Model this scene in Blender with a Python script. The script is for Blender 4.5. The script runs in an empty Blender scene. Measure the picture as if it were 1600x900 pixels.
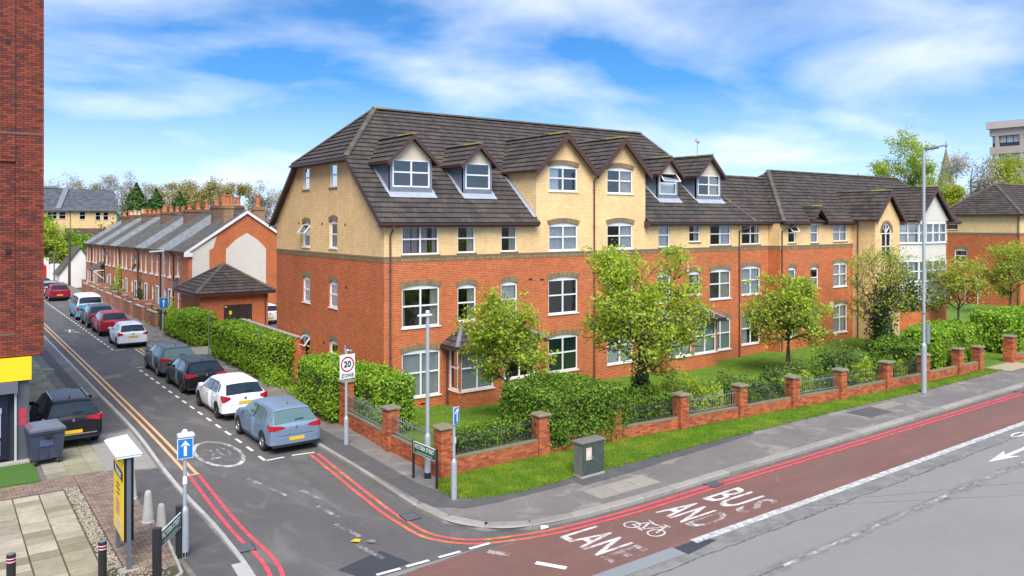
import bpy, bmesh, math, random
import numpy as np
from mathutils import Vector, Matrix

scene = bpy.context.scene
C = scene.collection
R = math.radians
PI = math.pi

# ---------------------------------------------------------------- camera
CAM = Vector((0.0, 0.0, 7.8))
cam_data = bpy.data.cameras.new('camera')
cam = bpy.data.objects.new('camera', cam_data)
C.objects.link(cam)
cam.location = CAM
cam.rotation_euler = (R(90), 0, R(53.66 - 90))
cam_data.sensor_width = 36.0
cam_data.lens = 36.0 * 1232 / 1600
cam_data.shift_y = -105.0 / 1600
cam_data.clip_start = 0.1
cam_data.clip_end = 4000
scene.camera = cam
VIEW = Vector((math.cos(R(53.66)), math.sin(R(53.66)), 0))

# ---------------------------------------------------------------- sky and sun
SUN_ELEV, SUN_AZ = 52.0, 241.0       # azimuth: direction the light comes from, degrees counter-clockwise from +X
world = bpy.data.worlds.new('World')
scene.world = world
world.use_nodes = True
wn = world.node_tree
for n in list(wn.nodes): wn.nodes.remove(n)
def WN(t, **kw):
    n = wn.nodes.new(t)
    for k, v in kw.items(): setattr(n, k, v)
    return n
def wl(a, b): wn.links.new(a, b)
w_out = WN('ShaderNodeOutputWorld'); w_bg = WN('ShaderNodeBackground')
sky = WN('ShaderNodeTexSky', sky_type='NISHITA', sun_disc=False)
sky.sun_elevation = R(SUN_ELEV); sky.sun_rotation = R(90 - SUN_AZ)
sky.air_density = 1.0; sky.dust_density = 0.4; sky.ozone_density = 2.5
hs = WN('ShaderNodeHueSaturation'); hs.inputs['Saturation'].default_value = 1.32; hs.inputs['Value'].default_value = 1.5
hs.inputs['Hue'].default_value = 0.500
wl(sky.outputs[0], hs.inputs['Color'])
tc = WN('ShaderNodeTexCoord'); sx = WN('ShaderNodeSeparateXYZ'); wl(tc.outputs['Generated'], sx.inputs[0])
skm = WN('ShaderNodeMapping'); skm.inputs['Scale'].default_value = (1, 1, 1.5); skm.inputs['Location'].default_value = (0, 0, 0.13); wl(tc.outputs['Generated'], skm.inputs[0]); wl(skm.outputs[0], sky.inputs['Vector'])
def wmath(op, a, b=None, clamp=False):
    n = WN('ShaderNodeMath', operation=op, use_clamp=clamp)
    for i, v in enumerate((a, b)):
        if v is None: continue
        if isinstance(v, (int, float)): n.inputs[i].default_value = v
        else: wl(v, n.inputs[i])
    return n.outputs[0]
zc = wmath('ADD', wmath('MAXIMUM', sx.outputs[2], 0.0), 0.22)
cu = wmath('DIVIDE', sx.outputs[0], zc); cv = wmath('DIVIDE', sx.outputs[1], zc)
cmb = WN('ShaderNodeCombineXYZ'); wl(cu, cmb.inputs[0]); wl(cv, cmb.inputs[1])
mp = WN('ShaderNodeMapping'); mp.inputs['Location'].default_value = (2.2, 4.85, 0.0); mp.inputs['Rotation'].default_value = (0, 0, R(36)); mp.inputs['Scale'].default_value = (0.9, 1.1, 1)
wl(cmb.outputs[0], mp.inputs[0])
nz = WN('ShaderNodeTexNoise'); nz.inputs['Scale'].default_value = 1.35; nz.inputs['Detail'].default_value = 8; nz.inputs['Roughness'].default_value = 0.5; nz.inputs['Distortion'].default_value = 0.25
wl(mp.outputs[0], nz.inputs['Vector'])
cr = WN('ShaderNodeValToRGB'); cr.color_ramp.elements[0].position = 0.40; cr.color_ramp.elements[1].position = 0.74
cr.color_ramp.elements[0].color = (0, 0, 0, 1); cr.color_ramp.elements[1].color = (1, 1, 1, 1)
wl(nz.outputs['Fac'], cr.inputs[0])
# low band of thin white cloud all round the horizon
hb = WN('ShaderNodeMapRange'); hb.inputs['From Min'].default_value = 0.0; hb.inputs['From Max'].default_value = 0.17
hb.inputs['To Min'].default_value = 0.6; hb.inputs['To Max'].default_value = 0.0; wl(sx.outputs[2], hb.inputs['Value'])
cf = wmath('MAXIMUM', wmath('MULTIPLY', cr.outputs[0], 0.92), hb.outputs[0], True)
mixc = WN('ShaderNodeMix', data_type='RGBA'); wl(cf, mixc.inputs['Factor']); wl(hs.outputs[0], mixc.inputs[6])
mixc.inputs[7].default_value = (6.6, 6.9, 7.3, 1)
wl(mixc.outputs[2], w_bg.inputs['Color']); w_bg.inputs['Strength'].default_value = 0.115
wl(w_bg.outputs[0], w_out.inputs[0])

sun_data = bpy.data.lights.new('sun', 'SUN'); sun_data.energy = 3.6; sun_data.angle = R(40); sun_data.color = (1.0, 0.95, 0.87)
sun = bpy.data.objects.new('sun', sun_data); C.objects.link(sun)
sd = Vector((math.cos(R(SUN_AZ)) * math.cos(R(SUN_ELEV)), math.sin(R(SUN_AZ)) * math.cos(R(SUN_ELEV)), math.sin(R(SUN_ELEV))))
sun.rotation_euler = sd.to_track_quat('Z', 'Y').to_euler(); sun.location = (0, 0, 60)

scene.render.engine = 'CYCLES'
scene.view_settings.view_transform = 'Standard'
scene.view_settings.look = 'None'
scene.view_settings.gamma = 1.0
scene.view_settings.use_curve_mapping = False
scene.view_settings.exposure = 0.66

# ---------------------------------------------------------------- helpers: objects
def link(o, parent=None):
    C.objects.link(o)
    if parent is not None: o.parent = parent
    return o
def thing(name, label, cat, loc=(0, 0, 0), rz=0.0, group=None):
    o = bpy.data.objects.new(name, None); C.objects.link(o)
    o.empty_display_size = 0.2
    o.location = loc; o.rotation_euler = (0, 0, rz)
    o['label'] = label; o['category'] = cat
    if group: o['group'] = group
    return o
def tag(o, label, cat, group=None):
    o['label'] = label; o['category'] = cat
    if group: o['group'] = group
    return o
def structure(o): o['kind'] = 'structure'; return o
def stuff(o): o['kind'] = 'stuff'; return o
def copy_tree(o, parent=None, loc=None, rz=None, label=None):
    c = o.copy(); C.objects.link(c)
    if parent is not None:
        c.parent = parent
    for ch in o.children: copy_tree(ch, c)
    if loc is not None: c.location = loc
    if rz is not None: c.rotation_euler = (0, 0, rz)
    if label: c['label'] = label
    return c

def fast_mesh(name, verts, faces, nper):
    """numpy arrays: verts (N,3), faces (M,nper)"""
    me = bpy.data.meshes.new(name)
    verts = np.ascontiguousarray(verts, dtype=np.float32); faces = np.ascontiguousarray(faces, dtype=np.int32)
    me.vertices.add(len(verts)); me.vertices.foreach_set('co', verts.ravel())
    me.loops.add(faces.size); me.loops.foreach_set('vertex_index', faces.ravel())
    me.polygons.add(len(faces))
    me.polygons.foreach_set('loop_start', np.arange(0, faces.size, nper, dtype=np.int32))
    me.polygons.foreach_set('loop_total', np.full(len(faces), nper, dtype=np.int32))
    me.update(calc_edges=True); me.validate()
    return me

class MB:
    """collects shapes into ONE mesh"""
    def __init__(s): s.v = []; s.f = []; s.m = []
    def add(s, vs, fs, mi=0):
        b = len(s.v); s.v.extend([tuple(p) for p in vs])
        for f in fs: s.f.append(tuple(i + b for i in f)); s.m.append(mi)
        return s
    def box(s, x0, y0, z0, x1, y1, z1, mi=0):
        v = [(x0,y0,z0),(x1,y0,z0),(x1,y1,z0),(x0,y1,z0),(x0,y0,z1),(x1,y0,z1),(x1,y1,z1),(x0,y1,z1)]
        return s.add(v, [(0,3,2,1),(4,5,6,7),(0,1,5,4),(1,2,6,5),(2,3,7,6),(3,0,4,7)], mi)
    def obox(s, mat, sx, sy, sz, mi=0):
        v = [mat @ Vector((a*sx/2, b*sy/2, c*sz/2)) for c in (-1,1) for a,b in ((-1,-1),(1,-1),(1,1),(-1,1))]
        return s.add(v, [(0,3,2,1),(4,5,6,7),(0,1,5,4),(1,2,6,5),(2,3,7,6),(3,0,4,7)], mi)
    def cbox(s, x0, y0, z0, x1, y1, z1, c, mi=0):
        """box with its top edges chamfered"""
        v = [(x0,y0,z0),(x1,y0,z0),(x1,y1,z0),(x0,y1,z0),(x0,y0,z1-c),(x1,y0,z1-c),(x1,y1,z1-c),(x0,y1,z1-c),
             (x0+c,y0+c,z1),(x1-c,y0+c,z1),(x1-c,y1-c,z1),(x0+c,y1-c,z1)]
        return s.add(v, [(0,3,2,1),(0,1,5,4),(1,2,6,5),(2,3,7,6),(3,0,4,7),(4,5,9,8),(5,6,10,9),(6,7,11,10),(7,4,8,11),(8,9,10,11)], mi)
    def bar(s, p0, p1, w, h, mi=0):
        p0 = Vector(p0); p1 = Vector(p1); d = p1 - p0
        q = d.to_track_quat('X', 'Z').to_matrix().to_4x4(); q.translation = (p0 + p1) / 2
        return s.obox(q, d.length, w, h, mi)
    def tube(s, p0, p1, r0, r1=None, n=10, mi=0, caps=True):
        r1 = r0 if r1 is None else r1
        p0 = Vector(p0); p1 = Vector(p1); d = (p1 - p0)
        q = d.to_track_quat('Z', 'Y').to_matrix()
        vs = []
        for p, r in ((p0, r0), (p1, r1)):
            for i in range(n):
                a = 2*PI*i/n; vs.append(p + q @ Vector((r*math.cos(a), r*math.sin(a), 0)))
        fs = [(i, (i+1) % n, n+(i+1) % n, n+i) for i in range(n)]
        if caps: fs += [tuple(range(n-1, -1, -1)), tuple(range(n, 2*n))]
        return s.add(vs, fs, mi)
    def path(s, pts, r, n=8, mi=0):
        pts = [Vector(p) for p in pts]
        rs = r if isinstance(r, (list, tuple)) else [r]*len(pts)
        vs = []
        for k, p in enumerate(pts):
            d = (pts[min(k+1, len(pts)-1)] - pts[max(k-1, 0)]).normalized()
            q = d.to_track_quat('Z', 'Y').to_matrix()
            for i in range(n):
                a = 2*PI*i/n; vs.append(p + q @ Vector((rs[k]*math.cos(a), rs[k]*math.sin(a), 0)))
        fs = [(k*n+i, k*n+(i+1) % n, (k+1)*n+(i+1) % n, (k+1)*n+i) for k in range(len(pts)-1) for i in range(n)]
        fs += [tuple(range(n-1, -1, -1)), tuple(range((len(pts)-1)*n, len(pts)*n))]
        return s.add(vs, fs, mi)
    def lathe(s, prof, n=24, M=None, mi=0):
        """prof: (r, z) pairs round local z"""
        M = M or Matrix()
        vs = [M @ Vector((r*math.cos(2*PI*i/n), r*math.sin(2*PI*i/n), z)) for r, z in prof for i in range(n)]
        fs = [(k*n+i, k*n+(i+1) % n, (k+1)*n+(i+1) % n, (k+1)*n+i) for k in range(len(prof)-1) for i in range(n)]
        return s.add(vs, fs, mi)
    def prism(s, pts, off, mi=0):
        """pts: 3-D polygon, extruded by vector off"""
        n = len(pts); off = Vector(off)
        vs = [Vector(p) for p in pts] + [Vector(p) + off for p in pts]
        fs = [tuple(range(n-1, -1, -1)), tuple(range(n, 2*n))] + [(i, (i+1) % n, n+(i+1) % n, n+i) for i in range(n)]
        return s.add(vs, fs, mi)
    def poly(s, pts, mi=0): return s.add(pts, [tuple(range(len(pts)))], mi)
    def build(s, name, mats, parent=None, smooth=False, fixn=True):
        me = bpy.data.meshes.new(name)
        me.from_pydata(s.v, [], s.f)
        if not isinstance(mats, (list, tuple)): mats = [mats]
        for m in mats: me.materials.append(m)
        if len(mats) > 1: me.polygons.foreach_set('material_index', s.m)
        if fixn:
            bm = bmesh.new(); bm.from_mesh(me); bmesh.ops.recalc_face_normals(bm, faces=bm.faces); bm.to_mesh(me); bm.free()
        if smooth: me.polygons.foreach_set('use_smooth', [True]*len(me.polygons))
        me.update()
        return link(bpy.data.objects.new(name, me), parent)

def clip_poly(poly, planes):
    """2-D convex clip: keep a*u+b*v<=c for every (a,b,c)"""
    for a, b, c in planes:
        out = []
        for i in range(len(poly)):
            p, q = poly[i], poly[(i+1) % len(poly)]
            dp = a*p[0]+b*p[1]-c; dq = a*q[0]+b*q[1]-c
            if dp <= 0: out.append(p)
            if (dp < 0 < dq) or (dq < 0 < dp):
                t = dp/(dp-dq); out.append((p[0]+t*(q[0]-p[0]), p[1]+t*(q[1]-p[1])))
        poly = out
        if len(poly) < 3: return []
    return poly
def hp(p, q, inside):
    """half plane through p,q that keeps the point inside"""
    a, b = q[1]-p[1], p[0]-q[0]; c = a*p[0]+b*p[1]
    if a*inside[0]+b*inside[1] > c: a, b, c = -a, -b, -c
    return (a, b, c)

_unit = {}
def piece_mesh(sx, sy, sz, mat, ch=0.0):
    k = (round(sx, 3), round(sy, 3), round(sz, 3), mat.name)
    if k not in _unit:
        mb = MB()
        if ch: mb.cbox(-sx/2, -sy/2, -sz/2, sx/2, sy/2, sz/2, ch)
        else: mb.box(-sx/2, -sy/2, -sz/2, sx/2, sy/2, sz/2)
        me = bpy.data.meshes.new('piece'); me.from_pydata(mb.v, [], mb.f); me.materials.append(mat); _unit[k] = me
    return _unit[k]
def pieces(name, rest_name, lst, mat, parent, limit=300, ch=0.0):
    """lst of (x,y,z,sx,sy,sz,rz): the nearest become objects of their own, the rest one joined part"""
    key = lambda p: (Vector(p[:3]) - CAM).length
    lst = sorted(lst, key=key)
    for p in lst[:limit]:
        o = bpy.data.objects.new(name, piece_mesh(p[3], p[4], p[5], mat, ch)); link(o, parent)
        o.location = p[:3]; o.rotation_euler = (0, 0, p[6])
    if len(lst) > limit:
        mb = MB()
        for p in lst[limit:]:
            m = Matrix.Translation(p[:3]) @ Matrix.Rotation(p[6], 4, 'Z')
            if ch:
                t = MB().cbox(-p[3]/2, -p[4]/2, -p[5]/2, p[3]/2, p[4]/2, p[5]/2, ch)
                mb.add([m @ Vector(v) for v in t.v], t.f)
            else: mb.obox(m, p[3], p[4], p[5])
        stuff(mb.build(rest_name, mat, parent, fixn=False))

def text_obj(name, body, size, mat, M, parent=None, extrude=0.002, align='CENTER', bold=0.0, sxy=(1, 1), space=1.0):
    cu = bpy.data.curves.new('tmp_text', 'FONT'); cu.body = body; cu.size = size; cu.align_x = align; cu.align_y = 'CENTER'
    cu.extrude = extrude; cu.offset = bold; cu.resolution_u = 3; cu.space_character = space
    o = bpy.data.objects.new('tmp_text', cu); C.objects.link(o)
    dg = bpy.context.evaluated_depsgraph_get()
    me = bpy.data.meshes.new_from_object(o.evaluated_get(dg)); me.name = name
    C.objects.unlink(o); bpy.data.objects.remove(o)
    S = Matrix.Diagonal((sxy[0], sxy[1], 1, 1))
    me.transform(M @ S)
    me.materials.clear(); me.materials.append(mat)
    return link(bpy.data.objects.new(name, me), parent)

# ---------------------------------------------------------------- helpers: materials
class NT:
    def __init__(s, name):
        s.mat = bpy.data.materials.new(name); s.mat.use_nodes = True; s.t = s.mat.node_tree
        s.b = s.t.nodes['Principled BSDF']; s.out = s.t.nodes['Material Output']
    def n(s, t, **kw):
        x = s.t.nodes.new(t)
        for k, v in kw.items(): setattr(x, k, v)
        return x
    def l(s, a, b): s.t.links.new(a, b)
    def put(s, sock, v):
        if v is None: return
        if hasattr(v, 'is_linked') or isinstance(v, bpy.types.NodeSocket): s.l(v, sock)
        else: sock.default_value = v
    def math(s, op, a, b=None, c=None, clamp=False):
        x = s.n('ShaderNodeMath', operation=op, use_clamp=clamp)
        for i, v in enumerate((a, b, c)): s.put(x.inputs[i], v)
        return x.outputs[0]
    def pos(s): return s.n('ShaderNodeNewGeometry').outputs['Position']
    def objc(s): return s.n('ShaderNodeTexCoord').outputs['Object']
    def noise(s, vec, scale, detail=4, rough=0.55, dist=0.0):
        x = s.n('ShaderNodeTexNoise'); s.l(vec, x.inputs['Vector'])
        x.inputs['Scale'].default_value = scale; x.inputs['Detail'].default_value = detail; x.inputs['Roughness'].default_value = rough; x.inputs['Distortion'].default_value = dist
        return x.outputs['Fac']
    def ramp(s, v, stops):
        x = s.n('ShaderNodeValToRGB'); e = x.color_ramp.elements
        while len(e) < len(stops): e.new(0.5)
        for k, (p, c) in enumerate(stops):
            e[k].position = p; e[k].color = (c[0], c[1], c[2], 1) if not isinstance(c, (int, float)) else (c, c, c, 1)
        s.l(v, x.inputs[0]); return x.outputs[0]
    def mix(s, f, a, b, blend='MIX'):
        x = s.n('ShaderNodeMix', data_type='RGBA', blend_type=blend)
        s.put(x.inputs['Factor'], f)
        for i, v in ((6, a), (7, b)):
            if isinstance(v, tuple) and len(v) == 3: v = (*v, 1)
            s.put(x.inputs[i], v)
        return x.outputs[2]
    def hsv(s, col, h=None, sat=None, val=None):
        x = s.n('ShaderNodeHueSaturation')
        s.put(x.inputs['Color'], col if not isinstance(col, tuple) else (*col[:3], 1))
        for k, v in (('Hue', h), ('Saturation', sat), ('Value', val)):
            if v is not None: s.put(x.inputs[k], v)
        return x.outputs[0]
    def bump(s, h, strength, dist=0.02):
        x = s.n('ShaderNodeBump'); x.inputs['Strength'].default_value = strength; x.inputs['Distance'].default_value = dist
        s.l(h, x.inputs['Height']); s.l(x.outputs[0], s.b.inputs['Normal']); return x
    def rand(s):
        """random per object and per loose piece"""
        a = s.n('ShaderNodeObjectInfo').outputs['Random']; b = s.n('ShaderNodeNewGeometry').outputs['Random Per Island']
        return s.math('FRACT', s.math('ADD', a, b))
    def base(s, v, rough=0.7, spec=0.4, metal=0.0):
        if isinstance(v, tuple): v = (*v[:3], 1)
        s.put(s.b.inputs['Base Color'], v); s.put(s.b.inputs['Roughness'], rough)
        s.b.inputs['Specular IOR Level'].default_value = spec; s.b.inputs['Metallic'].default_value = metal
        return s.mat

_mats = {}
def plain(name, col, rough=0.6, var=0.15, scale=3.0, metal=0.0, spec=0.4, bump=0.0, coat=0.0, piece=0.0):
    if name in _mats: return _mats[name]
    t = NT(name)
    f = t.noise(t.pos(), scale, 6, 0.6)
    v = t.math('MULTIPLY_ADD', f, 2*var, 1.0-var)
    if piece: v = t.math('MULTIPLY', v, t.math('MULTIPLY_ADD', t.rand(), 2*piece, 1-piece))
    t.base(t.hsv(col, val=v), rough, spec, metal)
    if bump: t.bump(t.noise(t.pos(), scale*12, 4), bump, 0.01)
    if coat: t.b.inputs['Coat Weight'].default_value = coat; t.b.inputs['Coat Roughness'].default_value = 0.05
    _mats[name] = t.mat
    return t.mat
# ---------------------------------------------------------------- materials
def brick_mat(name, c1, c2, mortar, bw=0.225, bh=0.075, grime=0.25, msize=0.009, dirt=(0.25, 0.22, 0.18)):
    t = NT(name)
    g = t.n('ShaderNodeNewGeometry'); sp = t.n('ShaderNodeSeparateXYZ'); t.l(g.outputs['Position'], sp.inputs[0])
    sn = t.n('ShaderNodeSeparateXYZ'); t.l(g.outputs['True Normal'], sn.inputs[0])
    side = t.math('GREATER_THAN', t.math('ABSOLUTE', sn.outputs[0]), 0.6)
    u = t.math('ADD', t.math('MULTIPLY', sp.outputs[0], t.math('SUBTRACT', 1.0, side)), t.math('MULTIPLY', sp.outputs[1], side))
    cb = t.n('ShaderNodeCombineXYZ'); t.l(u, cb.inputs[0]); t.l(sp.outputs[2], cb.inputs[1])
    br = t.n('ShaderNodeTexBrick'); t.l(cb.outputs[0], br.inputs['Vector'])
    br.inputs['Scale'].default_value = 1.0; br.inputs['Brick Width'].default_value = bw; br.inputs['Row Height'].default_value = bh
    br.inputs['Mortar Size'].default_value = msize; br.inputs['Mortar Smooth'].default_value = 0.15; br.inputs['Bias'].default_value = -0.1
    br.inputs['Color1'].default_value = (*c1, 1); br.inputs['Color2'].default_value = (*c2, 1); br.inputs['Mortar'].default_value = (*mortar, 1)
    f = t.noise(g.outputs['Position'], 0.45, 6, 0.6)
    f2 = t.noise(g.outputs['Position'], 2.6, 5, 0.65)
    col = t.hsv(br.outputs['Color'], val=t.math('ADD', t.math('MULTIPLY', f, 0.5), t.math('MULTIPLY_ADD', f2, 0.44, 0.55)))
    stx = t.n('ShaderNodeMapping'); t.l(g.outputs['Position'], stx.inputs[0]); stx.inputs['Scale'].default_value = (2.2, 2.2, 0.22)
    st = t.ramp(t.noise(stx.outputs[0], 1.4, 6, 0.7), [(0.55, 0.0), (0.8, 1.0)])
    col = t.mix(t.math('MULTIPLY', st, grime), col, dirt)
    bl = t.ramp(t.noise(g.outputs['Position'], 0.8, 7, 0.72, 0.6), [(0.58, 0.0), (0.78, 1.0)])
    col = t.mix(t.math('MULTIPLY', bl, 0.3), col, tuple(min(1, c*1.15+0.12) for c in c1))
    t.base(col, 0.85, 0.25)
    t.bump(t.math('SUBTRACT', 1.0, br.outputs['Fac']), 0.55, 0.012)
    return t.mat
M_RED = brick_mat('red_brick', (0.56, 0.112, 0.025), (0.40, 0.064, 0.017), (0.54, 0.29, 0.15), msize=0.010)
M_CREAM = brick_mat('cream_brick', (0.90, 0.615, 0.295), (0.81, 0.53, 0.235), (0.70, 0.47, 0.25), grime=0.12, msize=0.011, dirt=(0.4, 0.28, 0.13))
M_TERR = brick_mat('terrace_brick', (0.52, 0.15, 0.045), (0.38, 0.10, 0.035), (0.48, 0.31, 0.19), grime=0.3)
M_TOWERW = brick_mat('tower_wall_brick', (0.27, 0.062, 0.032), (0.10, 0.032, 0.028), (0.16, 0.09, 0.075), grime=0.2)
M_MORT = plain('mortar', (0.34, 0.24, 0.18), 0.95, 0.25, 6)
M_MORTD = plain('mortar_dark', (0.16, 0.09, 0.075), 0.95, 0.25, 6)

def piece_mat(name, c1, c2, var=0.25, rough=0.85, moss=None, mossamt=0.5, scale=5.0, mossmin=0.52):
    t = NT(name); r = t.rand()
    col = t.mix(r, c1, c2)
    v = t.math('MULTIPLY_ADD', t.noise(t.pos(), scale, 6, 0.65), 2*var, 1-var)
    col = t.hsv(col, val=v)
    if moss:
        m = t.ramp(t.noise(t.pos(), 0.9, 7, 0.7), [(mossmin, 0.0), (mossmin+0.2, 1.0)])
        m2 = t.ramp(t.noise(t.pos(), 14, 3, 0.6), [(0.4, 0.2), (0.6, 1.0)])
        col = t.mix(t.math('MULTIPLY', t.math('MULTIPLY', m, m2), mossamt), col, moss)
    t.base(col, rough, 0.3)
    t.bump(t.noise(t.pos(), 40, 4), 0.25, 0.01)
    return t.mat
M_BRICKP = piece_mat('garden_wall_brick', (0.56, 0.155, 0.055), (0.27, 0.062, 0.03), moss=(0.20, 0.17, 0.04), mossamt=0.7, mossmin=0.50)
M_TOWERP = piece_mat('tower_brick', (0.27, 0.062, 0.032), (0.10, 0.032, 0.028), rough=0.8)
M_ARCH = piece_mat('soldier_brick', (0.30, 0.21, 0.11), (0.20, 0.145, 0.085))
M_TILE = piece_mat('roof_tile', (0.080, 0.064, 0.058), (0.050, 0.043, 0.042), moss=(0.17, 0.15, 0.09), mossamt=0.6, mossmin=0.5, scale=9)
M_TILEW = piece_mat('roof_tile_brown', (0.085, 0.064, 0.056), (0.045, 0.036, 0.034), moss=(0.16, 0.14, 0.07), mossamt=0.5, mossmin=0.5, scale=9)
M_RIDGE = piece_mat('ridge_tile', (0.12, 0.105, 0.085), (0.075, 0.067, 0.056), moss=(0.24, 0.21, 0.05), mossamt=0.6, mossmin=0.5, scale=6)
M_MOSSR = piece_mat('mossy_ridge_tile', (0.20, 0.18, 0.06), (0.13, 0.115, 0.06), moss=(0.38, 0.33, 0.03), mossamt=0.85, mossmin=0.42, scale=6)
M_SLATE1 = piece_mat('slate_grey', (0.26, 0.27, 0.27), (0.16, 0.165, 0.17), moss=(0.22, 0.22, 0.12), mossamt=0.6)
M_SLATE2 = piece_mat('slate_brown', (0.12, 0.105, 0.09), (0.075, 0.068, 0.062), moss=(0.2, 0.19, 0.07), mossamt=0.7)
M_SLATE3 = piece_mat('slate_blue', (0.105, 0.11, 0.125), (0.06, 0.065, 0.078), moss=(0.2, 0.19, 0.07), mossamt=0.2)
M_UNDER = plain('roof_underlay', (0.03, 0.027, 0.026), 0.9)
M_UPVC = plain('white_upvc', (0.80, 0.80, 0.79), 0.35, 0.03, 2)
M_FASC = plain('brown_fascia', (0.085, 0.040, 0.033), 0.5, 0.2, 4)
M_GUT = plain('gutter_brown', (0.075, 0.03, 0.028), 0.4, 0.2, 4)
M_PIPE = plain('downpipe_brown', (0.115, 0.058, 0.05), 0.45, 0.2, 3)
M_LEAD = plain('lead_sheet', (0.17, 0.19, 0.23), 0.55, 0.45, 2.2, bump=0.1)
M_LEADL = plain('lead_flashing', (0.33, 0.36, 0.41), 0.5, 0.3, 3)
M_RENDER = plain('cream_render', (0.64, 0.60, 0.52), 0.9, 0.08, 1.5, bump=0.05)
M_RENDG = plain('gable_render', (0.66, 0.56, 0.42), 0.9, 0.06, 1.5)
M_WHITE = plain('white_paint', (0.78, 0.78, 0.76), 0.55, 0.06, 2)
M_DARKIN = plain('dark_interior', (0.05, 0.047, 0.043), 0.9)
M_CONC = plain('concrete', (0.36, 0.34, 0.30), 0.9, 0.28, 5, bump=0.15)
M_COPE = plain('mossy_coping', (0.20, 0.175, 0.11), 0.95, 0.45, 6, bump=0.3)
M_GALV = plain('galvanised_steel', (0.42, 0.46, 0.48), 0.45, 0.14, 3, metal=0.35)
M_GALVD = plain('weathered_steel', (0.20, 0.22, 0.235), 0.5, 0.15, 3, metal=0.3)
M_BLACKM = plain('black_metal', (0.022, 0.022, 0.025), 0.4, 0.3, 4)
M_RAIL = plain('grey_railing', (0.045, 0.047, 0.05), 0.45, 0.3, 6)
M_RAILW = plain('pale_railing', (0.19, 0.195, 0.2), 0.5, 0.3, 6)
M_RUBBER = plain('rubber', (0.018, 0.018, 0.019), 0.8)
M_CURT_W = plain('net_curtain', (0.80, 0.83, 0.84), 0.9, 0.12, 5)
M_CURT_T = plain('pale_teal_blind', (0.60, 0.72, 0.71), 0.9, 0.12, 3)
M_CURT_P = plain('mauve_curtain', (0.50, 0.43, 0.46), 0.9, 0.2, 5)
M_CURT_C = plain('cream_curtain', (0.68, 0.63, 0.52), 0.9, 0.15, 4)
M_CURT_G = plain('dark_green_blind', (0.03, 0.09, 0.085), 0.8, 0.1, 3)
M_CURT_B = plain('navy_blind', (0.02, 0.03, 0.10), 0.8, 0.1, 3)
M_CURT_D = plain('ochre_board', (0.42, 0.27, 0.10), 0.8, 0.1, 3)

def glass_mat(name, tint=(0.94, 0.96, 0.96), refl=0.12):
    t = NT(name)
    for x in (t.b,): t.t.nodes.remove(x)
    tr = t.n('ShaderNodeBsdfTransparent'); tr.inputs[0].default_value = (*tint, 1)
    gl = t.n('ShaderNodeBsdfGlossy'); gl.inputs['Roughness'].default_value = 0.02
    lw = t.n('ShaderNodeLayerWeight'); lw.inputs['Blend'].default_value = 0.35
    f = t.math('MULTIPLY_ADD', lw.outputs['Fresnel'], 0.75, refl, clamp=True)
    mx = t.n('ShaderNodeMixShader'); t.l(f, mx.inputs[0]); t.l(tr.outputs[0], mx.inputs[1]); t.l(gl.outputs[0], mx.inputs[2])
    t.l(mx.outputs[0], t.out.inputs[0]); return t.mat
M_GLASS = glass_mat('window_glass')

def tarmac(name, col, var=0.25, patch=0.35, pcol=None, grain=0.35, rough=0.85, stretch=(1, 1, 1)):
    t = NT(name); p = t.pos()
    mp = t.n('ShaderNodeMapping'); t.l(p, mp.inputs[0]); mp.inputs['Scale'].default_value = stretch
    f = t.noise(mp.outputs[0], 0.55, 7, 0.62, 0.4); f2 = t.noise(p, 3.2, 6, 0.7); f3 = t.math('ADD', t.math('MULTIPLY', t.noise(p, 46, 2, 0.6), 0.5), t.math('MULTIPLY', t.noise(p, 17, 3, 0.7), 0.5))
    v = t.math('ADD', t.math('MULTIPLY', f, 2*var), t.math('ADD', t.math('MULTIPLY', f2, var), t.math('MULTIPLY_ADD', f3, 2*grain, 1-1.5*var-grain)))
    c = t.hsv(col, val=v)
    if pcol:
        m = t.ramp(t.noise(mp.outputs[0], 0.9, 6, 0.6, 0.8), [(0.52, 0.0), (0.66, 1.0)])
        c = t.mix(t.math('MULTIPLY', m, patch), c, pcol)
    t.base(c, rough, 0.35); t.bump(f3, 0.25, 0.01)
    return t.mat
M_STREET = tarmac('street_tarmac', (0.108, 0.100, 0.095), 0.34, 0.6, (0.18, 0.165, 0.155), grain=0.55, stretch=(1.2, 0.4, 1))
M_FOOT = tarmac('footway_tarmac', (0.165, 0.148, 0.136), 0.34, 0.75, (0.29, 0.258, 0.225), grain=0.5)
M_FOOTD = tarmac('dark_footway_tarmac', (0.088, 0.084, 0.083), 0.3, 0.5, (0.135, 0.125, 0.115), grain=0.5)
M_PATCH = tarmac('fresh_tarmac', (0.045, 0.048, 0.055), 0.15)
M_LANE = tarmac('red_bus_lane', (0.175, 0.088, 0.070), 0.34, 0.65, (0.135, 0.095, 0.082), stretch=(0.35, 1.3, 1))

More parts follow.
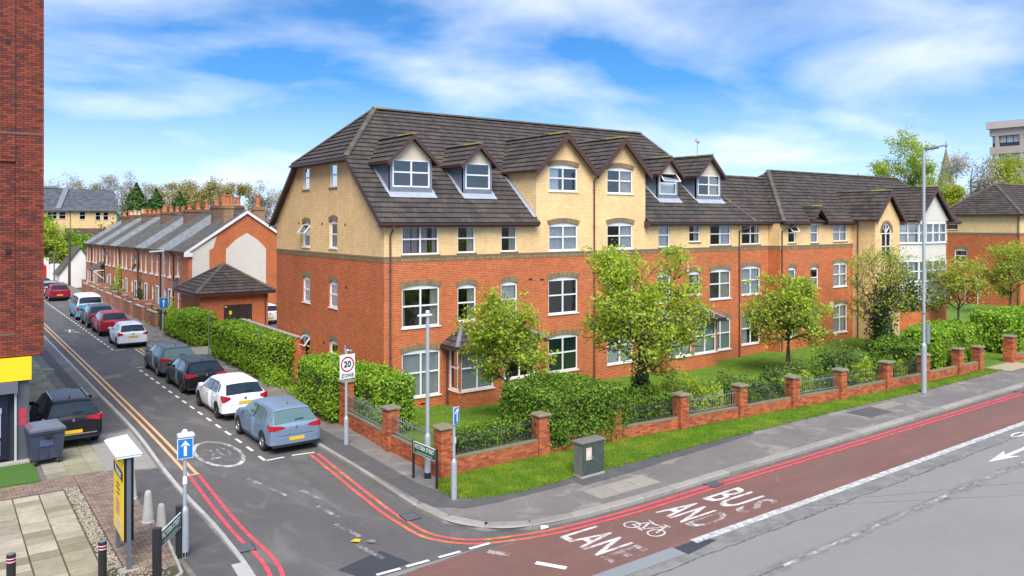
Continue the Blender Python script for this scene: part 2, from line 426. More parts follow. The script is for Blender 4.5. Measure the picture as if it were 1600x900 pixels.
def mainroad():
    t = NT('main_road_tarmac'); p = t.pos(); sp = t.n('ShaderNodeSeparateXYZ'); t.l(p, sp.inputs[0])
    f = t.noise(p, 0.35, 6, 0.6); f3 = t.math('ADD', t.math('MULTIPLY', t.noise(p, 46, 2, 0.6), 0.5), t.math('MULTIPLY', t.noise(p, 17, 3, 0.7), 0.5)); f2 = t.noise(p, 3, 5, 0.7)
    v = t.math('ADD', t.math('MULTIPLY', f, 0.22), t.math('ADD', t.math('MULTIPLY', f2, 0.16), t.math('MULTIPLY_ADD', f3, 0.5, 0.55)))
    c = t.hsv((0.225, 0.214, 0.200), val=v)
    # worn strips and open joints that run along the road
    wob = t.math('MULTIPLY_ADD', t.noise(p, 0.8, 7, 0.75), 1.1, -0.55)
    for yc, wd, amt, warm in ((12.45, 0.34, 0.6, (0.11, 0.108, 0.104)), (10.72, 0.22, 0.65, (0.12, 0.108, 0.10))):
        d = t.math('ABSOLUTE', t.math('SUBTRACT', t.math('ADD', sp.outputs[1], t.math('MULTIPLY', wob, 0.6)), yc))
        m = t.math('SUBTRACT', 1.0, t.math('DIVIDE', d, wd), clamp=True)
        brk = t.ramp(t.noise(p, 1.6, 6, 0.75), [(0.42, 0.0), (0.6, 1.0)])
        c = t.mix(t.math('MULTIPLY', t.ramp(m, [(0.0, 0.0), (0.35, 1.0)]), t.math('MULTIPLY', brk, amt)), c, warm)
    # cracks
    wb2 = t.math('MULTIPLY_ADD', t.noise(p, 1.3, 7, 0.75), 0.9, -0.45)
    for a, b, yc, wd in ((0.0, 1.0, 12.12, 0.022), (0.0, 1.0, 10.72, 0.018), (0.55, 1.0, 23.2, 0.016), (0.42, 1.0, 20.9, 0.014)):
        lin = t.math('ADD', t.math('MULTIPLY', sp.outputs[0], a), t.math('MULTIPLY', sp.outputs[1], b))
        d = t.math('ABSOLUTE', t.math('SUBTRACT', t.math('ADD', lin, t.math('MULTIPLY', wb2, 0.45)), yc))
        m = t.math('LESS_THAN', d, wd)
        c = t.mix(t.math('MULTIPLY', m, 0.75), c, (0.06, 0.058, 0.056))
    t.base(c, 0.85, 0.3); t.bump(f3, 0.25, 0.01)
    return t.mat
M_MAIN = mainroad()

def paint(name, col, wear=0.5, wscale=5.0, contrast=0.1, extra=0.0):
    """road paint worn through in patches"""
    t = NT(name); p = t.pos()
    v = t.math('MULTIPLY_ADD', t.noise(p, 9, 5, 0.7), 0.5, 0.75)
    t.base(t.hsv(col, val=v), 0.7, 0.35)
    w = t.math('ADD', t.math('MULTIPLY', t.noise(p, wscale, 8, 0.75), 0.6), t.math('MULTIPLY', t.noise(p, 60, 2, 0.6), 0.4))
    a = t.ramp(w, [(wear-contrast, 0.0), (wear+contrast, 1.0)])
    t.l(a, t.b.inputs['Alpha'])
    return t.mat
M_PW = paint('white_road_paint', (0.72, 0.71, 0.68), 0.36)
M_PWW = paint('worn_white_road_paint', (0.66, 0.64, 0.60), 0.52, 3.0)
M_TANS = piece_mat('tan_slab', (0.30, 0.265, 0.22), (0.23, 0.20, 0.165), var=0.3)
M_PWF = paint('faded_white_road_paint', (0.62, 0.60, 0.56), 0.55, 1.8, 0.06)
M_PY = paint('yellow_road_paint', (0.80, 0.40, 0.10), 0.38, 3.0)
M_PYL = paint('pale_orange_road_paint', (0.72, 0.42, 0.20), 0.36, 3.0)
M_PR = paint('red_road_paint', (0.62, 0.085, 0.105), 0.41, 3.0)
M_PRW = paint('worn_red_road_paint', (0.64, 0.09, 0.10), 0.48, 1.2)

M_KERB = piece_mat('kerbstone', (0.33, 0.30, 0.26), (0.23, 0.21, 0.185), var=0.3)
M_KERBL = piece_mat('pale_kerbstone', (0.44, 0.43, 0.41), (0.36, 0.35, 0.33), var=0.2)
M_SLAB = piece_mat('sandstone_slab', (0.42, 0.375, 0.29), (0.21, 0.175, 0.125), var=0.45, moss=(0.22, 0.21, 0.07), mossamt=0.6, scale=3, mossmin=0.46)
M_SLABG = piece_mat('grey_slab', (0.33, 0.30, 0.23), (0.22, 0.20, 0.14), var=0.35, moss=(0.25, 0.26, 0.07), mossamt=0.8, mossmin=0.46)
M_BLOCK = piece_mat('block_paver', (0.27, 0.19, 0.15), (0.155, 0.112, 0.09), var=0.3, moss=(0.19, 0.2, 0.05), mossamt=0.6)
M_JOINT = plain('paving_joint', (0.085, 0.08, 0.05), 0.95, 0.4, 8)
M_PEBBLE = piece_mat('pebble', (0.42, 0.36, 0.27), (0.17, 0.14, 0.10), var=0.2)
M_SOIL = plain('soil', (0.07, 0.055, 0.035), 0.95, 0.4, 5)
M_GRASSB = plain('lawn_turf', (0.10, 0.19, 0.018), 0.95, 0.35, 1.5)

def leaf_mat(name, c1, c2, trans=0.35, c3=None, vlo=0.68, vamp=0.75):
    t = NT(name); r = t.n('ShaderNodeNewGeometry').outputs['Random Per Island']
    col = t.mix(r, c1, c2)
    if c3: col = t.mix(t.ramp(t.noise(t.pos(), 0.8, 4), [(0.45, 0.0), (0.62, 1.0)]), col, c3)
    col = t.hsv(col, val=t.math('MULTIPLY_ADD', t.noise(t.pos(), 1.6, 5, 0.65), vamp, vlo))
    t.base(col, 0.6, 0.3)
    tl = t.n('ShaderNodeBsdfTranslucent'); t.l(col, tl.inputs[0])
    mx = t.n('ShaderNodeMixShader'); mx.inputs[0].default_value = trans
    t.l(t.b.outputs[0], mx.inputs[1]); t.l(tl.outputs[0], mx.inputs[2]); t.l(mx.outputs[0], t.out.inputs[0])
    return t.mat
M_LEAF = leaf_mat('spring_leaf', (0.52, 0.60, 0.06), (0.30, 0.43, 0.035), 0.5, (0.42, 0.52, 0.06))
M_LEAFY = leaf_mat('yellow_green_leaf', (0.50, 0.56, 0.06), (0.32, 0.41, 0.045), 0.5, (0.46, 0.50, 0.07))
M_LEAFD = leaf_mat('dark_leaf', (0.05, 0.105, 0.02), (0.02, 0.05, 0.012), 0.2)
M_IVY = leaf_mat('ivy_leaf', (0.045, 0.10, 0.02), (0.025, 0.06, 0.014), 0.15)
M_HEDGE = leaf_mat('privet_leaf', (0.34, 0.50, 0.035), (0.13, 0.27, 0.02), 0.35)
M_HEDGED = leaf_mat('dark_privet_leaf', (0.21, 0.34, 0.03), (0.06, 0.13, 0.015), 0.3)
M_SHRUB = leaf_mat('shrub_leaf', (0.17, 0.25, 0.05), (0.08, 0.14, 0.028), 0.25)
M_GRASS = leaf_mat('grass_blade', (0.22, 0.34, 0.025), (0.12, 0.24, 0.015), 0.35, (0.27, 0.35, 0.03))
M_TWIG = leaf_mat('bare_twig', (0.55, 0.52, 0.43), (0.38, 0.35, 0.28), 0.25)
M_BUD = leaf_mat('budding_leaf', (0.46, 0.40, 0.12), (0.30, 0.26, 0.09), 0.3)
M_CONIF = leaf_mat('conifer_leaf', (0.06, 0.14, 0.02), (0.03, 0.075, 0.012), 0.15)
M_BARK = plain('bark', (0.085, 0.065, 0.048), 0.95, 0.4, 8, bump=0.4)
M_BARKP = plain('pale_bark', (0.22, 0.20, 0.165), 0.95, 0.3, 6)
M_HCORE = plain('hedge_inside_shade', (0.035, 0.04, 0.014), 0.95, 0.3, 6)  # near-black: shade among the inner twigs put into the colour
# ================================================================ SETTING
KZ = 0.11
def sheet(name, pts, z, mat, kind='structure', parent=None):
    o = MB().poly([(x, y, z) for x, y in pts]).build(name, mat, parent, fixn=False)
    if o.data.polygons[0].normal.z < 0: o.data.flip_normals()
    if kind and parent is None: o['kind'] = kind
    return o
def smooth_line(pts, n=8):
    out = []
    V_ = [Vector(p) for p in pts]; T = [0.0]
    for a, b in zip(V_, V_[1:]): T.append(T[-1]+(b-a).length)
    def tan(i):
        if i in (0, len(V_)-1): return Vector((0, 0))
        a, b = (V_[i]-V_[i-1])/(T[i]-T[i-1]), (V_[i+1]-V_[i])/(T[i+1]-T[i]); h0, h1 = T[i]-T[i-1], T[i+1]-T[i]
        return (a*h1+b*h0)/(h0+h1)
    for i in range(len(V_)-1):
        h = T[i+1]-T[i]; m1, m2 = tan(i)*h, tan(i+1)*h
        if i == 0: m1 = V_[1]-V_[0]
        if i == len(V_)-2: m2 = V_[-1]-V_[-2]
        for k in range(n):
            t = k/n; t2, t3 = t*t, t**3
            out.append(V_[i]*(2*t3-3*t2+1)+m1*(t3-2*t2+t)+V_[i+1]*(-2*t3+3*t2)+m2*(t3-t2))
    out.append(Vector(pts[-1])); return out
def resample(pts, step):
    out = [pts[0].copy()]; acc = 0.0
    for a, b in zip(pts, pts[1:]):
        L = (b-a).length; s = step-acc
        while s <= L and L > 0: out.append(a+(b-a)*(s/L)); s += step
        acc = (acc+L) % step if L > 0 else acc
    return out
def ribbon(name, pts, w, z, mat, parent=None):
    mb = MB(); vs = []
    for i, p in enumerate(pts):
        d = (pts[min(i+1, len(pts)-1)]-pts[max(i-1, 0)]); d = Vector((d[0], d[1])).normalized(); nrm = Vector((-d.y, d.x))
        vs += [(p[0]+nrm.x*w/2, p[1]+nrm.y*w/2, z), (p[0]-nrm.x*w/2, p[1]-nrm.y*w/2, z)]
    mb.add(vs, [(2*i+1, 2*i+3, 2*i+2, 2*i) for i in range(len(pts)-1)])
    o = mb.build(name, mat, parent, fixn=False)
    if parent is None: structure(o)
    return o
def offset_line(pts, d):
    out = []
    for i, p in enumerate(pts):
        t = pts[min(i+1, len(pts)-1)]-pts[max(i-1, 0)]; t = Vector((t[0], t[1])).normalized()
        out.append(Vector((p[0]-t.y*d, p[1]+t.x*d)))
    return out

sheet('ground', [(-1500, -800), (2500, -800), (2500, 2500), (-1500, 2500)], -0.72, M_SOIL)
sheet('main_road', [(-60, -40), (320, -40), (320, 15.62), (-60, 15.62)], 0.0, M_MAIN)
sheet('side_street', [(4.5, 15.62), (13.0, 15.62), (13.0, 135), (4.5, 135)], 0.0, M_STREET)
sheet('junction_mouth', [(5.0, 14.6), (6.3, 15.3), (11.0, 15.63), (14.0, 15.64), (320, 15.64), (320, 15.33), (12, 15.33), (10.6, 15.45), (8, 14.9), (6.4, 13.8)], 0.003, M_STREET)
sheet('bus_lane', [(5.6, 12.85), (320, 12.85), (320, 15.36), (11.2, 15.36), (10.2, 15.52), (8.8, 15.5), (7.4, 15.0), (6.3, 14.0)], 0.005, M_LANE)

# right footway with its kerb
kr = smooth_line([(10.72, 135), (10.72, 60), (10.72, 30), (10.70, 25), (10.66, 22.4), (10.56, 20.2), (10.52, 18.5), (10.8, 16.9), (11.55, 16.02), (12.6, 15.65), (14.2, 15.5), (20, 15.5), (120, 15.5), (320, 15.5)], 8)
inner = [(10.80, 135), (10.80, 25), (10.72, 21.5), (10.62, 18.6), (10.95, 17.05), (11.7, 16.25), (12.7, 15.85), (14.3, 15.7), (320, 15.7), (320, 21.2), (13.3, 21.2), (13.3, 135)]
fw = sheet('right_footway', inner, KZ, M_FOOT)
kerb_r = structure(bpy.data.objects.new('right_kerb', None)); C.objects.link(kerb_r)
def kerb_run(pts, step, w, mat, parent, side, name='kerbstone', top=KZ+0.012, lim=300, skip=None):
    q = resample([Vector((p[0], p[1])) for p in pts], step); lst = []
    for a, b in zip(q, q[1:]):
        d = b-a; m = (a+b)/2; nrm = Vector((-d.y, d.x)).normalized()*side
        c = m+nrm*w/2
        if skip and skip(c): continue
        lst.append((c.x, c.y, top-0.11, d.length-0.012, w, 0.22, math.atan2(d.y, d.x)))
    pieces(name, 'far_kerbstones', lst, mat, parent, lim, ch=0.022)
kr_v = [p for p in kr if p.y > 18.2]; kr_m = [p for p in kr if p.y <= 18.75 and p.x < 130]
ribbon('kerb_bed', offset_line(kr_m, 0.15), 0.27, KZ-0.012, M_CONC); ribbon('kerb_bed', offset_line(kr_v, 0.065), 0.12, KZ-0.012, M_CONC)
kerb_run(kr_v, 0.915, 0.13, M_KERB, kerb_r, 1)
kerb_run(kr_m, 1.25, 0.30, M_KERBL if False else M_KERB, kerb_r, 1)
# darker tarmac repairs in the right footway
sheet('footway_repair', [(10.86, 33), (11.55, 33), (11.6, 27), (11.5, 22), (11.45, 20.2), (11.7, 18.9), (12.3, 18.2), (15.2, 17.9), (15.2, 17.55), (12.6, 17.55), (11.5, 17.7), (10.78, 18.4), (10.80, 21.5)], KZ+0.004, M_FOOTD)
sheet('footway_repair', [(15.25, 17.9), (24, 18.05), (24, 17.75), (17.0, 17.25), (15.25, 17.2)], KZ+0.004, M_FOOTD)
sheet('footway_repair', [(29.5, 16.5), (31.2, 16.5), (31.2, 17.5), (29.5, 17.5)], KZ+0.004, M_FOOTD)
slabr = structure(bpy.data.objects.new('footway_slabs', None)); C.objects.link(slabr)
pieces('paving_slab', 'slabs', [(15.28+0.80*i, 16.49, KZ-0.012, 0.785, 0.80, 0.04, 0) for i in range(3)], M_TANS, slabr)
pieces('paving_slab', 'slabs', [(31.7+0.80*i, 17.2, KZ-0.012, 0.785, 0.6, 0.04, 0) for i in range(2)], M_TANS, slabr)
# pale path into the grounds, past the last pier
sheet('path', [(44.3, 17.3), (47.6, 17.3), (46.8, 22.5), (43.6, 22.5)], KZ+0.02, plain('buff_path', (0.36, 0.29, 0.19), 0.9, 0.2, 3))

# left footway
kl = smooth_line([(6.05, 135), (6.08, 80), (6.06, 40), (6.02, 30), (5.86, 26.3), (5.80, 23.5), (5.82, 20.5), (5.74, 18.2), (5.66, 17.0), (5.2, 15.9), (4.2, 15.5), (-60, 15.5)], 8)
sheet('left_footway', [(6.0, 135), (6.0, 40), (5.97, 30), (5.80, 26.3), (5.74, 23.5), (5.76, 20.5), (5.68, 18.2), (5.6, 17.05), (5.1, 15.95), (4.2, 15.6), (-60, 15.6), (-60, 135)], KZ, M_FOOT)
kerb_l = structure(bpy.data.objects.new('left_kerb', None)); C.objects.link(kerb_l)
kerb_run([p for p in kl if p.y > 17.6], 0.915, 0.13, M_KERBL, kerb_l, -1)
kerb_run([p for p in kl if p.y <= 17.9 and p.x > -8], 0.9, 0.36, M_KERBL, kerb_l, -1)
sheet('footway_repair', [(4.62, 17.2), (5.58, 17.2), (5.62, 20.5), (5.62, 23.5), (5.66, 26.2), (4.55, 26.6)], KZ+0.004, M_FOOTD)
sheet('concrete_apron', [(4.25, 26.75), (5.66, 26.35), (5.85, 31.6), (4.45, 31.2)], KZ+0.004, plain('apron_concrete', (0.27, 0.255, 0.225), 0.9, 0.2, 2, bump=0.1))
sheet('footway_repair', [(4.62, 31.6), (5.87, 31.9), (5.88, 38.5), (4.7, 38.0)], KZ+0.004, M_FOOTD)
sheet('footway_repair', [(5.0, 41), (5.5, 41), (5.5, 60), (5.0, 60)], KZ+0.004, M_FOOTD)
# grey slabs beside the shop
ga = structure(bpy.data.objects.new('slab_paving', None)); C.objects.link(ga)
random.seed(4)
L = []
y = 27.0
while y < 52:
    x = 2.75; end = 4.35 if y < 31.4 else 4.6
    while x < end:
        w = 0.6
        if y > 31: w = random.choice((0.6, 0.6, 0.9))
        w = min(w, end-x)
        if w < 0.15: break
        L.append((x+w/2, y+0.3, KZ-0.014+random.uniform(-0.003, 0.004), w-0.012, 0.588, 0.05, 0)); x += w
    y += 0.6
pieces('paving_slab', 'far_slabs', L, M_SLABG, ga)
for px_, py_, w, h in ((4.85, 33.0, 0.5, 0.5), (4.9, 41.0, 0.45, 0.45), (5.2, 36.2, 0.3, 0.5), (4.8, 47, 0.6, 0.4)):
    ob = MB().box(px_-w/2, py_-h/2, KZ, px_+w/2, py_+h/2, KZ+0.009).build('manhole_cover', plain('cover_metal', (0.30, 0.29, 0.27), 0.7, 0.3, 12), None); structure(ob)
# sandstone slabs, pebbles and block paving in the forecourt
fc = structure(bpy.data.objects.new('forecourt_paving', None)); C.objects.link(fc)
sheet('forecourt_bed', [(-3, 16.5), (4.5, 17.2), (4.5, 26.9), (-3, 26.9)], KZ+0.005, M_JOINT)
random.seed(7); L = []
for c in range(6):
    x = 3.02-0.62*(c+1); y = 25.62-random.choice((0, 0.02))
    while y > 17.8:
        h = random.choice((0.44, 0.44, 0.44, 0.62, 0.44))
        L.append((x+0.31, y-h/2, KZ+0.012+random.uniform(-0.004, 0.004), 0.594+random.uniform(-0.012, 0.004), h-0.045, 0.05, random.uniform(-0.012, 0.012))); y -= h
pieces('paving_slab', 'slabs', L, M_SLAB, fc, ch=0.008)
L = []
def blocks(x0, x1, y0, y1, lay):
    yy = y0; r = 0
    while yy < y1:
        xx = x0-(0.1 if r % 2 else 0)
        while xx < x1:
            if lay == 'x': a, b = max(xx, x0), min(xx+0.2, x1)
            else: a, b = max(xx, x0), min(xx+0.2, x1)
            if b-a > 0.03: L.append(((a+b)/2, yy+0.05, KZ+0.006+random.uniform(-0.003, 0.003), b-a-0.013, 0.087, 0.05, 0))
            xx += 0.2
        yy += 0.1; r += 1
blocks(3.42, 4.5, 18.6, 26.8, 'x'); blocks(0.4, 3.42, 25.75, 26.85, 'x')
pieces('paving_block', 'block_paving', L, M_BLOCK, fc, ch=0.006)
# loose pebbles in the gap
rs = np.random.RandomState(3)
N = 2600; t = rs.rand(N)
px_ = np.where(t < 0.72, 3.05+0.34*rs.rand(N), 2.6+1.6*rs.rand(N)); py_ = np.where(t < 0.72, 19.2+6.5*rs.rand(N), 17.6+1.5*rs.rand(N))
oc = np.array([(1,0,0),(-1,0,0),(0,1,0),(0,-1,0),(0,0,1),(0,0,-1)], float); of = np.array([(0,2,4),(2,1,4),(1,3,4),(3,0,4),(2,0,5),(1,2,5),(3,1,5),(0,3,5)])
sz = (0.022+0.03*rs.rand(N))[:, None, None]*np.stack([np.ones(N), 0.6+0.4*rs.rand(N), 0.5*np.ones(N)], 1)[:, None, :]
ang = rs.rand(N)*6.28; ca, sa = np.cos(ang), np.sin(ang)
V = oc[None]*sz; V = np.stack([V[..., 0]*ca[:, None]-V[..., 1]*sa[:, None], V[..., 0]*sa[:, None]+V[..., 1]*ca[:, None], V[..., 2]], 2)
V += np.stack([px_, py_, np.full(N, KZ+0.02)], 1)[:, None, :]
me = fast_mesh('pebbles', V.reshape(-1, 3), (of[None]+6*np.arange(N)[:, None, None]).reshape(-1, 3), 3); me.materials.append(M_PEBBLE)
o = stuff(link(bpy.data.objects.new('pebbles', me))); o['label'] = 'strip of loose brown pebbles beside the sandstone slabs'
ob = MB()
for a, b in (((4.36, 18.0), (4.55, 20.2)), ((3.7, 17.4), (4.36, 18.0))): ob.bar((*a, KZ+0.03), (*b, KZ+0.03), 0.06, 0.1)
structure(ob.build('edging_kerb', M_CONC))

# ---------------------------------------------------------------- road markings
Z1, Z2 = 0.009, 0.013
def V2(l): return [Vector(p) for p in l]
yl = smooth_line([(6.62, 130), (6.60, 66), (6.50, 40), (6.42, 30), (6.33, 25.35)], 6)
ribbon('yellow_line', yl, 0.10, Z1, M_PYL); ribbon('yellow_line', offset_line(yl, 0.24), 0.10, Z1, M_PYL)
ribbon('yellow_line_end', V2([(6.28, 25.3), (6.64, 25.3)]), 0.10, Z1+0.001, M_PYL)
rl = smooth_line([(6.33, 25.2), (6.24, 23.6), (6.10, 20.8), (6.07, 19.4), (6.10, 18.4), (5.98, 17.1), (5.6, 16.0), (4.6, 15.2), (-20, 15.1)], 10)
ribbon('red_line', rl, 0.10, Z1, M_PR); ribbon('red_line', offset_line(rl, 0.26), 0.10, Z1, M_PR)
rr = smooth_line([(10.16, 25.15), (9.98, 22.9), (9.78, 20.4), (9.68, 18.2), (9.84, 16.75), (10.45, 15.92), (11.5, 15.45), (12.6, 15.18), (14.2, 15.03), (19, 15.0), (320, 15.0)], 10)
near = [p for p in rr if p.x < 13 ]
ribbon('yellow_line', near, 0.10, Z1, M_PY); ribbon('yellow_line', offset_line(near, 0.24), 0.10, Z1, M_PY)
ribbon('red_line', rr, 0.105, Z2, M_PRW if False else M_PR).data.materials[0] = M_PRW
ribbon('red_line', offset_line(rr, 0.24), 0.105, Z2, M_PRW)
mrun = [p for p in rr if p.x > 12.8]
ribbon('red_line', mrun, 0.10, Z2+0.004, M_PR); ribbon('red_line', offset_line(mrun, 0.22), 0.10, Z2+0.004, M_PR)
ribbon('bay_end_line', V2([(9.62, 25.40), (10.36, 25.30)]), 0.10, Z2+0.004, M_PW)
# parking bays
mk = MB()
def dash(p, q, w=0.1, z=Z1, mb=mk):
    p = Vector(p); q = Vector(q); d = (q-p).normalized(); n = Vector((-d.y, d.x))*w/2
    mb.add([(p.x+n.x, p.y+n.y, z), (p.x-n.x, p.y-n.y, z), (q.x-n.x, q.y-n.y, z), (q.x+n.x, q.y+n.y, z)], [(0, 1, 2, 3)])
y = 26.7
while y < 45.2: dash((8.75, y), (8.75, y+0.62)); y += 1.24
dash((8.72, 25.35), (8.72, 26.0)); dash((8.68, 25.38), (9.36, 25.40)); dash((8.75, 45.5), (9.2, 45.5))
y = 52.6
while y < 128: dash((8.80, y), (8.80, y+0.62)); y += 1.24
dash((8.85, 52.3), (9.45, 52.3)); dash((9.9, 52.1), (10.5, 52.1))
structure(mk.build('parking_bay_markings', M_PW, fixn=False))
ribbon('yellow_line', V2([(9.95, 48.2), (9.95, 52.0)]), 0.1, Z1, M_PYL); ribbon('yellow_line', V2([(10.2, 48.2), (10.2, 52.0)]), 0.1, Z1, M_PYL)
ribbon('road_joint', V2([(6.9, 52.55), (8.8, 52.25)]), 0.12, Z1, M_PWF)
sheet('road_patch', [(6.75, 43.0), (7.7, 43.3), (7.7, 44.2), (6.75, 43.9)], 0.004, tarmac('pale_patch', (0.17, 0.16, 0.155), 0.2))
sheet('road_patch', [(7.3, 16.5), (8.55, 16.85), (8.8, 15.85), (7.6, 15.7)], 0.004, M_PATCH)
sheet('road_patch', [(14.25, 12.84), (15.25, 12.84), (15.45, 12.55), (14.25, 12.4)], 0.008, M_PATCH)
sheet('road_patch', [(9.2, 12.9), (14.23, 12.9), (14.23, 12.45), (10.2, 12.5)], 0.008, tarmac('grey_repair', (0.22, 0.23, 0.235), 0.15))
mk = MB()
for x0 in (7.9, 8.63, 9.47, 10.30): dash((x0-0.03, 15.72-0.02*(x0-8)), (x0+0.55, 15.70-0.02*(x0-8)), 0.1, Z2+0.006, mk)
dash((4.6, 15.7), (5.2, 15.72), 0.1, Z2+0.006, mk)
structure(mk.build('give_way_dashes', M_PW, fixn=False))
mk = MB(); dash((11.08, 14.15), (11.46, 13.52), 0.16, Z2, mk); structure(mk.build('lane_start_dash', M_PW, fixn=False))
mk = MB(); dash((10.55, 15.3), (10.85, 14.85), 0.18, Z2, mk); structure(mk.build('lane_start_dash', M_PWW, fixn=False))
ribbon('lane_line', V2([(14.9, 12.82), (20, 12.78), (320, 12.78)]), 0.24, 0.012, paint('lane_line_paint', (0.58, 0.57, 0.54), 0.45, 5.0))
ribbon('lane_line', V2([(15.5, 10.72), (320, 10.72)]), 0.10, 0.004, M_PWF)
mk = MB()
for k in range(4): dash((8.6-0.12*k, 22.0-1.5*k), (8.75-0.12*k, 20.9-1.5*k), 0.13, Z1, mk)
dash((7.7, 23.9), (8.1, 21.8), 0.12, Z1, mk)
structure(mk.build('worn_centre_dashes', M_PWF, fixn=False))
# 20 roundel, mostly worn off
mk = MB(); n = 64; cx_, cy_, rx, ry = 7.72, 27.1, 0.72, 1.75
vs = []
for i in range(n):
    a = 2*PI*i/n
    for s in (1.0, 0.83): vs.append((cx_+rx*s*math.cos(a), cy_+ry*(s if s == 1 else 0.88)*math.sin(a), Z1))
mk.add(vs, [(2*i, 2*i+1, (2*i+3) % (2*n), (2*i+2) % (2*n)) for i in range(n)])
structure(mk.build('speed_roundel_ring', paint('roundel_paint', (0.70, 0.69, 0.65), 0.50, 1.3, 0.05), fixn=False))
RD = Matrix(((1, 0, 0, 0), (0, 1, 0, 0), (0, 0, 1, 0), (0, 0, 0, 1)))
structure(text_obj('speed_roundel_number', '20', 1.0, M_PWF, Matrix.Translation((cx_, cy_, Z1)), None, 0.0, sxy=(0.85, 1.9)))
# bus and cycle lane words: read by drivers going towards +X
def road_text(name, body, x, y, h, w, mat):
    o = text_obj(name, body, 1.0, mat, Matrix(), None, 0.0, bold=0.012)
    xs = [v.co.x for v in o.data.vertices]; ys = [v.co.y for v in o.data.vertices]
    a0, a1, b0, b1 = min(xs), max(xs), min(ys), max(ys)
    for v in o.data.vertices:
        u = (v.co.x-a0)/(a1-a0); q = (v.co.y-b0)/(b1-b0)
        v.co = (x+q*h, y-u*w, 0.012)
    return structure(o)
M_PWORD = paint('word_paint', (0.68, 0.63, 0.59), 0.45, 2.6, 0.08)
M_PWORN = paint('worn_word_paint', (0.66, 0.60, 0.56), 0.53, 1.6, 0.06)
road_text('road_word', 'BU', 17.38, 14.66, 1.60, 0.95, M_PWORD); road_text('road_word', 'S', 17.38, 13.60, 1.60, 0.40, M_PWORN)
road_text('road_word', 'AN', 15.58, 14.72, 1.42, 0.92, M_PWORD); road_text('road_word', 'D', 15.58, 13.72, 1.42, 0.42, M_PWORN)
road_text('road_word', 'LAN', 12.45, 14.96, 1.22, 1.36, M_PWORD); road_text('road_word', 'E', 12.45, 13.50, 1.22, 0.38, M_PWORN)
mk = MB()
def ringf(cx, cy, rx, ry, w, z=0.012):
    vs = []
    for i in range(32):
        a = 2*PI*i/32
        vs += [(cx+rx*math.cos(a), cy+ry*math.sin(a), z), (cx+(rx-w)*math.cos(a), cy+(ry-w)*math.sin(a), z)]
    mk.add(vs, [(2*i, 2*i+1, (2*i+3) % 64, (2*i+2) % 64) for i in range(32)])
ringf(14.46, 14.46, 0.24, 0.21, 0.045); ringf(14.56, 13.72, 0.26, 0.21, 0.045)
for p, q in (((14.46, 14.46), (14.95, 14.28)), ((14.46, 14.46), (14.46, 14.12)), ((14.46, 14.12), (14.92, 14.28)), ((14.92, 14.28), (14.98, 13.86)), ((14.46, 14.12), (14.95, 13.86)), ((14.56, 13.72), (15.1, 13.86)), ((15.02, 14.42), (14.98, 14.2)), ((15.1, 13.98), (15.12, 13.76)), ((14.40, 14.2), (14.40, 14.04))):
    dash(p, q, 0.05, 0.0125, mk)
structure(mk.build('bicycle_symbol', M_PWORD, fixn=False))
mk = MB()
mk.poly([(27.5, 11.40, 0.012), (29.05, 11.05, 0.012), (28.75, 11.28, 0.012), (31.2, 11.28, 0.012), (31.2, 11.42, 0.012), (28.75, 11.42, 0.012), (29.2, 11.62, 0.012)])
structure(mk.build('direction_arrow', M_PW, fixn=False))
mk = MB(); ringf(31.9, 12.22, 0.5, 0.16, 0.07); structure(mk.build('road_letter', M_PW, fixn=False))
mk = MB(); ringf(20.6, 14.3, 0.22, 0.15, 0.03); structure(mk.build('painted_ring', M_PWF, fixn=False))
mk = MB()
for a, b in (((7.75, 62.6), (7.95, 64.3)), ((7.55, 63.9), (8.2, 63.7)), ((7.95, 62.8), (8.3, 62.2))): dash(a, b, 0.14, Z1, mk)
structure(mk.build('worn_road_symbol', M_PW, fixn=False))
# gully grates
def grate(x, y, rz, name='gully_grate'):
    r = structure(bpy.data.objects.new(name, None)); C.objects.link(r); r.location = (x, y, 0.012); r.rotation_euler = (0, 0, rz)
    MB().box(-0.25, -0.22, 0, 0.25, 0.22, 0.006).build('grate_frame', M_BLACKM, r)
    for i in range(7): MB().box(-0.22+0.065*i, -0.19, 0.007, -0.195+0.065*i, 0.19, 0.016).build('grate_bar', M_GALVD, r)
grate(18.6, 15.22, 0); grate(10.13, 18.3, 1.5); grate(6.0, 18.9, 1.5); grate(40.0, 15.22, 0)
# litter and leaves
for (x, y, m, s) in ((8.30, 17.66, plain('yellow_litter', (0.75, 0.45, 0.02), 0.6), 0.13), (8.58, 17.40, plain('grey_litter', (0.22, 0.19, 0.19), 0.7), 0.13)):
    rr_ = s; pts = [(x+rr_*k*math.cos(a), y+rr_*k*math.sin(a), 0.02+0.02*(i % 2)) for i, (a, k) in enumerate(((0.2, 1), (1.4, 0.7), (2.6, 1.1), (4.0, 0.6), (5.2, 0.8)))]
    tag(MB().prism(pts, (0, 0, 0.012)).build('litter_scrap', m), 'yellow scrap lying on the tarmac of the junction' if x < 8.4 else 'grey scrap lying on the tarmac beside the yellow one', 'litter')
tag(MB().prism([(12.35, 15.56, 0.02), (12.55, 15.5, 0.05), (12.6, 15.6, 0.03), (12.42, 15.66, 0.05)], (0, 0, 0.03)).build('litter_scrap', M_WHITE), 'white scrap of litter in the gutter by the corner kerb', 'litter')
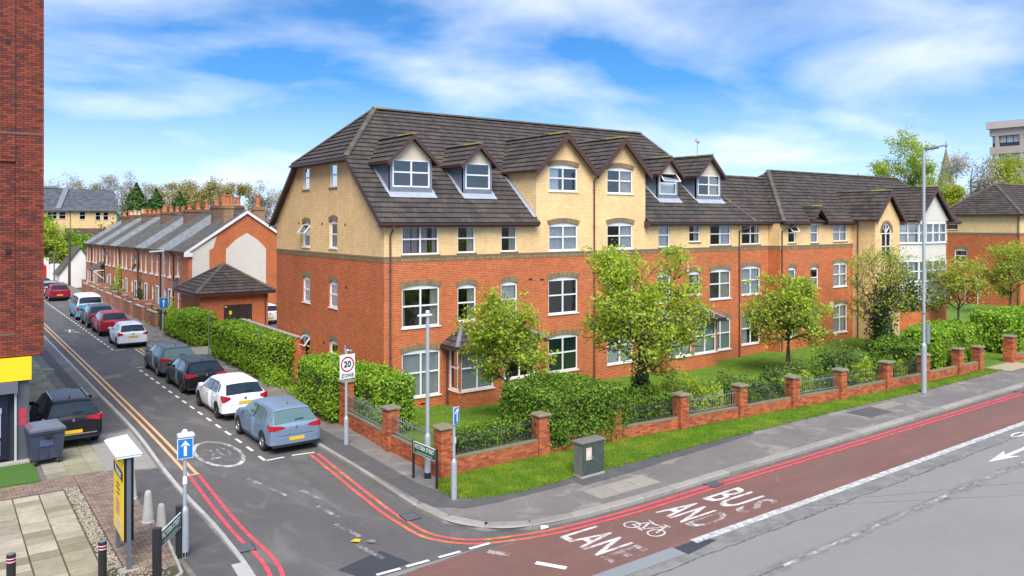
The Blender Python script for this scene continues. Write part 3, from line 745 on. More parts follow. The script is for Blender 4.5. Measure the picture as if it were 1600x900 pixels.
# ================================================================ BUILDING HELPERS
def P(ax, plane, u, d, z): return (u, plane+d, z) if ax == 'y' else (plane+d, u, z)
def wallmesh(mb, ax, plane, u0, u1, z0, z1, holes=(), clip=(), depth=0.12, mi=0):
    us = sorted({u0, u1} | {x for h in holes for x in (h[0], h[1]) if u0 < x < u1}); zs = sorted({z0, z1} | {x for h in holes for x in (h[2], h[3]) if z0 < x < z1})
    for a, b in zip(us, us[1:]):
        for c, d in zip(zs, zs[1:]):
            m, n = (a+b)/2, (c+d)/2
            if any(h[0] < m < h[1] and h[2] < n < h[3] for h in holes): continue
            pl = clip_poly([(a, c), (b, c), (b, d), (a, d)], clip)
            if pl: mb.poly([P(ax, plane, u, 0, z) for u, z in pl], mi)
    for h in holes:
        c, d = max(h[2], z0), min(h[3], z1)
        if d-c < 0.02 or h[1] < u0 or h[0] > u1: continue
        for q in (((h[0], c), (h[0], d)), ((h[1], c), (h[1], d)), ((h[0], c), (h[1], c)), ((h[0], d), (h[1], d))):
            if q[0][1] == q[1][1] and q[0][1] not in (h[2], h[3]): continue
            mb.poly([P(ax, plane, *[q[0][0], 0, q[0][1]]), P(ax, plane, q[1][0], 0, q[1][1]), P(ax, plane, q[1][0], depth, q[1][1]), P(ax, plane, q[0][0], depth, q[0][1])], mi)
ARISE = 0.13
def hole_of(w): return (w['u0'], w['u1'], w['z0'], w['z1']+(ARISE if w.get('arch') else 0))
def W(u0, u1, z0, z1, cols=2, rows=2, arch=False, curt='none', **k): return dict(u0=u0, u1=u1, z0=z0, z1=z1, cols=cols, rows=rows, arch=arch, curt=curt, **k)
def curtain(mb, ax, plane, a, b, z0, z1, d=0.17):
    n = max(6, int((b-a)/0.035)); vs = []
    for i in range(n+1):
        u = a+(b-a)*i/n; dd = d+0.022*math.sin(u*62+1.3*math.sin(u*9))
        vs += [P(ax, plane, u, dd, z0), P(ax, plane, u, dd, z1)]
    mb.add(vs, [(2*i, 2*i+2, 2*i+3, 2*i+1) for i in range(n)])
CURT = {'net': M_CURT_W, 'teal': M_CURT_T, 'mauve': M_CURT_P, 'sides': M_CURT_C, 'right': M_CURT_C, 'left': M_CURT_W, 'rightw': M_CURT_W, 'green': M_CURT_G, 'ochre': M_CURT_D, 'lower': M_CURT_W}
def window(b, ax, plane, w, sill=True, archm=None, frame_m=None, name='window', room=True, rec=0.05):
    u0, u1, z0, z1 = w['u0'], w['u1'], w['z0'], w['z1']; t = 0.062; fm = frame_m or M_UPVC
    mb = MB(); d0, d1 = rec, rec+0.065
    def bar(a, c, e, f, dd=0.0): mb.box(*P(ax, plane, a, d0-dd, e), *P(ax, plane, c, d1, f))
    bar(u0, u0+t, z0, z1); bar(u1-t, u1, z0, z1); bar(u0+t, u1-t, z0, z0+t, 0.004); bar(u0+t, u1-t, z1-t, z1, 0.004)
    cs = [u0+(u1-u0)*i/w['cols'] for i in range(w['cols']+1)]
    tr = w.get('tr', 0.46); rows = w['rows']
    zz = [z0, z1] if rows == 1 else [z0, z1-(z1-z0)*tr, z1]
    if rows == 3: zz = [z0, z0+(z1-z0)*0.33, z0+(z1-z0)*0.66, z1]
    for c in cs[1:-1]: bar(c-t*0.55, c+t*0.55, z0+t, z1-t, 0.006)
    for z in zz[1:-1]:
        for a, c in zip(cs, cs[1:]): bar(a+t*0.56, c-t*0.56, z-t*0.5, z+t*0.5, 0.002)
    if w['arch']:
        n = 12; pts = [(u0, z1+0.003)]
        for i in range(n+1):
            s = i/n; pts.append((u0+(u1-u0)*s, z1+0.004+ARISE*(1-(2*s-1)**2)))
        pts.append((u1, z1+0.003)); mb.prism([P(ax, plane, u, d0, z) for u, z in pts[1:-1]], Vector(P(ax, 0, 0, 0.05, 0)))
    fr = mb.build(name, fm, b)
    if w.get('label'): fr['label'] = w['label']
    for i in range(w['cols']):
        for j in range(len(zz)-1):
            a, c, e, f = cs[i]+t*0.4, cs[i+1]-t*0.4, zz[j]+t*0.4, zz[j+1]-t*0.4
            if w.get('open') and j == len(zz)-2 and i == 0:
                # top-hung light propped open
                m2 = MB(); oz = 0.34; h = f-e
                A = [P(ax, plane, a, d0-0.01, f), P(ax, plane, c, d0-0.01, f), P(ax, plane, c, d0-oz, f-h*0.86), P(ax, plane, a, d0-oz, f-h*0.86)]
                for k in range(4): m2.bar(A[k], A[(k+1) % 4], 0.05, 0.045)
                op = m2.build('opening_light', fm, b); MB().poly(A).build('pane', M_GLASS, op, fixn=False); continue
            MB().poly([P(ax, plane, a, d0+0.03, e), P(ax, plane, c, d0+0.03, e), P(ax, plane, c, d0+0.03, f), P(ax, plane, a, d0+0.03, f)]).build('pane', M_GLASS, fr, fixn=False)
    cu = w['curt']
    if cu != 'none':
        mb = MB(); wd = u1-u0
        if cu in ('net', 'teal', 'green', 'ochre'): curtain(mb, ax, plane, u0+0.03, u1-0.03, z0, z1)
        elif cu == 'mauve':
            for a, c in ((0.02, 0.27), (0.31, 0.47), (0.53, 0.72)): m2 = MB(); curtain(m2, ax, plane, u0+wd*a, u0+wd*c, z0, z1); m2.build('curtain', CURT[cu], fr, fixn=False)
            curtain(mb, ax, plane, u0+wd*0.86, u0+wd*0.97, z0, z1)
        elif cu == 'sides': m2 = MB(); curtain(m2, ax, plane, u0+0.02, u0+wd*0.13, z0, z1); m2.build('curtain', CURT[cu], fr, fixn=False); curtain(mb, ax, plane, u1-wd*0.22, u1-0.02, z0, z1)
        elif cu in ('right', 'rightw'): curtain(mb, ax, plane, u1-wd*0.4, u1-0.02, z0, z1)
        elif cu == 'left': curtain(mb, ax, plane, u0+0.02, u0+wd*0.4, z0, z1)
        elif cu == 'lower': curtain(mb, ax, plane, u0+0.02, u1-0.02, z0, z0+(z1-z0)*0.52)
        mb.build('curtain', CURT[cu], fr, fixn=False)
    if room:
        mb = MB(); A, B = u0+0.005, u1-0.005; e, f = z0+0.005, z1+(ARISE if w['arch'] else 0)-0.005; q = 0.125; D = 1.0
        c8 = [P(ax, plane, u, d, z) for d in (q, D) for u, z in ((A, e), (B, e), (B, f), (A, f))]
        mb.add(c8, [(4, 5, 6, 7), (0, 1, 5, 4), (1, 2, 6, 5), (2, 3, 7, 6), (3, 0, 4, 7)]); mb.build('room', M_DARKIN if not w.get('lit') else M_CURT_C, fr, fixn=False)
    if sill:
        mb = MB(); p = P(ax, plane, u0-0.05, -0.05, z0-0.055); r = P(ax, plane, u1+0.05, rec-0.006, z0-0.003); mb.box(*p, *r); mb.build('sill', M_UPVC if w['arch'] or w.get('wsill') else M_ARCH, fr)
    if w['arch']:
        mb = MB(); n = max(8, int((u1-u0+0.1)/0.075)); a, c = u0-0.06, u1+0.06; H_ = 0.225
        def arc(s): return z1+ARISE*(1-(2*s-1)**2)
        for i in range(n):
            s0, s1 = (i+0.06)/n, (i+0.94)/n
            lean = 0.10
            q = []
            for s in (s0, s1):
                ub = a+(c-a)*s; k = (2*s-1)*lean*(c-a)*0.35
                q.append(((ub, arc(s)), (ub+k, arc(s)+H_)))
            pts = [q[0][0], q[1][0], q[1][1], q[0][1]]
            mb.prism([P(ax, plane, u, -0.012, z) for u, z in pts], Vector(P(ax, 0, 0, 0.04, 0)))
        mb.build('window_arch', archm or M_ARCH, fr, fixn=False)
    return fr

GA, TW = 0.335, 0.30
def tiled(mb, O, U, V, N, u0, u1, v1, clips=(), g=GA, tw=TW, collect=None, v0=0.0, th=0.062):
    O, U, V, N = Vector(O), Vector(U).normalized(), Vector(V).normalized(), Vector(N).normalized()
    k = 0; v = v0
    while v < v1-0.02:
        vt = min(v+g, v1); u = u0-(tw/2 if k % 2 else 0)
        while u < u1:
            a, b = max(u, u0)+0.004, min(u+tw, u1)-0.004
            if b-a > 0.02:
                full = (b-a > tw-0.02) and abs(vt-v-g) < 1e-6
                pl = clip_poly([(a, v), (b, v), (b, vt), (a, vt)], clips)
                if pl:
                    if collect is not None and full and len(pl) == 4 and abs(pl[0][0]-a) < 1e-5 and abs(pl[2][0]-b) < 1e-5 and abs(pl[2][1]-vt) < 1e-5 and abs(pl[0][1]-v) < 1e-5:
                        collect.append((O+U*((a+b)/2)+V*v, U, V, N))
                    else:
                        n = len(pl)
                        top = [O+U*p+V*q+N*(th-(q-v)/g*(th-0.010)) for p, q in pl]; bot = [O+U*p+V*q-N*0.004 for p, q in pl]
                        mb.add(top+bot, [tuple(range(n))]+[(i, n+i, n+(i+1) % n, (i+1) % n) for i in range(n)])
            u += tw
        v += g; k += 1
def tile_objs(collect, mb, parent, mat, limit=300, name='roof_tile', g=GA, tw=TW, th=0.062, ok=None):
    cs = sorted(collect, key=lambda c: ((c[0]-CAM).length + (0 if ok is None or ok(c[0]) else 1000)))
    a = tw/2-0.004
    vs = [(-a, 0, th), (a, 0, th), (a, g, 0.010), (-a, g, 0.010), (-a, 0, -0.004), (a, 0, -0.004), (a, g, -0.004), (-a, g, -0.004)]
    fs = [(0, 1, 2, 3), (0, 4, 5, 1), (1, 5, 6, 2), (2, 6, 7, 3), (3, 7, 4, 0)]
    me = bpy.data.meshes.new('roof_tile'); me.from_pydata(vs, [], fs); me.materials.append(mat)
    for i, (p, U, V, N) in enumerate(cs):
        M = Matrix((( U.x, V.x, N.x, p.x), (U.y, V.y, N.y, p.y), (U.z, V.z, N.z, p.z), (0, 0, 0, 1)))
        if i < limit:
            o = bpy.data.objects.new(name, me); link(o, parent); o.matrix_local = M
        else: mb.add([M @ Vector(v) for v in vs], fs)
def ridge(mb, p0, p1, r=0.13, seg=0.45, lift=0.0):
    p0, p1 = Vector(p0), Vector(p1); d = p1-p0; n = max(1, round(d.length/seg)); dn = d.normalized()
    s = dn.cross(Vector((0, 0, 1))).normalized(); up = s.cross(dn)
    for i in range(n):
        a = p0+d*(i/n)+dn*0.006; b = p0+d*((i+1)/n)-dn*0.006; vs = []
        for p in (a, b):
            for k in range(7):
                th = PI*k/6; vs.append(p+s*(r*math.cos(th))+up*(r*0.75*math.sin(th)+lift-0.03))
        mb.add(vs, [(k, k+1, 8+k, 7+k) for k in range(6)]+[tuple(range(6, -1, -1)), tuple(range(7, 14))])
def gable_roof(b, xc, half, ze, za, yf, main, mat, tiles_mb, ridge_mb, moss_mb, boards_mb, gut_mb, yb_eave=None, over=0.0, bw=0.2):
    """a little roof whose ridge runs in +Y into the main slope z = z0 + s*(y-y0)"""
    y0, z0, s = main
    sl = (za-ze)/half; L = math.hypot(half, za-ze)
    yr = y0+(za-z0)/s
    for sg in (-1, 1):
        O = (xc+sg*half, yf, ze); U = Vector((0, 1, 0)); V = Vector((-sg*half, 0, za-ze)).normalized(); N = Vector((sg*(za-ze), 0, half)).normalized()
        # keep the part above the main slope:  z0+s*(yf+u-y0) <= ze+V.z*v
        cl = [(s, -V.z, ze-z0-s*(yf-y0)+0.05)]
        tiled(tiles_mb, O, U, V, N, 0, yr-yf, L, cl)
        ye = y0+(ze-z0)/s
        if gut_mb is not None:
            gut_mb.box(min(O[0], O[0]+sg*0.09), yf+0.02, ze-0.09, max(O[0], O[0]+sg*0.09), max(ye-0.05, yf+0.3), ze+0.012)
        # barge board on the front edge
        e = Vector((xc+sg*(half+0.03), yf, ze-sl*0.03)); a = Vector((xc, yf, za))
        boards_mb.prism([e+Vector((0, -0.03, 0.03)), a+Vector((0, -0.03, 0.03)), a+Vector((0, -0.03, -bw*1.15)), e+Vector((0, -0.03, -bw))], (0, 0.045, 0))
        # soffit behind it
        boards_mb.prism([e+Vector((0, 0.016, -0.03)), a+Vector((0, 0.016, -0.03)), a+Vector((0, 0.016, -0.07)), e+Vector((0, 0.016, -0.07))], (0, 0.24, 0))
    k = min(1.4, (yr-yf)*0.45)
    ridge(moss_mb, (xc, yf-0.02, za+0.05), (xc, yf+k, za+0.05), 0.12)
    ridge(ridge_mb, (xc, yf+k, za+0.05), (xc, yr, za+0.05), 0.12)
    return yr
def dentil_band(mb, ax, plane, u0, u1, z0=6.10, h=0.2, flip=1):
    n = int((u1-u0)/0.1125)
    w = (u1-u0)/n
    for i in range(n):
        lo = 0.055 if i % 2 else 0.0
        a, c = u0+w*i+0.004, u0+w*(i+1)-0.004
        mb.box(*P(ax, plane, a, -0.02, z0-lo), *P(ax, plane, c, 0.03, z0+h*0.62))
    mb.box(*P(ax, plane, u0, -0.03, z0+h*0.64), *P(ax, plane, u1, 0.03, z0+h))
def downpipe(b, x, y, z1, z0, jog=None):
    mb = MB()
    if jog: mb.path([(jog[0], jog[1], z1), (jog[0], jog[1], z1-0.12), (x, y, z1-0.4), (x, y, z0)], 0.042, 8)
    else: mb.tube((x, y, z0), (x, y, z1), 0.042)
    z = z0+0.6
    while z < z1-0.5: mb.tube((x, y, z), (x, y, z+0.06), 0.055); z += 1.8
    return mb.build('downpipe', M_PIPE, b)

# ================================================================ TALL APARTMENT BLOCK
B1 = thing('apartment_building', 'large four-storey block of red and cream brick with dormers, on the street corner', 'building', (15.06, 29.4, 0))
B1.location = (0, 0, 0)
XF, YF, XE, YB = 15.06, 29.4, 41.06, 42.0
GB = -0.75
win2 = [W(15.89, 17.70, 6.36, 7.58, curt='mauve'), W(18.65, 19.60, 6.38, 7.58, 1, curt='right'), W(21.01, 21.92, 6.38, 7.58, 1, curt='right'),
        W(23.83, 25.66, 6.36, 7.58, arch=True, curt='net'), W(27.64, 29.46, 6.36, 7.60, arch=True, curt='rightw'),
        W(31.38, 32.28, 6.38, 7.58, 1, curt='net'), W(33.83, 34.74, 6.62, 7.60, 1, curt='right'), W(35.61, 37.43, 6.40, 7.60, curt='rightw'), W(38.43, 40.19, 6.40, 7.60, curt='sides')]
win3 = [W(23.83, 25.64, 9.24, 10.40, arch=True, curt='left'), W(27.64, 29.46, 9.20, 10.42, arch=True, curt='right', open=False)]
win1 = [W(15.89, 17.73, 3.28, 4.94, arch=True, curt='sides'), W(18.65, 19.63, 3.35, 4.86, 1, arch=True, curt='right'), W(21.0, 21.94, 3.35, 4.88, 1, arch=True, curt='net'),
        W(23.80, 25.66, 3.30, 4.96, arch=True), W(27.64, 29.46, 3.30, 4.96, arch=True, curt='sides'), W(31.35, 32.32, 3.40, 4.82, 1, arch=True, curt='teal'),
        W(33.80, 34.74, 3.68, 4.86, 1, arch=True, curt='rightw'), W(35.57, 37.43, 3.32, 4.92, arch=True, curt='right'), W(38.43, 40.19, 3.42, 5.0, arch=True, curt='net')]
win0 = [W(15.89, 17.76, 0.30, 2.20, arch=True, curt='net', wsill=True), W(23.80, 25.66, 0.50, 2.16, arch=True, curt='green'), W(27.64, 29.46, 0.48, 2.16, arch=True, curt='net'),
        W(35.64, 37.43, 0.38, 2.14, arch=True, curt='teal'), W(38.43, 40.19, 0.48, 2.2, arch=True, curt='left')]
allf = win2+win3+win1+win0
for k, w in enumerate(allf): w['u1'] += 0.0
SP = 6.17
mb = MB(); wallmesh(mb, 'y', YF, XF, XE, GB, SP, [hole_of(w) for w in allf])
fw_ = mb.build('red_brick_wall', M_RED, B1); fw_['label'] = 'red brick lower front wall of the tall block'
mb = MB()
wallmesh(mb, 'y', YF, XF, 23.05, SP, 7.80, [hole_of(w) for w in win2])
wallmesh(mb, 'y', YF, 30.38, XE, SP, 7.80, [hole_of(w) for w in win2])
G1, G2 = 24.80, 28.64
for c, a, b_ in ((G1, 23.05, 26.72), (G2, 26.72, 30.38)):
    cl = [hp((c, 12.0), (c-1, 11.05), (c, 5)), hp((c, 12.0), (c+1, 11.05), (c, 5))]
    wallmesh(mb, 'y', YF, a, b_, SP, 12.0, [hole_of(w) for w in win2+win3], cl)
for x in (23.05, 30.38):   # cheeks of the gabled bay
    mb.poly([(x, YF, 7.5), (x, 32.6, 10.2), (x, YF, 10.25)])
mb.build('cream_brick_wall', M_CREAM, B1)['label'] = 'cream brick upper front wall of the tall block'
# side wall to the street
sw = [W(37.41, 38.25, 9.36, 10.45, 1), W(34.10, 34.95, 9.36, 10.45, 1), W(37.35, 38.28, 6.50, 7.62, 1, arch=True, curt='net', open=True), W(34.08, 34.97, 6.53, 7.72, 1, arch=True, curt='lower'),
      W(37.33, 38.25, 3.74, 4.92, 1, arch=True, curt='net'), W(34.06, 35.0, 3.76, 4.88, 1, arch=True, curt='net'), W(37.35, 38.28, 0.95, 2.06, 1, arch=True, open=True), W(34.06, 34.98, 1.0, 2.12, 1, arch=True, curt='lower')]
mb = MB(); wallmesh(mb, 'x', XF, YF, YB, GB, SP, [hole_of(w) for w in sw])
mb.poly([(XF, YB, GB), (XE, YB, GB), (XE, YB, 8), (XF, YB, 8)])
mb.poly([(XE, YF, GB), (XE, YB, GB), (XE, YB, 8), (XE, YF, 8)])
mb.build('red_brick_wall', M_RED, B1)['label'] = 'red brick lower side wall facing the side street'
ms = 0.85
cl = [(-ms, 1, 7.62-ms*29.1), (ms, 1, 7.62+ms*42.3), (0, 1, 10.56)]
mb = MB(); wallmesh(mb, 'x', XF, YF, YB, SP, 10.6, [hole_of(w) for w in sw], cl)
mb.build('cream_brick_wall', M_CREAM, B1)['label'] = 'cream brick gable of the side wall under the half-hip'
for w in allf: window(B1, 'y', YF, w)
for w in sw: window(B1, 'x', XF, w)
mb = MB(); dentil_band(mb, 'y', YF, XF-0.02, XE); dentil_band(mb, 'x', XF, YF, YB); mb.build('string_course', M_ARCH, B1, fixn=False)
# main roof
YE, ZE, YR, ZR = 29.08, 7.70, 35.70, 13.33
ms = (ZR-ZE)/(YR-YE); XV = 14.74
HL = (32.49, ZE+ms*(32.49-YE))       # half-hip springing on the front slope
XR0, XR1, XH = 17.75, 36.4, 39.45
Uf, Vf, Nf = Vector((1, 0, 0)), Vector((0, YR-YE, ZR-ZE)).normalized(), Vector((0, -(ZR-ZE), YR-YE)).normalized()
LS = math.hypot(YR-YE, ZR-ZE); vh = LS*(32.49-YE)/(YR-YE)
tiles = MB(); coll = []
cl_l = [hp((XV, vh), (XR0, LS), (20, 0))]
cl_r = [hp((XH, 0), (XR1, LS), (20, 0))]
O = Vector((0, YE, ZE))
tiled(tiles, O, Uf, Vf, Nf, XV, 23.05, LS, cl_l, collect=coll)
tiled(tiles, O, Uf, Vf, Nf, 30.38, XH, LS, cl_r, collect=coll)
tiled(tiles, O, Uf, Vf, Nf, 23.05, 30.38, LS, (), v0=GA*9)
# half-hip
hz = HL[1]; LH = math.hypot(XR0-XV, ZR-hz)
Vh = Vector((XR0-XV, 0, ZR-hz)).normalized(); Nh = Vector((-(ZR-hz), 0, XR0-XV)).normalized()
yb_h = 2*YR-HL[0]
tiled(tiles, (XV-0.02, 0, hz), (0, 1, 0), Vh, Nh, HL[0], yb_h, LH, [hp((HL[0], 0), (YR, LH), (YR, 0)), hp((yb_h, 0), (YR, LH), (YR, 0))], collect=None)
def not_under_dormer(p):
    return not any(abs(p.x-c) < h and p.y > 30.2 for c, h in ((17.0, 1.3), (20.5, 1.1), (33.4, 1.1), (36.9, 1.4)))
tile_objs(coll, tiles, B1, M_TILE, 300, ok=not_under_dormer)
# underlay, back slope and right hip
mb = MB(); e = -0.03
mb.poly([(XV, YE, ZE+e), (23.0, YE, ZE+e), (23.0, YF+0.3, ZE+e+ms*(YF+0.3-YE)), (23.0, YR, ZR+e), (XR0, YR, ZR+e), (XV, HL[0], HL[1]+e)])
mb.poly([(23.0, 30.2, ZE+e+ms*(30.2-YE)), (30.4, 30.2, ZE+e+ms*(30.2-YE)), (30.4, YR, ZR+e), (23.0, YR, ZR+e)])
mb.poly([(30.4, YE, ZE+e), (XH, YE, ZE+e), (XR1, YR, ZR+e), (30.4, YR, ZR+e)])
mb.poly([(XV, HL[0], HL[1]+e), (XR0, YR, ZR+e), (XV, yb_h, HL[1]+e)])
mb.poly([(XR0, YR, ZR+e), (XR1, YR, ZR+e), (XH, 42.3, ZE), (XV, 42.3, ZE), (XV, yb_h, HL[1]+e)])
mb.poly([(XH, YE, ZE+e), (XH, 42.3, ZE+e), (XR1, YR, ZR+e)])
mb.build('roof_deck', M_UNDER, B1, fixn=False)
# dormers
ridges, mossr, boards, guts = MB(), MB(), MB(), MB()
main = (YE, ZE, ms)
def dormer(wu0, wu1, apex, label, rows_cols, curt, open_=False):
    xc = (wu0+wu1)/2; half = (wu1-wu0)/2+0.33; yf = 30.58
    dm = None
    w = W(wu0, wu1, 9.28, 10.48, rows_cols, 2, curt=curt); w['open'] = open_
    f = window(B1, 'y', yf, w, sill=False, name='dormer_window', rec=0.0)
    f['label'] = label
    x0, x1 = wu0-0.13, wu1+0.13; zb = ZE+ms*(yf-YE)-0.15
    m = MB()
    for a, c in ((x0, wu0), (wu1, x1)): m.box(a, yf, zb, c, yf+0.12, 10.5)
    m.box(wu0, yf, zb, wu1, yf+0.10, 9.275)
    for x in (x0, x1): m.poly([(x, yf, zb), (x, yf+0.001, 10.5), (x, YE+(10.5-ZE)/ms, 10.5)])
    m.build('dormer_cheek', M_LEAD, B1, fixn=False)
    m = MB()
    q = Vector((0, -0.75, -0.64)).normalized()
    a = Vector((x0-0.12, yf-0.004, ZE+ms*(yf-YE)+0.075)); c = Vector((x1+0.12, yf-0.004, a.z))
    m.prism([a, c, c+q*0.36, a+q*0.36], (0, 0, 0.015))
    for x, s in ((x0, -1), (x1, 1)):
        p0 = Vector((x+s*0.06, yf, ZE+ms*(yf-YE)+0.06)); ye = YE+(10.40-ZE)/ms; p1 = Vector((x+s*0.06, ye, 10.46))
        m.prism([p0+Vector((-0.09, 0, 0)), p0+Vector((0.09, 0, 0)), p1+Vector((0.09, 0, 0)), p1+Vector((-0.09, 0, 0))], (0, 0, 0.02))
    m.build('flashing', M_LEADL, B1, fixn=False)
    m = MB(); za = apex
    m.prism([(x0, yf+0.02, 10.49), (x1, yf+0.02, 10.49), (xc, yf+0.02, za-0.12)], (0, 0.08, 0)); m.build('dormer_gable', M_RENDG, B1)
    gable_roof(B1, xc, half, 10.36, za, yf-0.27, main, M_TILE, tiles, ridges, mossr, boards, guts, bw=0.16)
dormer(16.07, 17.92, 11.58, 'wide dormer window nearest the street corner', 2, 'none')
dormer(19.83, 21.19, 11.36, 'narrower dormer window next to the gabled bay, on its left', 1, 'none')
dormer(32.71, 34.10, 11.36, 'narrow dormer window right of the gabled bay, top light ajar', 1, 'lower', True)
dormer(35.93, 37.88, 11.62, 'last dormer window on the right of the tall roof', 2, 'right')
# the two big gables
for c, rgt in ((G1, False), (G2, True)):
    gable_roof(B1, c, 1.93, 10.18, 12.05, 29.08, main, M_TILE, tiles, ridges, mossr, boards, guts if False else None, bw=0.26)
guts.box(22.78, 29.1, 10.10, 22.87, 31.9, 10.2); guts.box(30.57, 29.1, 10.10, 30.66, 31.9, 10.2)
# stepped lead flashing where the roof meets the gabled bay
m = MB()
for x in (23.0,):
    p0 = Vector((x, YE+0.25, ZE+ms*0.25+0.05)); p1 = Vector((x, 31.7, ZE+ms*(31.7-YE)+0.05))
    m.prism([p0+Vector((-0.16, 0, 0)), p0, p1, p1+Vector((-0.16, 0, 0))], (0, 0, 0.03))
    for i in range(14):
        y = 29.45+0.16*i; z = ZE+ms*(y-YE); m.box(x, y, z, x+0.045, y+0.155, z+0.2)
m.build('flashing', M_LEADL, B1)
ridge(ridges, (XR0, YR, ZR+0.05), (XR1, YR, ZR+0.05), 0.15)
ridge(ridges, (XV, HL[0], HL[1]+0.06), (XR0, YR, ZR+0.06), 0.14)
ridge(ridges, (XV, yb_h, HL[1]+0.06), (XR0, YR, ZR+0.06), 0.14)
ridge(ridges, (XH, YE, ZE+0.05), (XR1, YR, ZR+0.05), 0.12)
ridge(mossr, (XR0-0.1, YR, ZR+0.075), (XR0+0.55, YR, ZR+0.075), 0.17); ridge(mossr, (XR1-0.6, YR, ZR+0.07), (XR1, YR, ZR+0.07), 0.16)
stuff(tiles.build('roof_tiles', M_TILE, B1, fixn=False)); stuff(ridges.build('ridge_tiles', M_RIDGE, B1, fixn=False)); stuff(mossr.build('mossy_ridge_tiles', M_MOSSR, B1, fixn=False))
# verge boards and soffits on the street gable
def verge(y0, z0, y1, z1):
    boards.prism([(XV+0.0, y0, z0-0.02), (XV, y1, z1-0.02), (XV, y1, z1-0.24), (XV, y0, z0-0.24)], (0.05, 0, 0))
    boards.prism([(XV+0.05, y0, z0-0.10), (XV+0.05, y1, z1-0.10), (XV+0.05, y1, z1-0.15), (XV+0.05, y0, z0-0.15)], (0.28, 0, 0))
verge(YE, ZE, HL[0], HL[1]); verge(2*YR-YE, ZE, yb_h, HL[1])
boards.box(XV-0.06, HL[0]-0.05, hz-0.13, XV+0.0, yb_h+0.05, hz-0.005); boards.box(XV, HL[0], hz-0.13, XF-0.005, yb_h, hz-0.07)
guts.box(XV-0.13, HL[0]-0.12, hz-0.10, XV-0.06, yb_h+0.12, hz+0.0)
for a, c in ((XV, 23.02), (30.4, XH+1.6)):
    boards.box(a, YE+0.03, ZE-0.17, c, YE+0.07, ZE-0.02); boards.box(a+0.04, YE+0.07, ZE-0.14, c, YF-0.003, ZE-0.10)
    guts.box(a-0.02, YE-0.07, ZE-0.09, c, YE+0.03, ZE+0.005)
boards.box(30.28, YE-0.02, ZE-0.24, 30.44, YF-0.01, ZE+0.1)
boards.build('bargeboards', M_FASC, B1); guts.build('gutter', M_GUT, B1)
downpipe(B1, 15.32, YF-0.06, ZE-0.1, -0.3, (15.32, YE-0.02)); downpipe(B1, 26.70, YF-0.06, 10.2, -0.3, (26.70, 29.05)); downpipe(B1, 38.15, YF-0.06, ZE-0.1, -0.3, (38.9, YE-0.02))
for (y, z) in ((35.8, 7.65), (33.2, 7.62), (38.8, 7.68), (33.1, 4.8), (35.6, 2.0)): MB().box(XF-0.012, y-0.06, z-0.06, XF+0.02, y+0.06, z+0.06).build('air_vent', M_BLACKM, B1)
for (x, z) in ((22.7, 5.05), (16.9, -0.02), (33.1, 5.05), (33.0, 4.7), (23.4, 5.0), (38.2, 4.9)): MB().box(x-0.11, YF-0.012, z-0.035, x+0.11, YF+0.02, z+0.035).build('air_vent', M_BLACKM, B1)
MB().box(33.62, YF-0.05, 4.98, 33.72, YF-0.005, 5.5).tube((33.67, YF-0.04, 5.0), (33.67, YF-0.04, 5.55), 0.04).build('overflow_stain_pipe', M_RENDER, B1)
m = MB(); m.tube((39.9, 34.0, 9.8), (39.9, 34.0, 13.1), 0.022); m.tube((39.6, 34.0, 12.95), (40.2, 34.0, 12.95), 0.02); m.tube((39.9, 33.9, 12.85), (39.9, 34.1, 13.05), 0.07); m.build('aerial', plain('pink_aerial', (0.45, 0.25, 0.28), 0.5), B1)

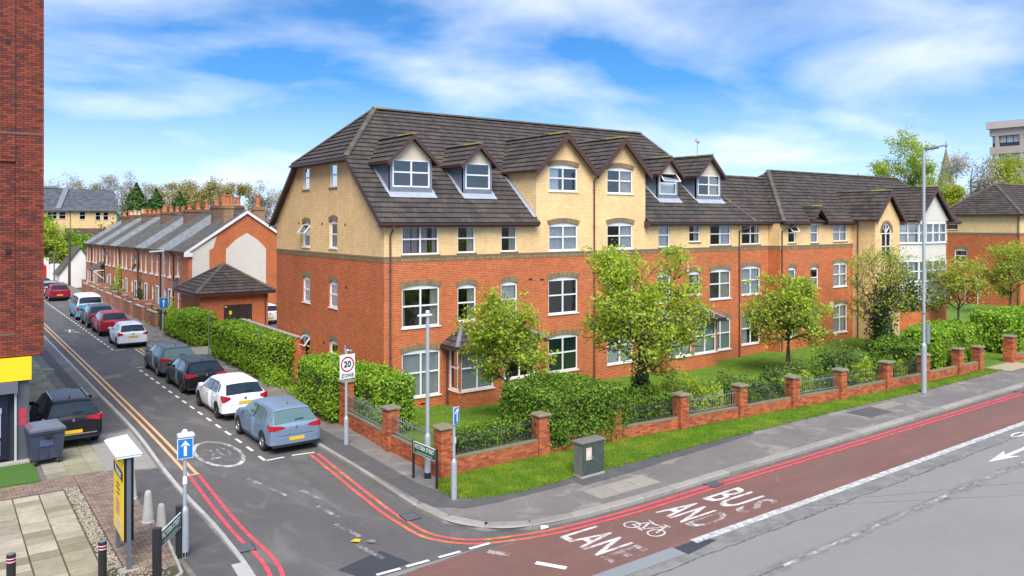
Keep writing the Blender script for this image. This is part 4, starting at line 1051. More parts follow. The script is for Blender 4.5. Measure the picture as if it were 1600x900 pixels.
# ground floor bays under lean-to roofs
def bay(x0, x1, wins, left_vis, zt=3.12, ze=2.42):
    yb = 28.4
    m = MB(); hs = [(a, b_, z0, z1) for a, b_, z0, z1, c, cu in wins]
    wallmesh(m, 'y', yb, x0, x1, GB, 2.5, hs)
    for x in (x0, x1):
        wallmesh(m, 'x', x, yb, YF-0.02, GB, 2.5, [(28.47, 29.3, 0.5, 2.27)] if (x == x0) == left_vis else [], depth=0.1 if x == x0 else -0.1)
    m.build('bay_wall', M_RED, B1)
    for a, b_, z0, z1, c, cu in wins: window(B1, 'y', yb, W(a, b_, z0, z1, c, 2, curt=cu, wsill=True))
    if left_vis: window(B1, 'x', x0, W(28.47, 29.3, 0.5, 2.27, 1, 2, curt='net', wsill=True), room=False)
    # lean-to, hipped at both ends
    t = MB(); ya, za = 28.08, ze; yw = YF-0.01; a, c = x0-0.32, x1+0.32
    Vv = Vector((0, yw-ya, zt-za)); Ls = Vv.length; Nn = Vector((0, -(zt-za), yw-ya))
    k = yw-ya
    tiled(t, (0, ya, za), (1, 0, 0), Vv, Nn, a, c, Ls, [hp((a, 0), (a+k*0.8, Ls), ((a+c)/2, 0)), hp((c, 0), (c-k*0.8, Ls), ((a+c)/2, 0))])
    for s, x in ((1, a), (-1, c)):
        Vs = Vector((s*k*0.8, 0, zt-za)); Ns = Vector((-s*(zt-za), 0, k*0.8))
        tiled(t, (x, 0, za), (0, 1, 0), Vs, Ns, ya, yw, Vs.length, [hp((ya, 0), (yw, Vs.length), (yw, 0))])
    t.build('bay_roof', M_TILEW, B1, fixn=False)
    m = MB(); m.poly([(a, ya, za-0.03), (c, ya, za-0.03), (c-k*0.8, yw, zt-0.03), (a+k*0.8, yw, zt-0.03)]); m.poly([(a, ya, za-0.03), (a, yw, za-0.03), (a+k*0.8, yw, zt-0.03)]); m.poly([(c, ya, za-0.03), (c, yw, za-0.03), (c-k*0.8, yw, zt-0.03)])
    m.poly([(a, ya, za-0.04), (c, ya, za-0.04), (c, yw, za-0.04), (a, yw, za-0.04)]); m.build('bay_roof_deck', M_UNDER, B1, fixn=False)
    m = MB(); m.box(a-0.03, ya-0.06, za-0.13, c+0.03, ya, za-0.0); m.box(a-0.06, ya, za-0.13, a, yw, za); m.box(c, ya, za-0.13, c+0.06, yw, za); m.build('bay_gutter', M_GUT, B1)
    m = MB(); ridge(m, (a, ya, za+0.05), (a+k*0.8, yw, zt+0.05), 0.1); ridge(m, (c, ya, za+0.05), (c-k*0.8, yw, zt+0.05), 0.1); m.build('bay_hip', M_LEAD, B1, fixn=False)
bay(18.12, 22.35, [(18.2, 19.9, 0.5, 2.27, 2, 'net'), (20.45, 22.22, 0.75, 2.2, 2, 'sides')], True)
bay(31.0, 34.98, [(31.15, 32.9, 0.6, 2.3, 2, 'net'), (33.1, 34.9, 0.6, 2.35, 2, 'teal')], False)
downpipe(B1, 18.05, 29.3, 2.35, -0.3, None)
# ================================================================ LOWER WING to the right
B2 = thing('apartment_wing', 'lower three-storey red and cream wing right of the tall block, with a white bay', 'building')
YW, X0, X1 = 28.6, 41.0, 62.0
ww = [W(41.85, 42.62, 6.45, 7.60, 1, open=True), W(44.2, 45.03, 6.42, 7.60, 1, curt='net'), W(46.68, 48.31, 6.47, 7.58, 2, curt='net'),
      W(41.85, 42.62, 3.6, 4.85, 1, arch=True, curt='teal'), W(44.2, 45.03, 3.58, 4.80, 1, arch=True, curt='lower'), W(46.68, 48.31, 3.54, 5.0, 2, arch=True, curt='net'),
      W(41.85, 42.62, 0.7, 2.0, 1, arch=True, curt='net'), W(44.2, 45.03, 0.7, 2.1, 1, arch=True, curt='net'), W(46.68, 48.31, 0.58, 2.35, 2, arch=True, curt='net')]
mb = MB(); wallmesh(mb, 'y', YW, X0, 49.0, GB, SP, [hole_of(w) for w in ww]); wallmesh(mb, 'x', X0, YW, 29.38, GB, SP); wallmesh(mb, 'y', YW, 52.0, X1, GB, SP)
mb.poly([(X1, YW, GB), (X1, 41, GB), (X1, 41, SP), (X1, YW, SP)])
mb.build('red_brick_wall', M_RED, B2)
mb = MB(); cl = [hp((44.62, 8.55), (43.9, 7.78), (44.62, 6)), hp((44.62, 8.55), (45.34, 7.78), (44.62, 6))]
wallmesh(mb, 'y', YW, X0, 49.0, SP, 7.75, [hole_of(w) for w in ww]); wallmesh(mb, 'y', YW-0.004, 43.95, 45.3, 7.6, 8.6, [], cl); wallmesh(mb, 'x', X0, YW, 29.38, SP, 7.75); wallmesh(mb, 'y', YW, 52.0, X1, SP, 7.75)
mb.poly([(X1, YW, SP), (X1, 41, SP), (X1, 41, 7.75), (X1, YW, 7.75)])
# entrance projection, cream from the ground up, with a tall arched window
YE2, XA, XB = 27.05, 48.95, 52.0
ar = W(49.75, 50.95, 5.25, 7.0, 2, 2, tr=0.5)
cl = [hp((50.47, 9.55), (49.4, 8.36), (50.4, 5)), hp((50.47, 9.55), (51.5, 8.4), (50.4, 5))]
wallmesh(mb, 'y', YE2, XA, XB, GB, 9.6, [(49.75, 50.95, 5.25, 7.62)], cl); wallmesh(mb, 'x', XA, YE2, YW+0.05, GB, 7.8); wallmesh(mb, 'x', XB, YE2, YW, GB, 7.8)
# fill the corners above the round head
n = 10
for s in (-1, 1):
    pts = [(50.35+s*0.6, 7.62)]
    for i in range(n+1):
        a = PI/2*i/n; pts.append((50.35+s*0.6*math.cos(a), 7.02+0.6*math.sin(a)))
    mb.poly([(u, YE2+0.004, z) for u, z in pts])
mb.build('cream_brick_wall', M_CREAM, B2)
f = window(B2, 'y', YE2, ar, sill=False); f['label'] = 'tall arched staircase window'
m = MB(); m.path([(50.35+0.57*math.cos(PI*i/14), YE2+0.06, 7.0+0.57*math.sin(PI*i/14)) for i in range(15)], 0.035, 6); m.bar((50.35, YE2+0.06, 7.0), (50.35, YE2+0.06, 7.57), 0.05, 0.05); m.bar((50.35, YE2+0.06, 7.0), (50.75, YE2+0.06, 7.42), 0.04, 0.04); m.bar((50.35, YE2+0.06, 7.0), (49.95, YE2+0.06, 7.42), 0.04, 0.04)
hd = m.build('fanlight', M_UPVC, f)
m = MB()
for i in range(22):
    a = PI*(i+0.5)/22; c = Vector((50.35+0.71*math.cos(a), YE2-0.003, 7.02+0.71*math.sin(a)))
    m.obox(Matrix.Translation(c) @ Matrix.Rotation(-a, 4, 'Y'), 0.2, 0.03, 0.085)
m.build('window_arch', M_ARCH, f, fixn=False)
MB().poly([(50.35+0.55*math.cos(PI*i/14), YE2+0.09, 7.0+0.55*math.sin(PI*i/14)) for i in range(15)]).build('pane', M_GLASS, f, fixn=False)
MB().box(49.8, YE2+0.4, 5.2, 50.9, YE2+0.5, 7.7).build('room', M_DARKIN, f)
for w in ww: window(B2, 'y', YW, w)
mb = MB(); dentil_band(mb, 'y', YW, X0-0.02, 48.93); dentil_band(mb, 'x', X0, YW, 29.36); dentil_band(mb, 'y', YW, 52.03, X1); mb.build('string_course', M_ARCH, B2, fixn=False)
# white rendered bay with two bands of windows
bp = [(54.6, 28.62), (56.0, 27.75), (59.95, 27.75), (60.7, 28.62)]
def band(z0, z1, mat, name, grow=0.0):
    m = MB()
    for a, b in zip(bp, bp[1:]): m.poly([(a[0], a[1]-grow, z0), (b[0], b[1]-grow, z0), (b[0], b[1]-grow, z1), (a[0], a[1]-grow, z1)])
    return m.build(name, mat, B2, fixn=False)
band(4.98, 6.22, M_RENDER, 'bay_render'); band(1.9, 3.5, M_RENDER, 'bay_render'); band(GB, 1.9, M_RED, 'bay_base')
band(7.66, 7.8, M_RENDER, 'bay_head')
for z0, z1, cu in ((6.22, 7.66, 'net'), (3.5, 4.98, 'teal')):
    for k, (a, b) in enumerate(zip(bp, bp[1:])):
        a, b = Vector(a), Vector(b); L = (b-a).length; n = 4 if k == 1 else (2 if k == 0 else 1)
        m = MB(); d = (b-a)/L
        def pt(u, z, q=0.0): p = a+d*u; return Vector((p.x-d.y*-q*0, p.y+q, z))
        for i in range(n+1):
            u = L*i/n; big = 0.11 if (k == 1 and i == 2) else 0.06
            u = min(max(u, big/2), L-big/2); m.bar(pt(u, z0), pt(u, z1), big, 0.07)
        for z in (z0+0.04, z0+(z1-z0)*0.5, z1-0.04): m.bar(pt(0, z), pt(L, z), 0.06, 0.07)
        f = m.build('bay_window', M_UPVC, B2)
        for i in range(n):
            for e, g_ in ((z0+0.05, z0+(z1-z0)*0.5), (z0+(z1-z0)*0.5, z1-0.05)):
                MB().poly([pt(L*i/n+0.03, e, 0.02), pt(L*(i+1)/n-0.03, e, 0.02), pt(L*(i+1)/n-0.03, g_, 0.02), pt(L*i/n+0.03, g_, 0.02)]).build('pane', M_GLASS, f, fixn=False)
        m = MB(); m.poly([pt(0.05, z0, 0.2), pt(L-0.05, z0, 0.2), pt(L-0.05, z1, 0.2), pt(0.05, z1, 0.2)]); m.build('blind', M_CURT_W if (cu == 'net' or k != 1) else M_CURT_T, f, fixn=False)
    m = MB()
    for a, b in zip(bp, bp[1:]): m.bar((a[0], a[1]-0.03, z0-0.02), (b[0], b[1]-0.03, z0-0.02), 0.12, 0.05)
    m.build('bay_sill', M_UPVC, B2)
m = MB(); m.poly([(p[0], p[1], 7.79) for p in bp]); m.prism([(55.6, 27.74, 7.8), (60.4, 27.74, 7.8), (58.0, 27.74, 10.0)], (0, 0.1, 0)); m.build('gable_render', M_RENDER, B2)
# roofs
t2, r2, mo2, bo2, gu2 = MB(), MB(), MB(), MB(), MB()
YE_, YRW = 28.28, 32.3; s2 = 0.85; ZRW = ZE+s2*(YRW-YE_); Lw = math.hypot(YRW-YE_, ZRW-ZE)
XL = 40.98
tiled(t2, (0, YE_, ZE), (1, 0, 0), (0, 1, s2), (0, -s2, 1), XL, 63.6, Lw, [hp((XL, 0), (XL+4.0, Lw), (50, 0)), hp((63.6, 0), (61.6, Lw), (50, 0))])
tiled(t2, (XL, 0, ZE), (0, 1, 0), (1, 0, s2), (-s2, 0, 1), YE_, YE_+8.0, Lw, [hp((YE_, 0), (YE_+4.0, Lw), (YE_+4, 0)), hp((YE_+8, 0), (YE_+4, Lw), (YE_+4, 0))])
# link roof between the tall block and the wing
zl = 10.62; yl_ = YE+(zl-ZE)/0.85
tiled(t2, (0, YE, ZE), (1, 0, 0), (0, 1, 0.85), (0, -0.85, 1), 38.3, 45.0, math.hypot(yl_-YE, zl-ZE), [])
m = MB(); e = -0.04
m.poly([(XL, YE_, ZE+e), (63.6, YE_, ZE+e), (61.6, YRW, ZRW+e), (XL+4, YRW, ZRW+e)]); m.poly([(XL, YE_, ZE+e), (XL+4, YRW, ZRW+e), (XL, YE_+8, ZE+e)]); m.poly([(XL+4, YRW, ZRW+e), (61.6, YRW, ZRW+e), (63.6, YE_+8, ZE+e), (XL, YE_+8, ZE+e)]); m.poly([(63.6, YE_, ZE+e), (63.6, YE_+8, ZE+e), (61.6, YRW, ZRW+e)])
m.poly([(38.3, YE, ZE+e), (45, YE, ZE+e), (45, yl_, zl+e), (38.3, yl_, zl+e)]); m.poly([(38.3, yl_, zl+e), (45, yl_, zl+e), (45, yl_+4, ZE), (38.3, yl_+4, ZE)])
m.poly([(XL, YE_, ZE-0.05), (63.6, YE_, ZE-0.05), (63.6, YE_+8, ZE-0.05), (XL, YE_+8, ZE-0.05)])
m.build('roof_deck', M_UNDER, B2, fixn=False)
ridge(r2, (XL, YE_, ZE+0.05), (XL+4, YRW, ZRW+0.05), 0.14); ridge(r2, (XL+4, YRW, ZRW+0.05), (61.6, YRW, ZRW+0.05), 0.13); ridge(mo2, (60.3, YRW, ZRW+0.07), (61.6, YRW, ZRW+0.07), 0.15); ridge(r2, (63.6, YE_, ZE+0.05), (61.6, YRW, ZRW+0.05), 0.13)
ridge(r2, (39.0, yl_, zl+0.04), (44.6, yl_, zl+0.04), 0.13)
mw = (YE_, ZE, s2)
gable_roof(B2, 44.62, 0.85, 7.84, 8.68, 28.15, mw, M_TILE, t2, r2, mo2, bo2, None, bw=0.16)
gable_roof(B2, 50.47, 1.85, 7.84, 9.75, 26.75, mw, M_TILE, t2, r2, mo2, bo2, gu2, bw=0.26)
gable_roof(B2, 58.0, 2.75, 7.80, 10.22, 27.42, mw, M_TILE, t2, r2, mo2, bo2, gu2, bw=0.28)
for a, c in ((XL, 43.75), (45.5, 48.7), (52.3, 55.2), (60.8, 63.6)):
    bo2.box(a, YE_+0.03, ZE-0.17, c, YE_+0.07, ZE-0.02); bo2.box(a, YE_+0.07, ZE-0.14, c, YW-0.003, ZE-0.10); gu2.box(a, YE_-0.07, ZE-0.09, c, YE_+0.03, ZE+0.005)
stuff(t2.build('roof_tiles', M_TILEW, B2, fixn=False)); stuff(r2.build('ridge_tiles', M_RIDGE, B2, fixn=False)); stuff(mo2.build('mossy_ridge_tiles', M_MOSSR, B2, fixn=False)); bo2.build('bargeboards', M_FASC, B2); gu2.build('gutter', M_GUT, B2)
downpipe(B2, 41.15, YW-0.06, ZE-0.1, 0, (42.0, YE_-0.02)); downpipe(B2, XA-0.07, 28.2, ZE-0.05, 0, None); downpipe(B2, 61.6, YW-0.06, ZE-0.1, 0, (61.6, YE_))
MB().box(46.2, YW-0.14, 2.2, 46.5, YW-0.01, 2.6).build('alarm_box', plain('cream_box', (0.66, 0.58, 0.36), 0.5), B2)
MB().box(52.4, YW-0.05, GB, 53.5, YW+0.05, 2.4).build('entrance_door', plain('brown_door', (0.16, 0.07, 0.03), 0.6), B2)

# ================================================================ FAR RIGHT BLOCK of the same estate
B3 = thing('apartment_block', 'red and cream block with hipped tile roof at the far right edge', 'building')
XC, Y0, Y1 = 78.0, 29.7, 36.6; EZ = 8.35
fw3 = [W(33.2, 34.4, 0.2, 2.4, 1, 1), W(34.2, 35.3, 3.9, 5.05, 1, arch=True, curt='none')]
mb = MB(); wallmesh(mb, 'x', XC, Y0, Y1, GB, 6.6, [hole_of(fw3[1]), (33.2, 34.4, 0.0, 2.35)]); wallmesh(mb, 'y', Y0, XC, 100, GB, 6.6); mb.build('red_brick_wall', M_RED, B3)
mb = MB(); wallmesh(mb, 'x', XC, Y0, Y1, 6.6, EZ, [(35.0, 36.2, 6.95, 7.9)]); wallmesh(mb, 'y', Y0, XC, 100, 6.6, EZ); mb.build('cream_brick_wall', M_CREAM, B3)
window(B3, 'x', XC, fw3[1]); window(B3, 'x', XC, W(35.0, 36.2, 6.95, 7.9, 1, 2))
d_ = MB().box(XC+0.05, 33.28, 0.0, XC+0.1, 34.32, 2.28).build('door', plain('red_door', (0.40, 0.02, 0.025), 0.5), B3); MB().box(XC-0.02, 33.2, 0, XC+0.06, 33.28, 2.36).box(XC-0.02, 34.32, 0, XC+0.06, 34.4, 2.36).box(XC-0.02, 33.28, 2.28, XC+0.06, 34.32, 2.36).build('door_frame', M_UPVC, d_)
window(B3, 'y', Y0, W(79.2, 81, 6.9, 8.0, 2, curt='net')); window(B3, 'y', Y0, W(79.2, 81, 3.6, 5.0, 2, curt='net', arch=True))
mb = MB(); dentil_band(mb, 'x', XC, Y0, Y1, 6.52); dentil_band(mb, 'y', Y0, XC, 100, 6.52); mb.build('string_course', M_ARCH, B3, fixn=False)
t3, r3 = MB(), MB(); q = 3.75; zt = EZ+q*0.78; ym = (Y0+Y1)/2
V3 = Vector((q, 0, zt-EZ)); Ls = V3.length; a, c = Y0-0.3, Y1+0.3
tiled(t3, (XC-0.3, 0, EZ), (0, 1, 0), V3, (-(zt-EZ), 0, q), a, c, Ls, [hp((a, 0), (ym, Ls), (ym, 0)), hp((c, 0), (ym, Ls), (ym, 0))])
tiled(t3, (0, a, EZ), (1, 0, 0), (0, ym-a, zt-EZ), (0, -(zt-EZ), ym-a), XC-0.3, 100, math.hypot(ym-a, zt-EZ), [hp((XC-0.3, 0), (XC-0.3+q, Ls), (90, 0))])
m = MB(); m.poly([(XC-0.3, a, EZ-0.04), (XC-0.3, c, EZ-0.04), (XC-0.3+q, ym, zt-0.04)]); m.poly([(XC-0.3, a, EZ-0.04), (XC-0.3+q, ym, zt-0.04), (100, ym, zt-0.04), (100, a, EZ-0.04)]); m.poly([(XC-0.3, a, EZ-0.05), (XC-0.3, c, EZ-0.05), (100, c, EZ-0.05), (100, a, EZ-0.05)]); m.build('roof_deck', M_UNDER, B3, fixn=False)
ridge(r3, (XC-0.3, a, EZ+0.04), (XC-0.3+q, ym, zt+0.04), 0.14); ridge(r3, (XC-0.3, c, EZ+0.04), (XC-0.3+q, ym, zt+0.04), 0.14); ridge(r3, (XC-0.3+q, ym, zt+0.04), (100, ym, zt+0.04), 0.14)
stuff(t3.build('roof_tiles', M_TILEW, B3, fixn=False)); stuff(r3.build('ridge_tiles', M_RIDGE, B3, fixn=False))
MB().box(XC-0.42, a-0.1, EZ-0.14, XC-0.3, c+0.1, EZ+0.0).box(XC-0.3, a-0.12, EZ-0.14, 100, a, EZ).build('gutter', M_GUT, B3)
downpipe(B3, XC-0.06, Y0+0.15, EZ-0.1, 0, None)

# ================================================================ BRICK TOWER with shop, left edge
B4 = thing('brick_tower', 'tall dark red brick building with a shopfront at the left edge', 'building')
YT, XT = 29.5, 2.92
m = MB(); m.box(-16, YT+0.13, 3.46, XT-0.02, 48, 26.0); m.build('wall_core', M_TOWERW, B4)
random.seed(11); L = []
z = 3.50; r = 0
while z < 18.4:
    x = XT-0.004-(0.0 if r % 2 else 0.1125)
    if r % 2 == 0: L.append((XT-0.055, YT+0.05, z+0.0325, 0.105, 0.1, 0.066, 0))
    while x > -1.4:
        a = x-0.2155; inset = 0.0
        rec_ = 4.25 < z < 9.65
        spans = [(a, x)] if not rec_ or a > 2.14 or x < 2.14 else [(2.142, x), (a, 2.138)]
        for b0, b1 in spans:
            if b1-b0 > 0.012: L.append(((b0+b1)/2, YT+0.05+(0.07 if rec_ and b1 < 2.141 else 0.0)+random.uniform(-0.002, 0.002), z+0.0325, b1-b0, 0.1, 0.066, 0))
        x -= 0.2255
    z += 0.0755; r += 1
pieces('brick', 'brickwork', L, M_TOWERP, B4)
m = MB(); m.box(2.13, YT-0.006, 9.7, 2.16, YT+0.02, 18.5); m.build('movement_joint', M_BLACKM, B4)
for z in (6.85, 13.45): MB().box(1.86, YT-0.015, z-0.07, 2.0, YT+0.03, z+0.07).build('air_vent', M_BLACKM, B4)
MB().box(-1.4, YT-0.01, 4.17, 2.14, YT+0.1, 4.24).build('ledge', M_MORTD, B4); MB().box(-1.4, YT-0.012, 10.55, XT-0.002, YT+0.02, 10.62).build('soldier_band', M_MORTD, B4)
M_YEL = plain('yellow_sign', (0.88, 0.60, 0.015), 0.45, 0.06, 2)
M_DGREY = plain('dark_grey_cladding', (0.085, 0.092, 0.11), 0.5, 0.12, 2)
M_DGREYL = plain('grey_shopfront', (0.12, 0.13, 0.155), 0.5, 0.12, 2)
MB().box(-3, YT-0.16, 2.74, 2.56, YT+0.4, 3.46).box(-3, YT+0.4, 3.3, 2.56, 46, 3.46).build('fascia_sign', M_YEL, B4)
MB().box(2.16, YT-0.02, 0.1, 2.50, 46, 2.74).box(-3, YT-0.02, 0.1, 0.9, 46, 2.74).box(0.9, YT+0.3, 0.1, 2.16, YT+0.4, 2.74).build('shopfront', M_DGREY, B4)
MB().box(-3, YT-0.28, 2.38, 2.18, YT-0.02, 2.72).build('shutter_box', M_DGREYL, B4)
m = MB(); m.box(2.10, YT-0.10, 0.1, 2.16, YT-0.0, 2.38); m.build('shutter_guide', plain('pale_trim', (0.45, 0.46, 0.48), 0.4), B4)
cash = MB().box(0.6, YT-0.06, 0.3, 1.92, YT+0.28, 2.36).build('cash_machine_surround', plain('navy_panel', (0.012, 0.013, 0.035), 0.35), B4)
MB().box(0.9, YT-0.10, 1.0, 1.74, YT-0.062, 1.9).box(0.9, YT-0.12, 1.74, 1.76, YT-0.062, 1.92).build('cash_machine', plain('grey_panel', (0.30, 0.36, 0.38), 0.45), cash)
MB().box(1.3, YT-0.108, 1.38, 1.62, YT-0.102, 1.66).build('screen', plain('blue_screen', (0.20, 0.30, 0.34), 0.25), cash)
MB().box(1.35, YT-0.115, 1.1, 1.58, YT-0.102, 1.3).build('keypad', M_BLACKM, cash)
MB().box(1.0, YT-0.072, 0.42, 1.72, YT-0.062, 0.9).build('poster', plain('poster_print', (0.72, 0.52, 0.36), 0.5, 0.5, 9), cash)
text_obj('lettering', 'cash', 0.30, M_WHITE, Matrix.Translation((1.36, YT-0.075, 2.12)) @ Matrix.Rotation(PI/2, 4, 'X'), cash, 0.004, bold=0.004)
m = MB(); m.box(2.22, YT-0.032, 1.55, 2.44, YT-0.02, 1.83).box(2.22, YT-0.032, 1.28, 2.44, YT-0.02, 1.53); m.build('notice', plain('red_notice', (0.42, 0.04, 0.06), 0.5, 0.35, 14), B4)
MB().box(-3, YT-0.35, 0.1, 2.5, YT-0.02, 0.2).build('plinth', M_CONC, B4)
mat_o = MB().box(-1.5, 26.95, 0.11, 2.58, 29.12, 0.155).build('artificial_grass_mat', plain('fake_turf', (0.06, 0.14, 0.02), 0.95, 0.25, 18, bump=0.5))
tag(mat_o, 'bright green artificial grass mat in front of the shop', 'mat')
# ================================================================ TERRACE along the side street
XTF, XAP, DEP = 15.5, 19.85, 8.7
HW = 4.45
M_DOORW = plain('white_door', (0.70, 0.71, 0.70), 0.4)
M_POT = plain('terracotta_pot', (0.48, 0.16, 0.07), 0.8, 0.3, 6); M_POTB = plain('buff_pot', (0.60, 0.45, 0.27), 0.8, 0.2, 6)
M_CHIM = brick_mat('chimney_brick', (0.20, 0.09, 0.055), (0.11, 0.06, 0.045), (0.18, 0.15, 0.12), grime=0.5)
M_CHIM2 = brick_mat('chimney_brick_yellow', (0.36, 0.22, 0.11), (0.30, 0.12, 0.06), (0.3, 0.24, 0.18), grime=0.4)
roofm = [M_SLATE2, M_SLATE1, M_SLATE2, M_SLATE1, M_SLATE2, M_SLATE2, M_SLATE1, M_SLATE2, M_SLATE1, M_SLATE2, M_SLATE1]
hnames = ['end terrace house with white arched panel and render on its gable', 'second terrace house from the gable end, mossy brown roof', 'third terrace house from the gable end, pale grey slate roof', 'fourth terrace house from the gable end, dark brown roof',
  'fifth terrace house from the gable end, pale grey slate roof', 'sixth terrace house from the gable end, brown roof', 'seventh terrace house from the gable end, brown roof', 'eighth terrace house from the gable end, grey roof', 'ninth terrace house from the gable end, with a dark lean-to porch', 'tenth terrace house from the gable end, grey slates', 'last terrace house in the row, farthest from the camera']
def house(i):
    y0 = 62.0+HW*i; y1 = y0+HW; dz = -0.045*i; ez = 5.55+dz; rz = 8.45+dz
    h = thing('terraced_house', hnames[i], 'house', group='terraced houses along the side street'); rm = roofm[i]
    # each house: one upper window and one by the shared wall; door and window below
    up = [W(y0+0.95, y0+1.75, 3.35+dz, 4.95+dz, 1, 2, tr=0.4), W(y0+2.9, y0+3.7, 3.35+dz, 4.95+dz, 1, 2, tr=0.4)]
    if i == 0: up = [W(y0+2.75, y0+3.6, 3.5+dz, 5.0+dz, 1, 2, tr=0.4)]
    dn = [W(y0+2.5, y0+3.4, 0.75+dz, 2.35+dz, 1, 2, tr=0.4)]
    door = (y0+0.8, y0+1.65, -0.1+dz, 2.25+dz)
    mb = MB(); wallmesh(mb, 'x', XTF, y0, y1, -0.75, ez, [hole_of(w) for w in up+dn]+[door])
    MB().box(XTF+DEP-0.1, y0, -0.7, XTF+DEP, y1, ez).build('rear_wall', M_TERR, h)
    if i == 10: mb.poly([(XTF, y1, -0.7), (XTF+DEP, y1, -0.7), (XTF+DEP, y1, ez), (XAP, y1, rz), (XTF, y1, ez)])
    wl_ = mb.build('wall', M_TERR, h)
    for w in up+dn:
        f = window(h, 'x', XTF, w, sill=False, room=False)
        u0, u1, z0, z1 = w['u0'], w['u1'], w['z0'], w['z1']
        MB().box(XTF+0.14, u0, z0, XTF+0.2, u1, z1).build('blind', M_CURT_W if (i+int(u0)) % 3 else M_DARKIN, f)
        MB().box(XTF-0.09, u0-0.1, z0-0.14, XTF+0.02, u1+0.1, z0-0.01).build('sill', M_WHITE, f)
        MB().box(XTF-0.012, u0-0.08, z1+0.003, XTF+0.02, u1+0.08, z1+0.2).build('lintel', M_TERR, f)
    d = MB().box(XTF+0.08, door[0], door[2], XTF+0.12, door[1], door[3]).build('door', M_DOORW, h)
    MB().box(XTF+0.06, door[0]+0.15, door[3]-0.75, XTF+0.078, door[1]-0.15, door[3]-0.15).build('door_pane', M_CURT_T, d)
    MB().box(XTF-0.02, door[0]-0.12, door[2], XTF+0.07, door[0], door[3]+0.12).box(XTF-0.02, door[1], door[2], XTF+0.07, door[1]+0.12, door[3]+0.12).box(XTF-0.02, door[0], door[3], XTF+0.07, door[1], door[3]+0.12).build('door_surround', M_WHITE, d)
    t = MB(); Vv = Vector((XAP-XTF+0.3, 0, rz-ez+0.2)); Nn = Vector((-Vv.z, 0, Vv.x))
    tiled(t, (XTF-0.3, 0, ez-0.08), (0, 1, 0), Vv, Nn, y0 if i else y0-0.12, y1, Vv.length, [], g=0.26, tw=0.3, th=0.018)
    t.build('slates', rm, h, fixn=False)['kind'] = 'stuff'
    m = MB(); m.poly([(XTF-0.3, y0-0.1, ez-0.1), (XTF-0.3, y1, ez-0.1), (XAP, y1, rz+0.09), (XAP, y0-0.1, rz+0.09)]); m.poly([(XAP, y0-0.1, rz+0.09), (XAP, y1, rz+0.09), (XTF+DEP+0.3, y1, ez-0.1), (XTF+DEP+0.3, y0-0.1, ez-0.1)]); m.build('roof_deck', M_SLATE2, h, fixn=False)
    m = MB(); ridge(m, (XAP, y0, rz+0.12), (XAP, y1, rz+0.12), 0.12); m.build('ridge_tiles', M_RIDGE, h, fixn=False)
    MB().box(XTF-0.40, y0+0.01, ez-0.16, XTF-0.30, y1-0.01, ez-0.07).build('gutter', M_BLACKM, h)
    if i % 2 == 1 or i == 0:
        yy = y1-0.1; m = MB(); m.path([(XTF-0.35, yy, ez-0.12), (XTF-0.06, yy, ez-0.5), (XTF-0.06, yy, -0.2)], 0.045, 7); m.build('downpipe', M_BLACKM, h)
    return h
houses = [house(i) for i in range(11)]
# gable of the end house: brick with rendered panels
h0 = houses[0]; yg = 62.0; ez, rz = 5.55, 8.45
m = MB(); m.poly([(XTF, yg, -0.75), (XTF+DEP, yg, -0.75), (XTF+DEP, yg, ez), (XAP, yg, rz), (XTF, yg, ez)]); m.build('gable_wall', M_RED, h0, fixn=False)['label'] = 'orange-red brick gable wall'
m = MB(); m.prism([(XTF+0.25, yg-0.03, -0.3), (17.0, yg-0.03, -0.3), (17.0, yg-0.03, 5.55), (17.3, yg-0.03, 5.7), (17.55, yg-0.03, 6.6), (XTF+0.25, yg-0.03, 5.62)], (0, 0.028, 0)); m.build('render_panel', M_RENDER, h0)
m = MB(); m.prism([(18.25, yg-0.03, -0.3), (21.35, yg-0.03, -0.3), (21.35, yg-0.03, 5.6), (20.7, yg-0.03, 6.3), (19.85, yg-0.03, 6.85), (18.95, yg-0.03, 6.3), (18.25, yg-0.03, 5.6)], (0, 0.028, 0)); m.build('arched_panel', M_RENDER, h0)['label'] = 'white pointed-arch rendered panel'
m = MB()
for s, xe in ((-1, XTF-0.35), (1, XTF+DEP+0.35)):
    e_ = Vector((xe, yg-0.16, ez-0.12)); a_ = Vector((XAP, yg-0.16, rz+0.16)); m.prism([e_, a_, a_+Vector((0, 0, -0.24)), e_+Vector((0, 0, -0.24))], (0, 0.05, 0))
m.box(XTF-0.36, yg-0.165, ez-0.45, XTF+0.25, yg-0.10, ez-0.13)
m.build('bargeboard', M_WHITE, h0)
# chimneys on the party walls
def chimney(h, x, y, w, d, z0, z1, pots, mat, pm=M_POT, tall=0.55):
    c = MB().box(x-w/2, y-d/2, z0, x+w/2, y+d/2, z1).box(x-w/2-0.06, y-d/2-0.06, z1-0.18, x+w/2+0.06, y+d/2+0.06, z1-0.02).box(x-w/2+0.02, y-d/2+0.02, z1, x+w/2-0.02, y+d/2-0.02, z1+0.06).build('chimney', mat, h)
    for k in range(pots):
        u = (k+0.5)/pots-0.5
        px_, py_ = (x+u*w*0.92, y) if w > d else (x, y+u*d*0.92)
        hh = tall*random.choice((0.7, 0.9, 1.0, 1.0, 1.3)); m = MB(); m.lathe([(0.22, 0), (0.22, 0.06), (0.18, 0.12), (0.17, hh-0.12), (0.21, hh-0.1), (0.21, hh), (0.14, hh)], 12, Matrix.Translation((px_, py_, z1+0.06))); m.build('chimney_pot', pm, c)
chimney(houses[0], 18.75, 63.2, 0.7, 0.6, 7.4, 8.95, 1, M_CHIM2, tall=0.9); chimney(houses[0], 21.2, 63.4, 0.9, 0.6, 7.4, 8.85, 1, M_CHIM2, tall=0.75)
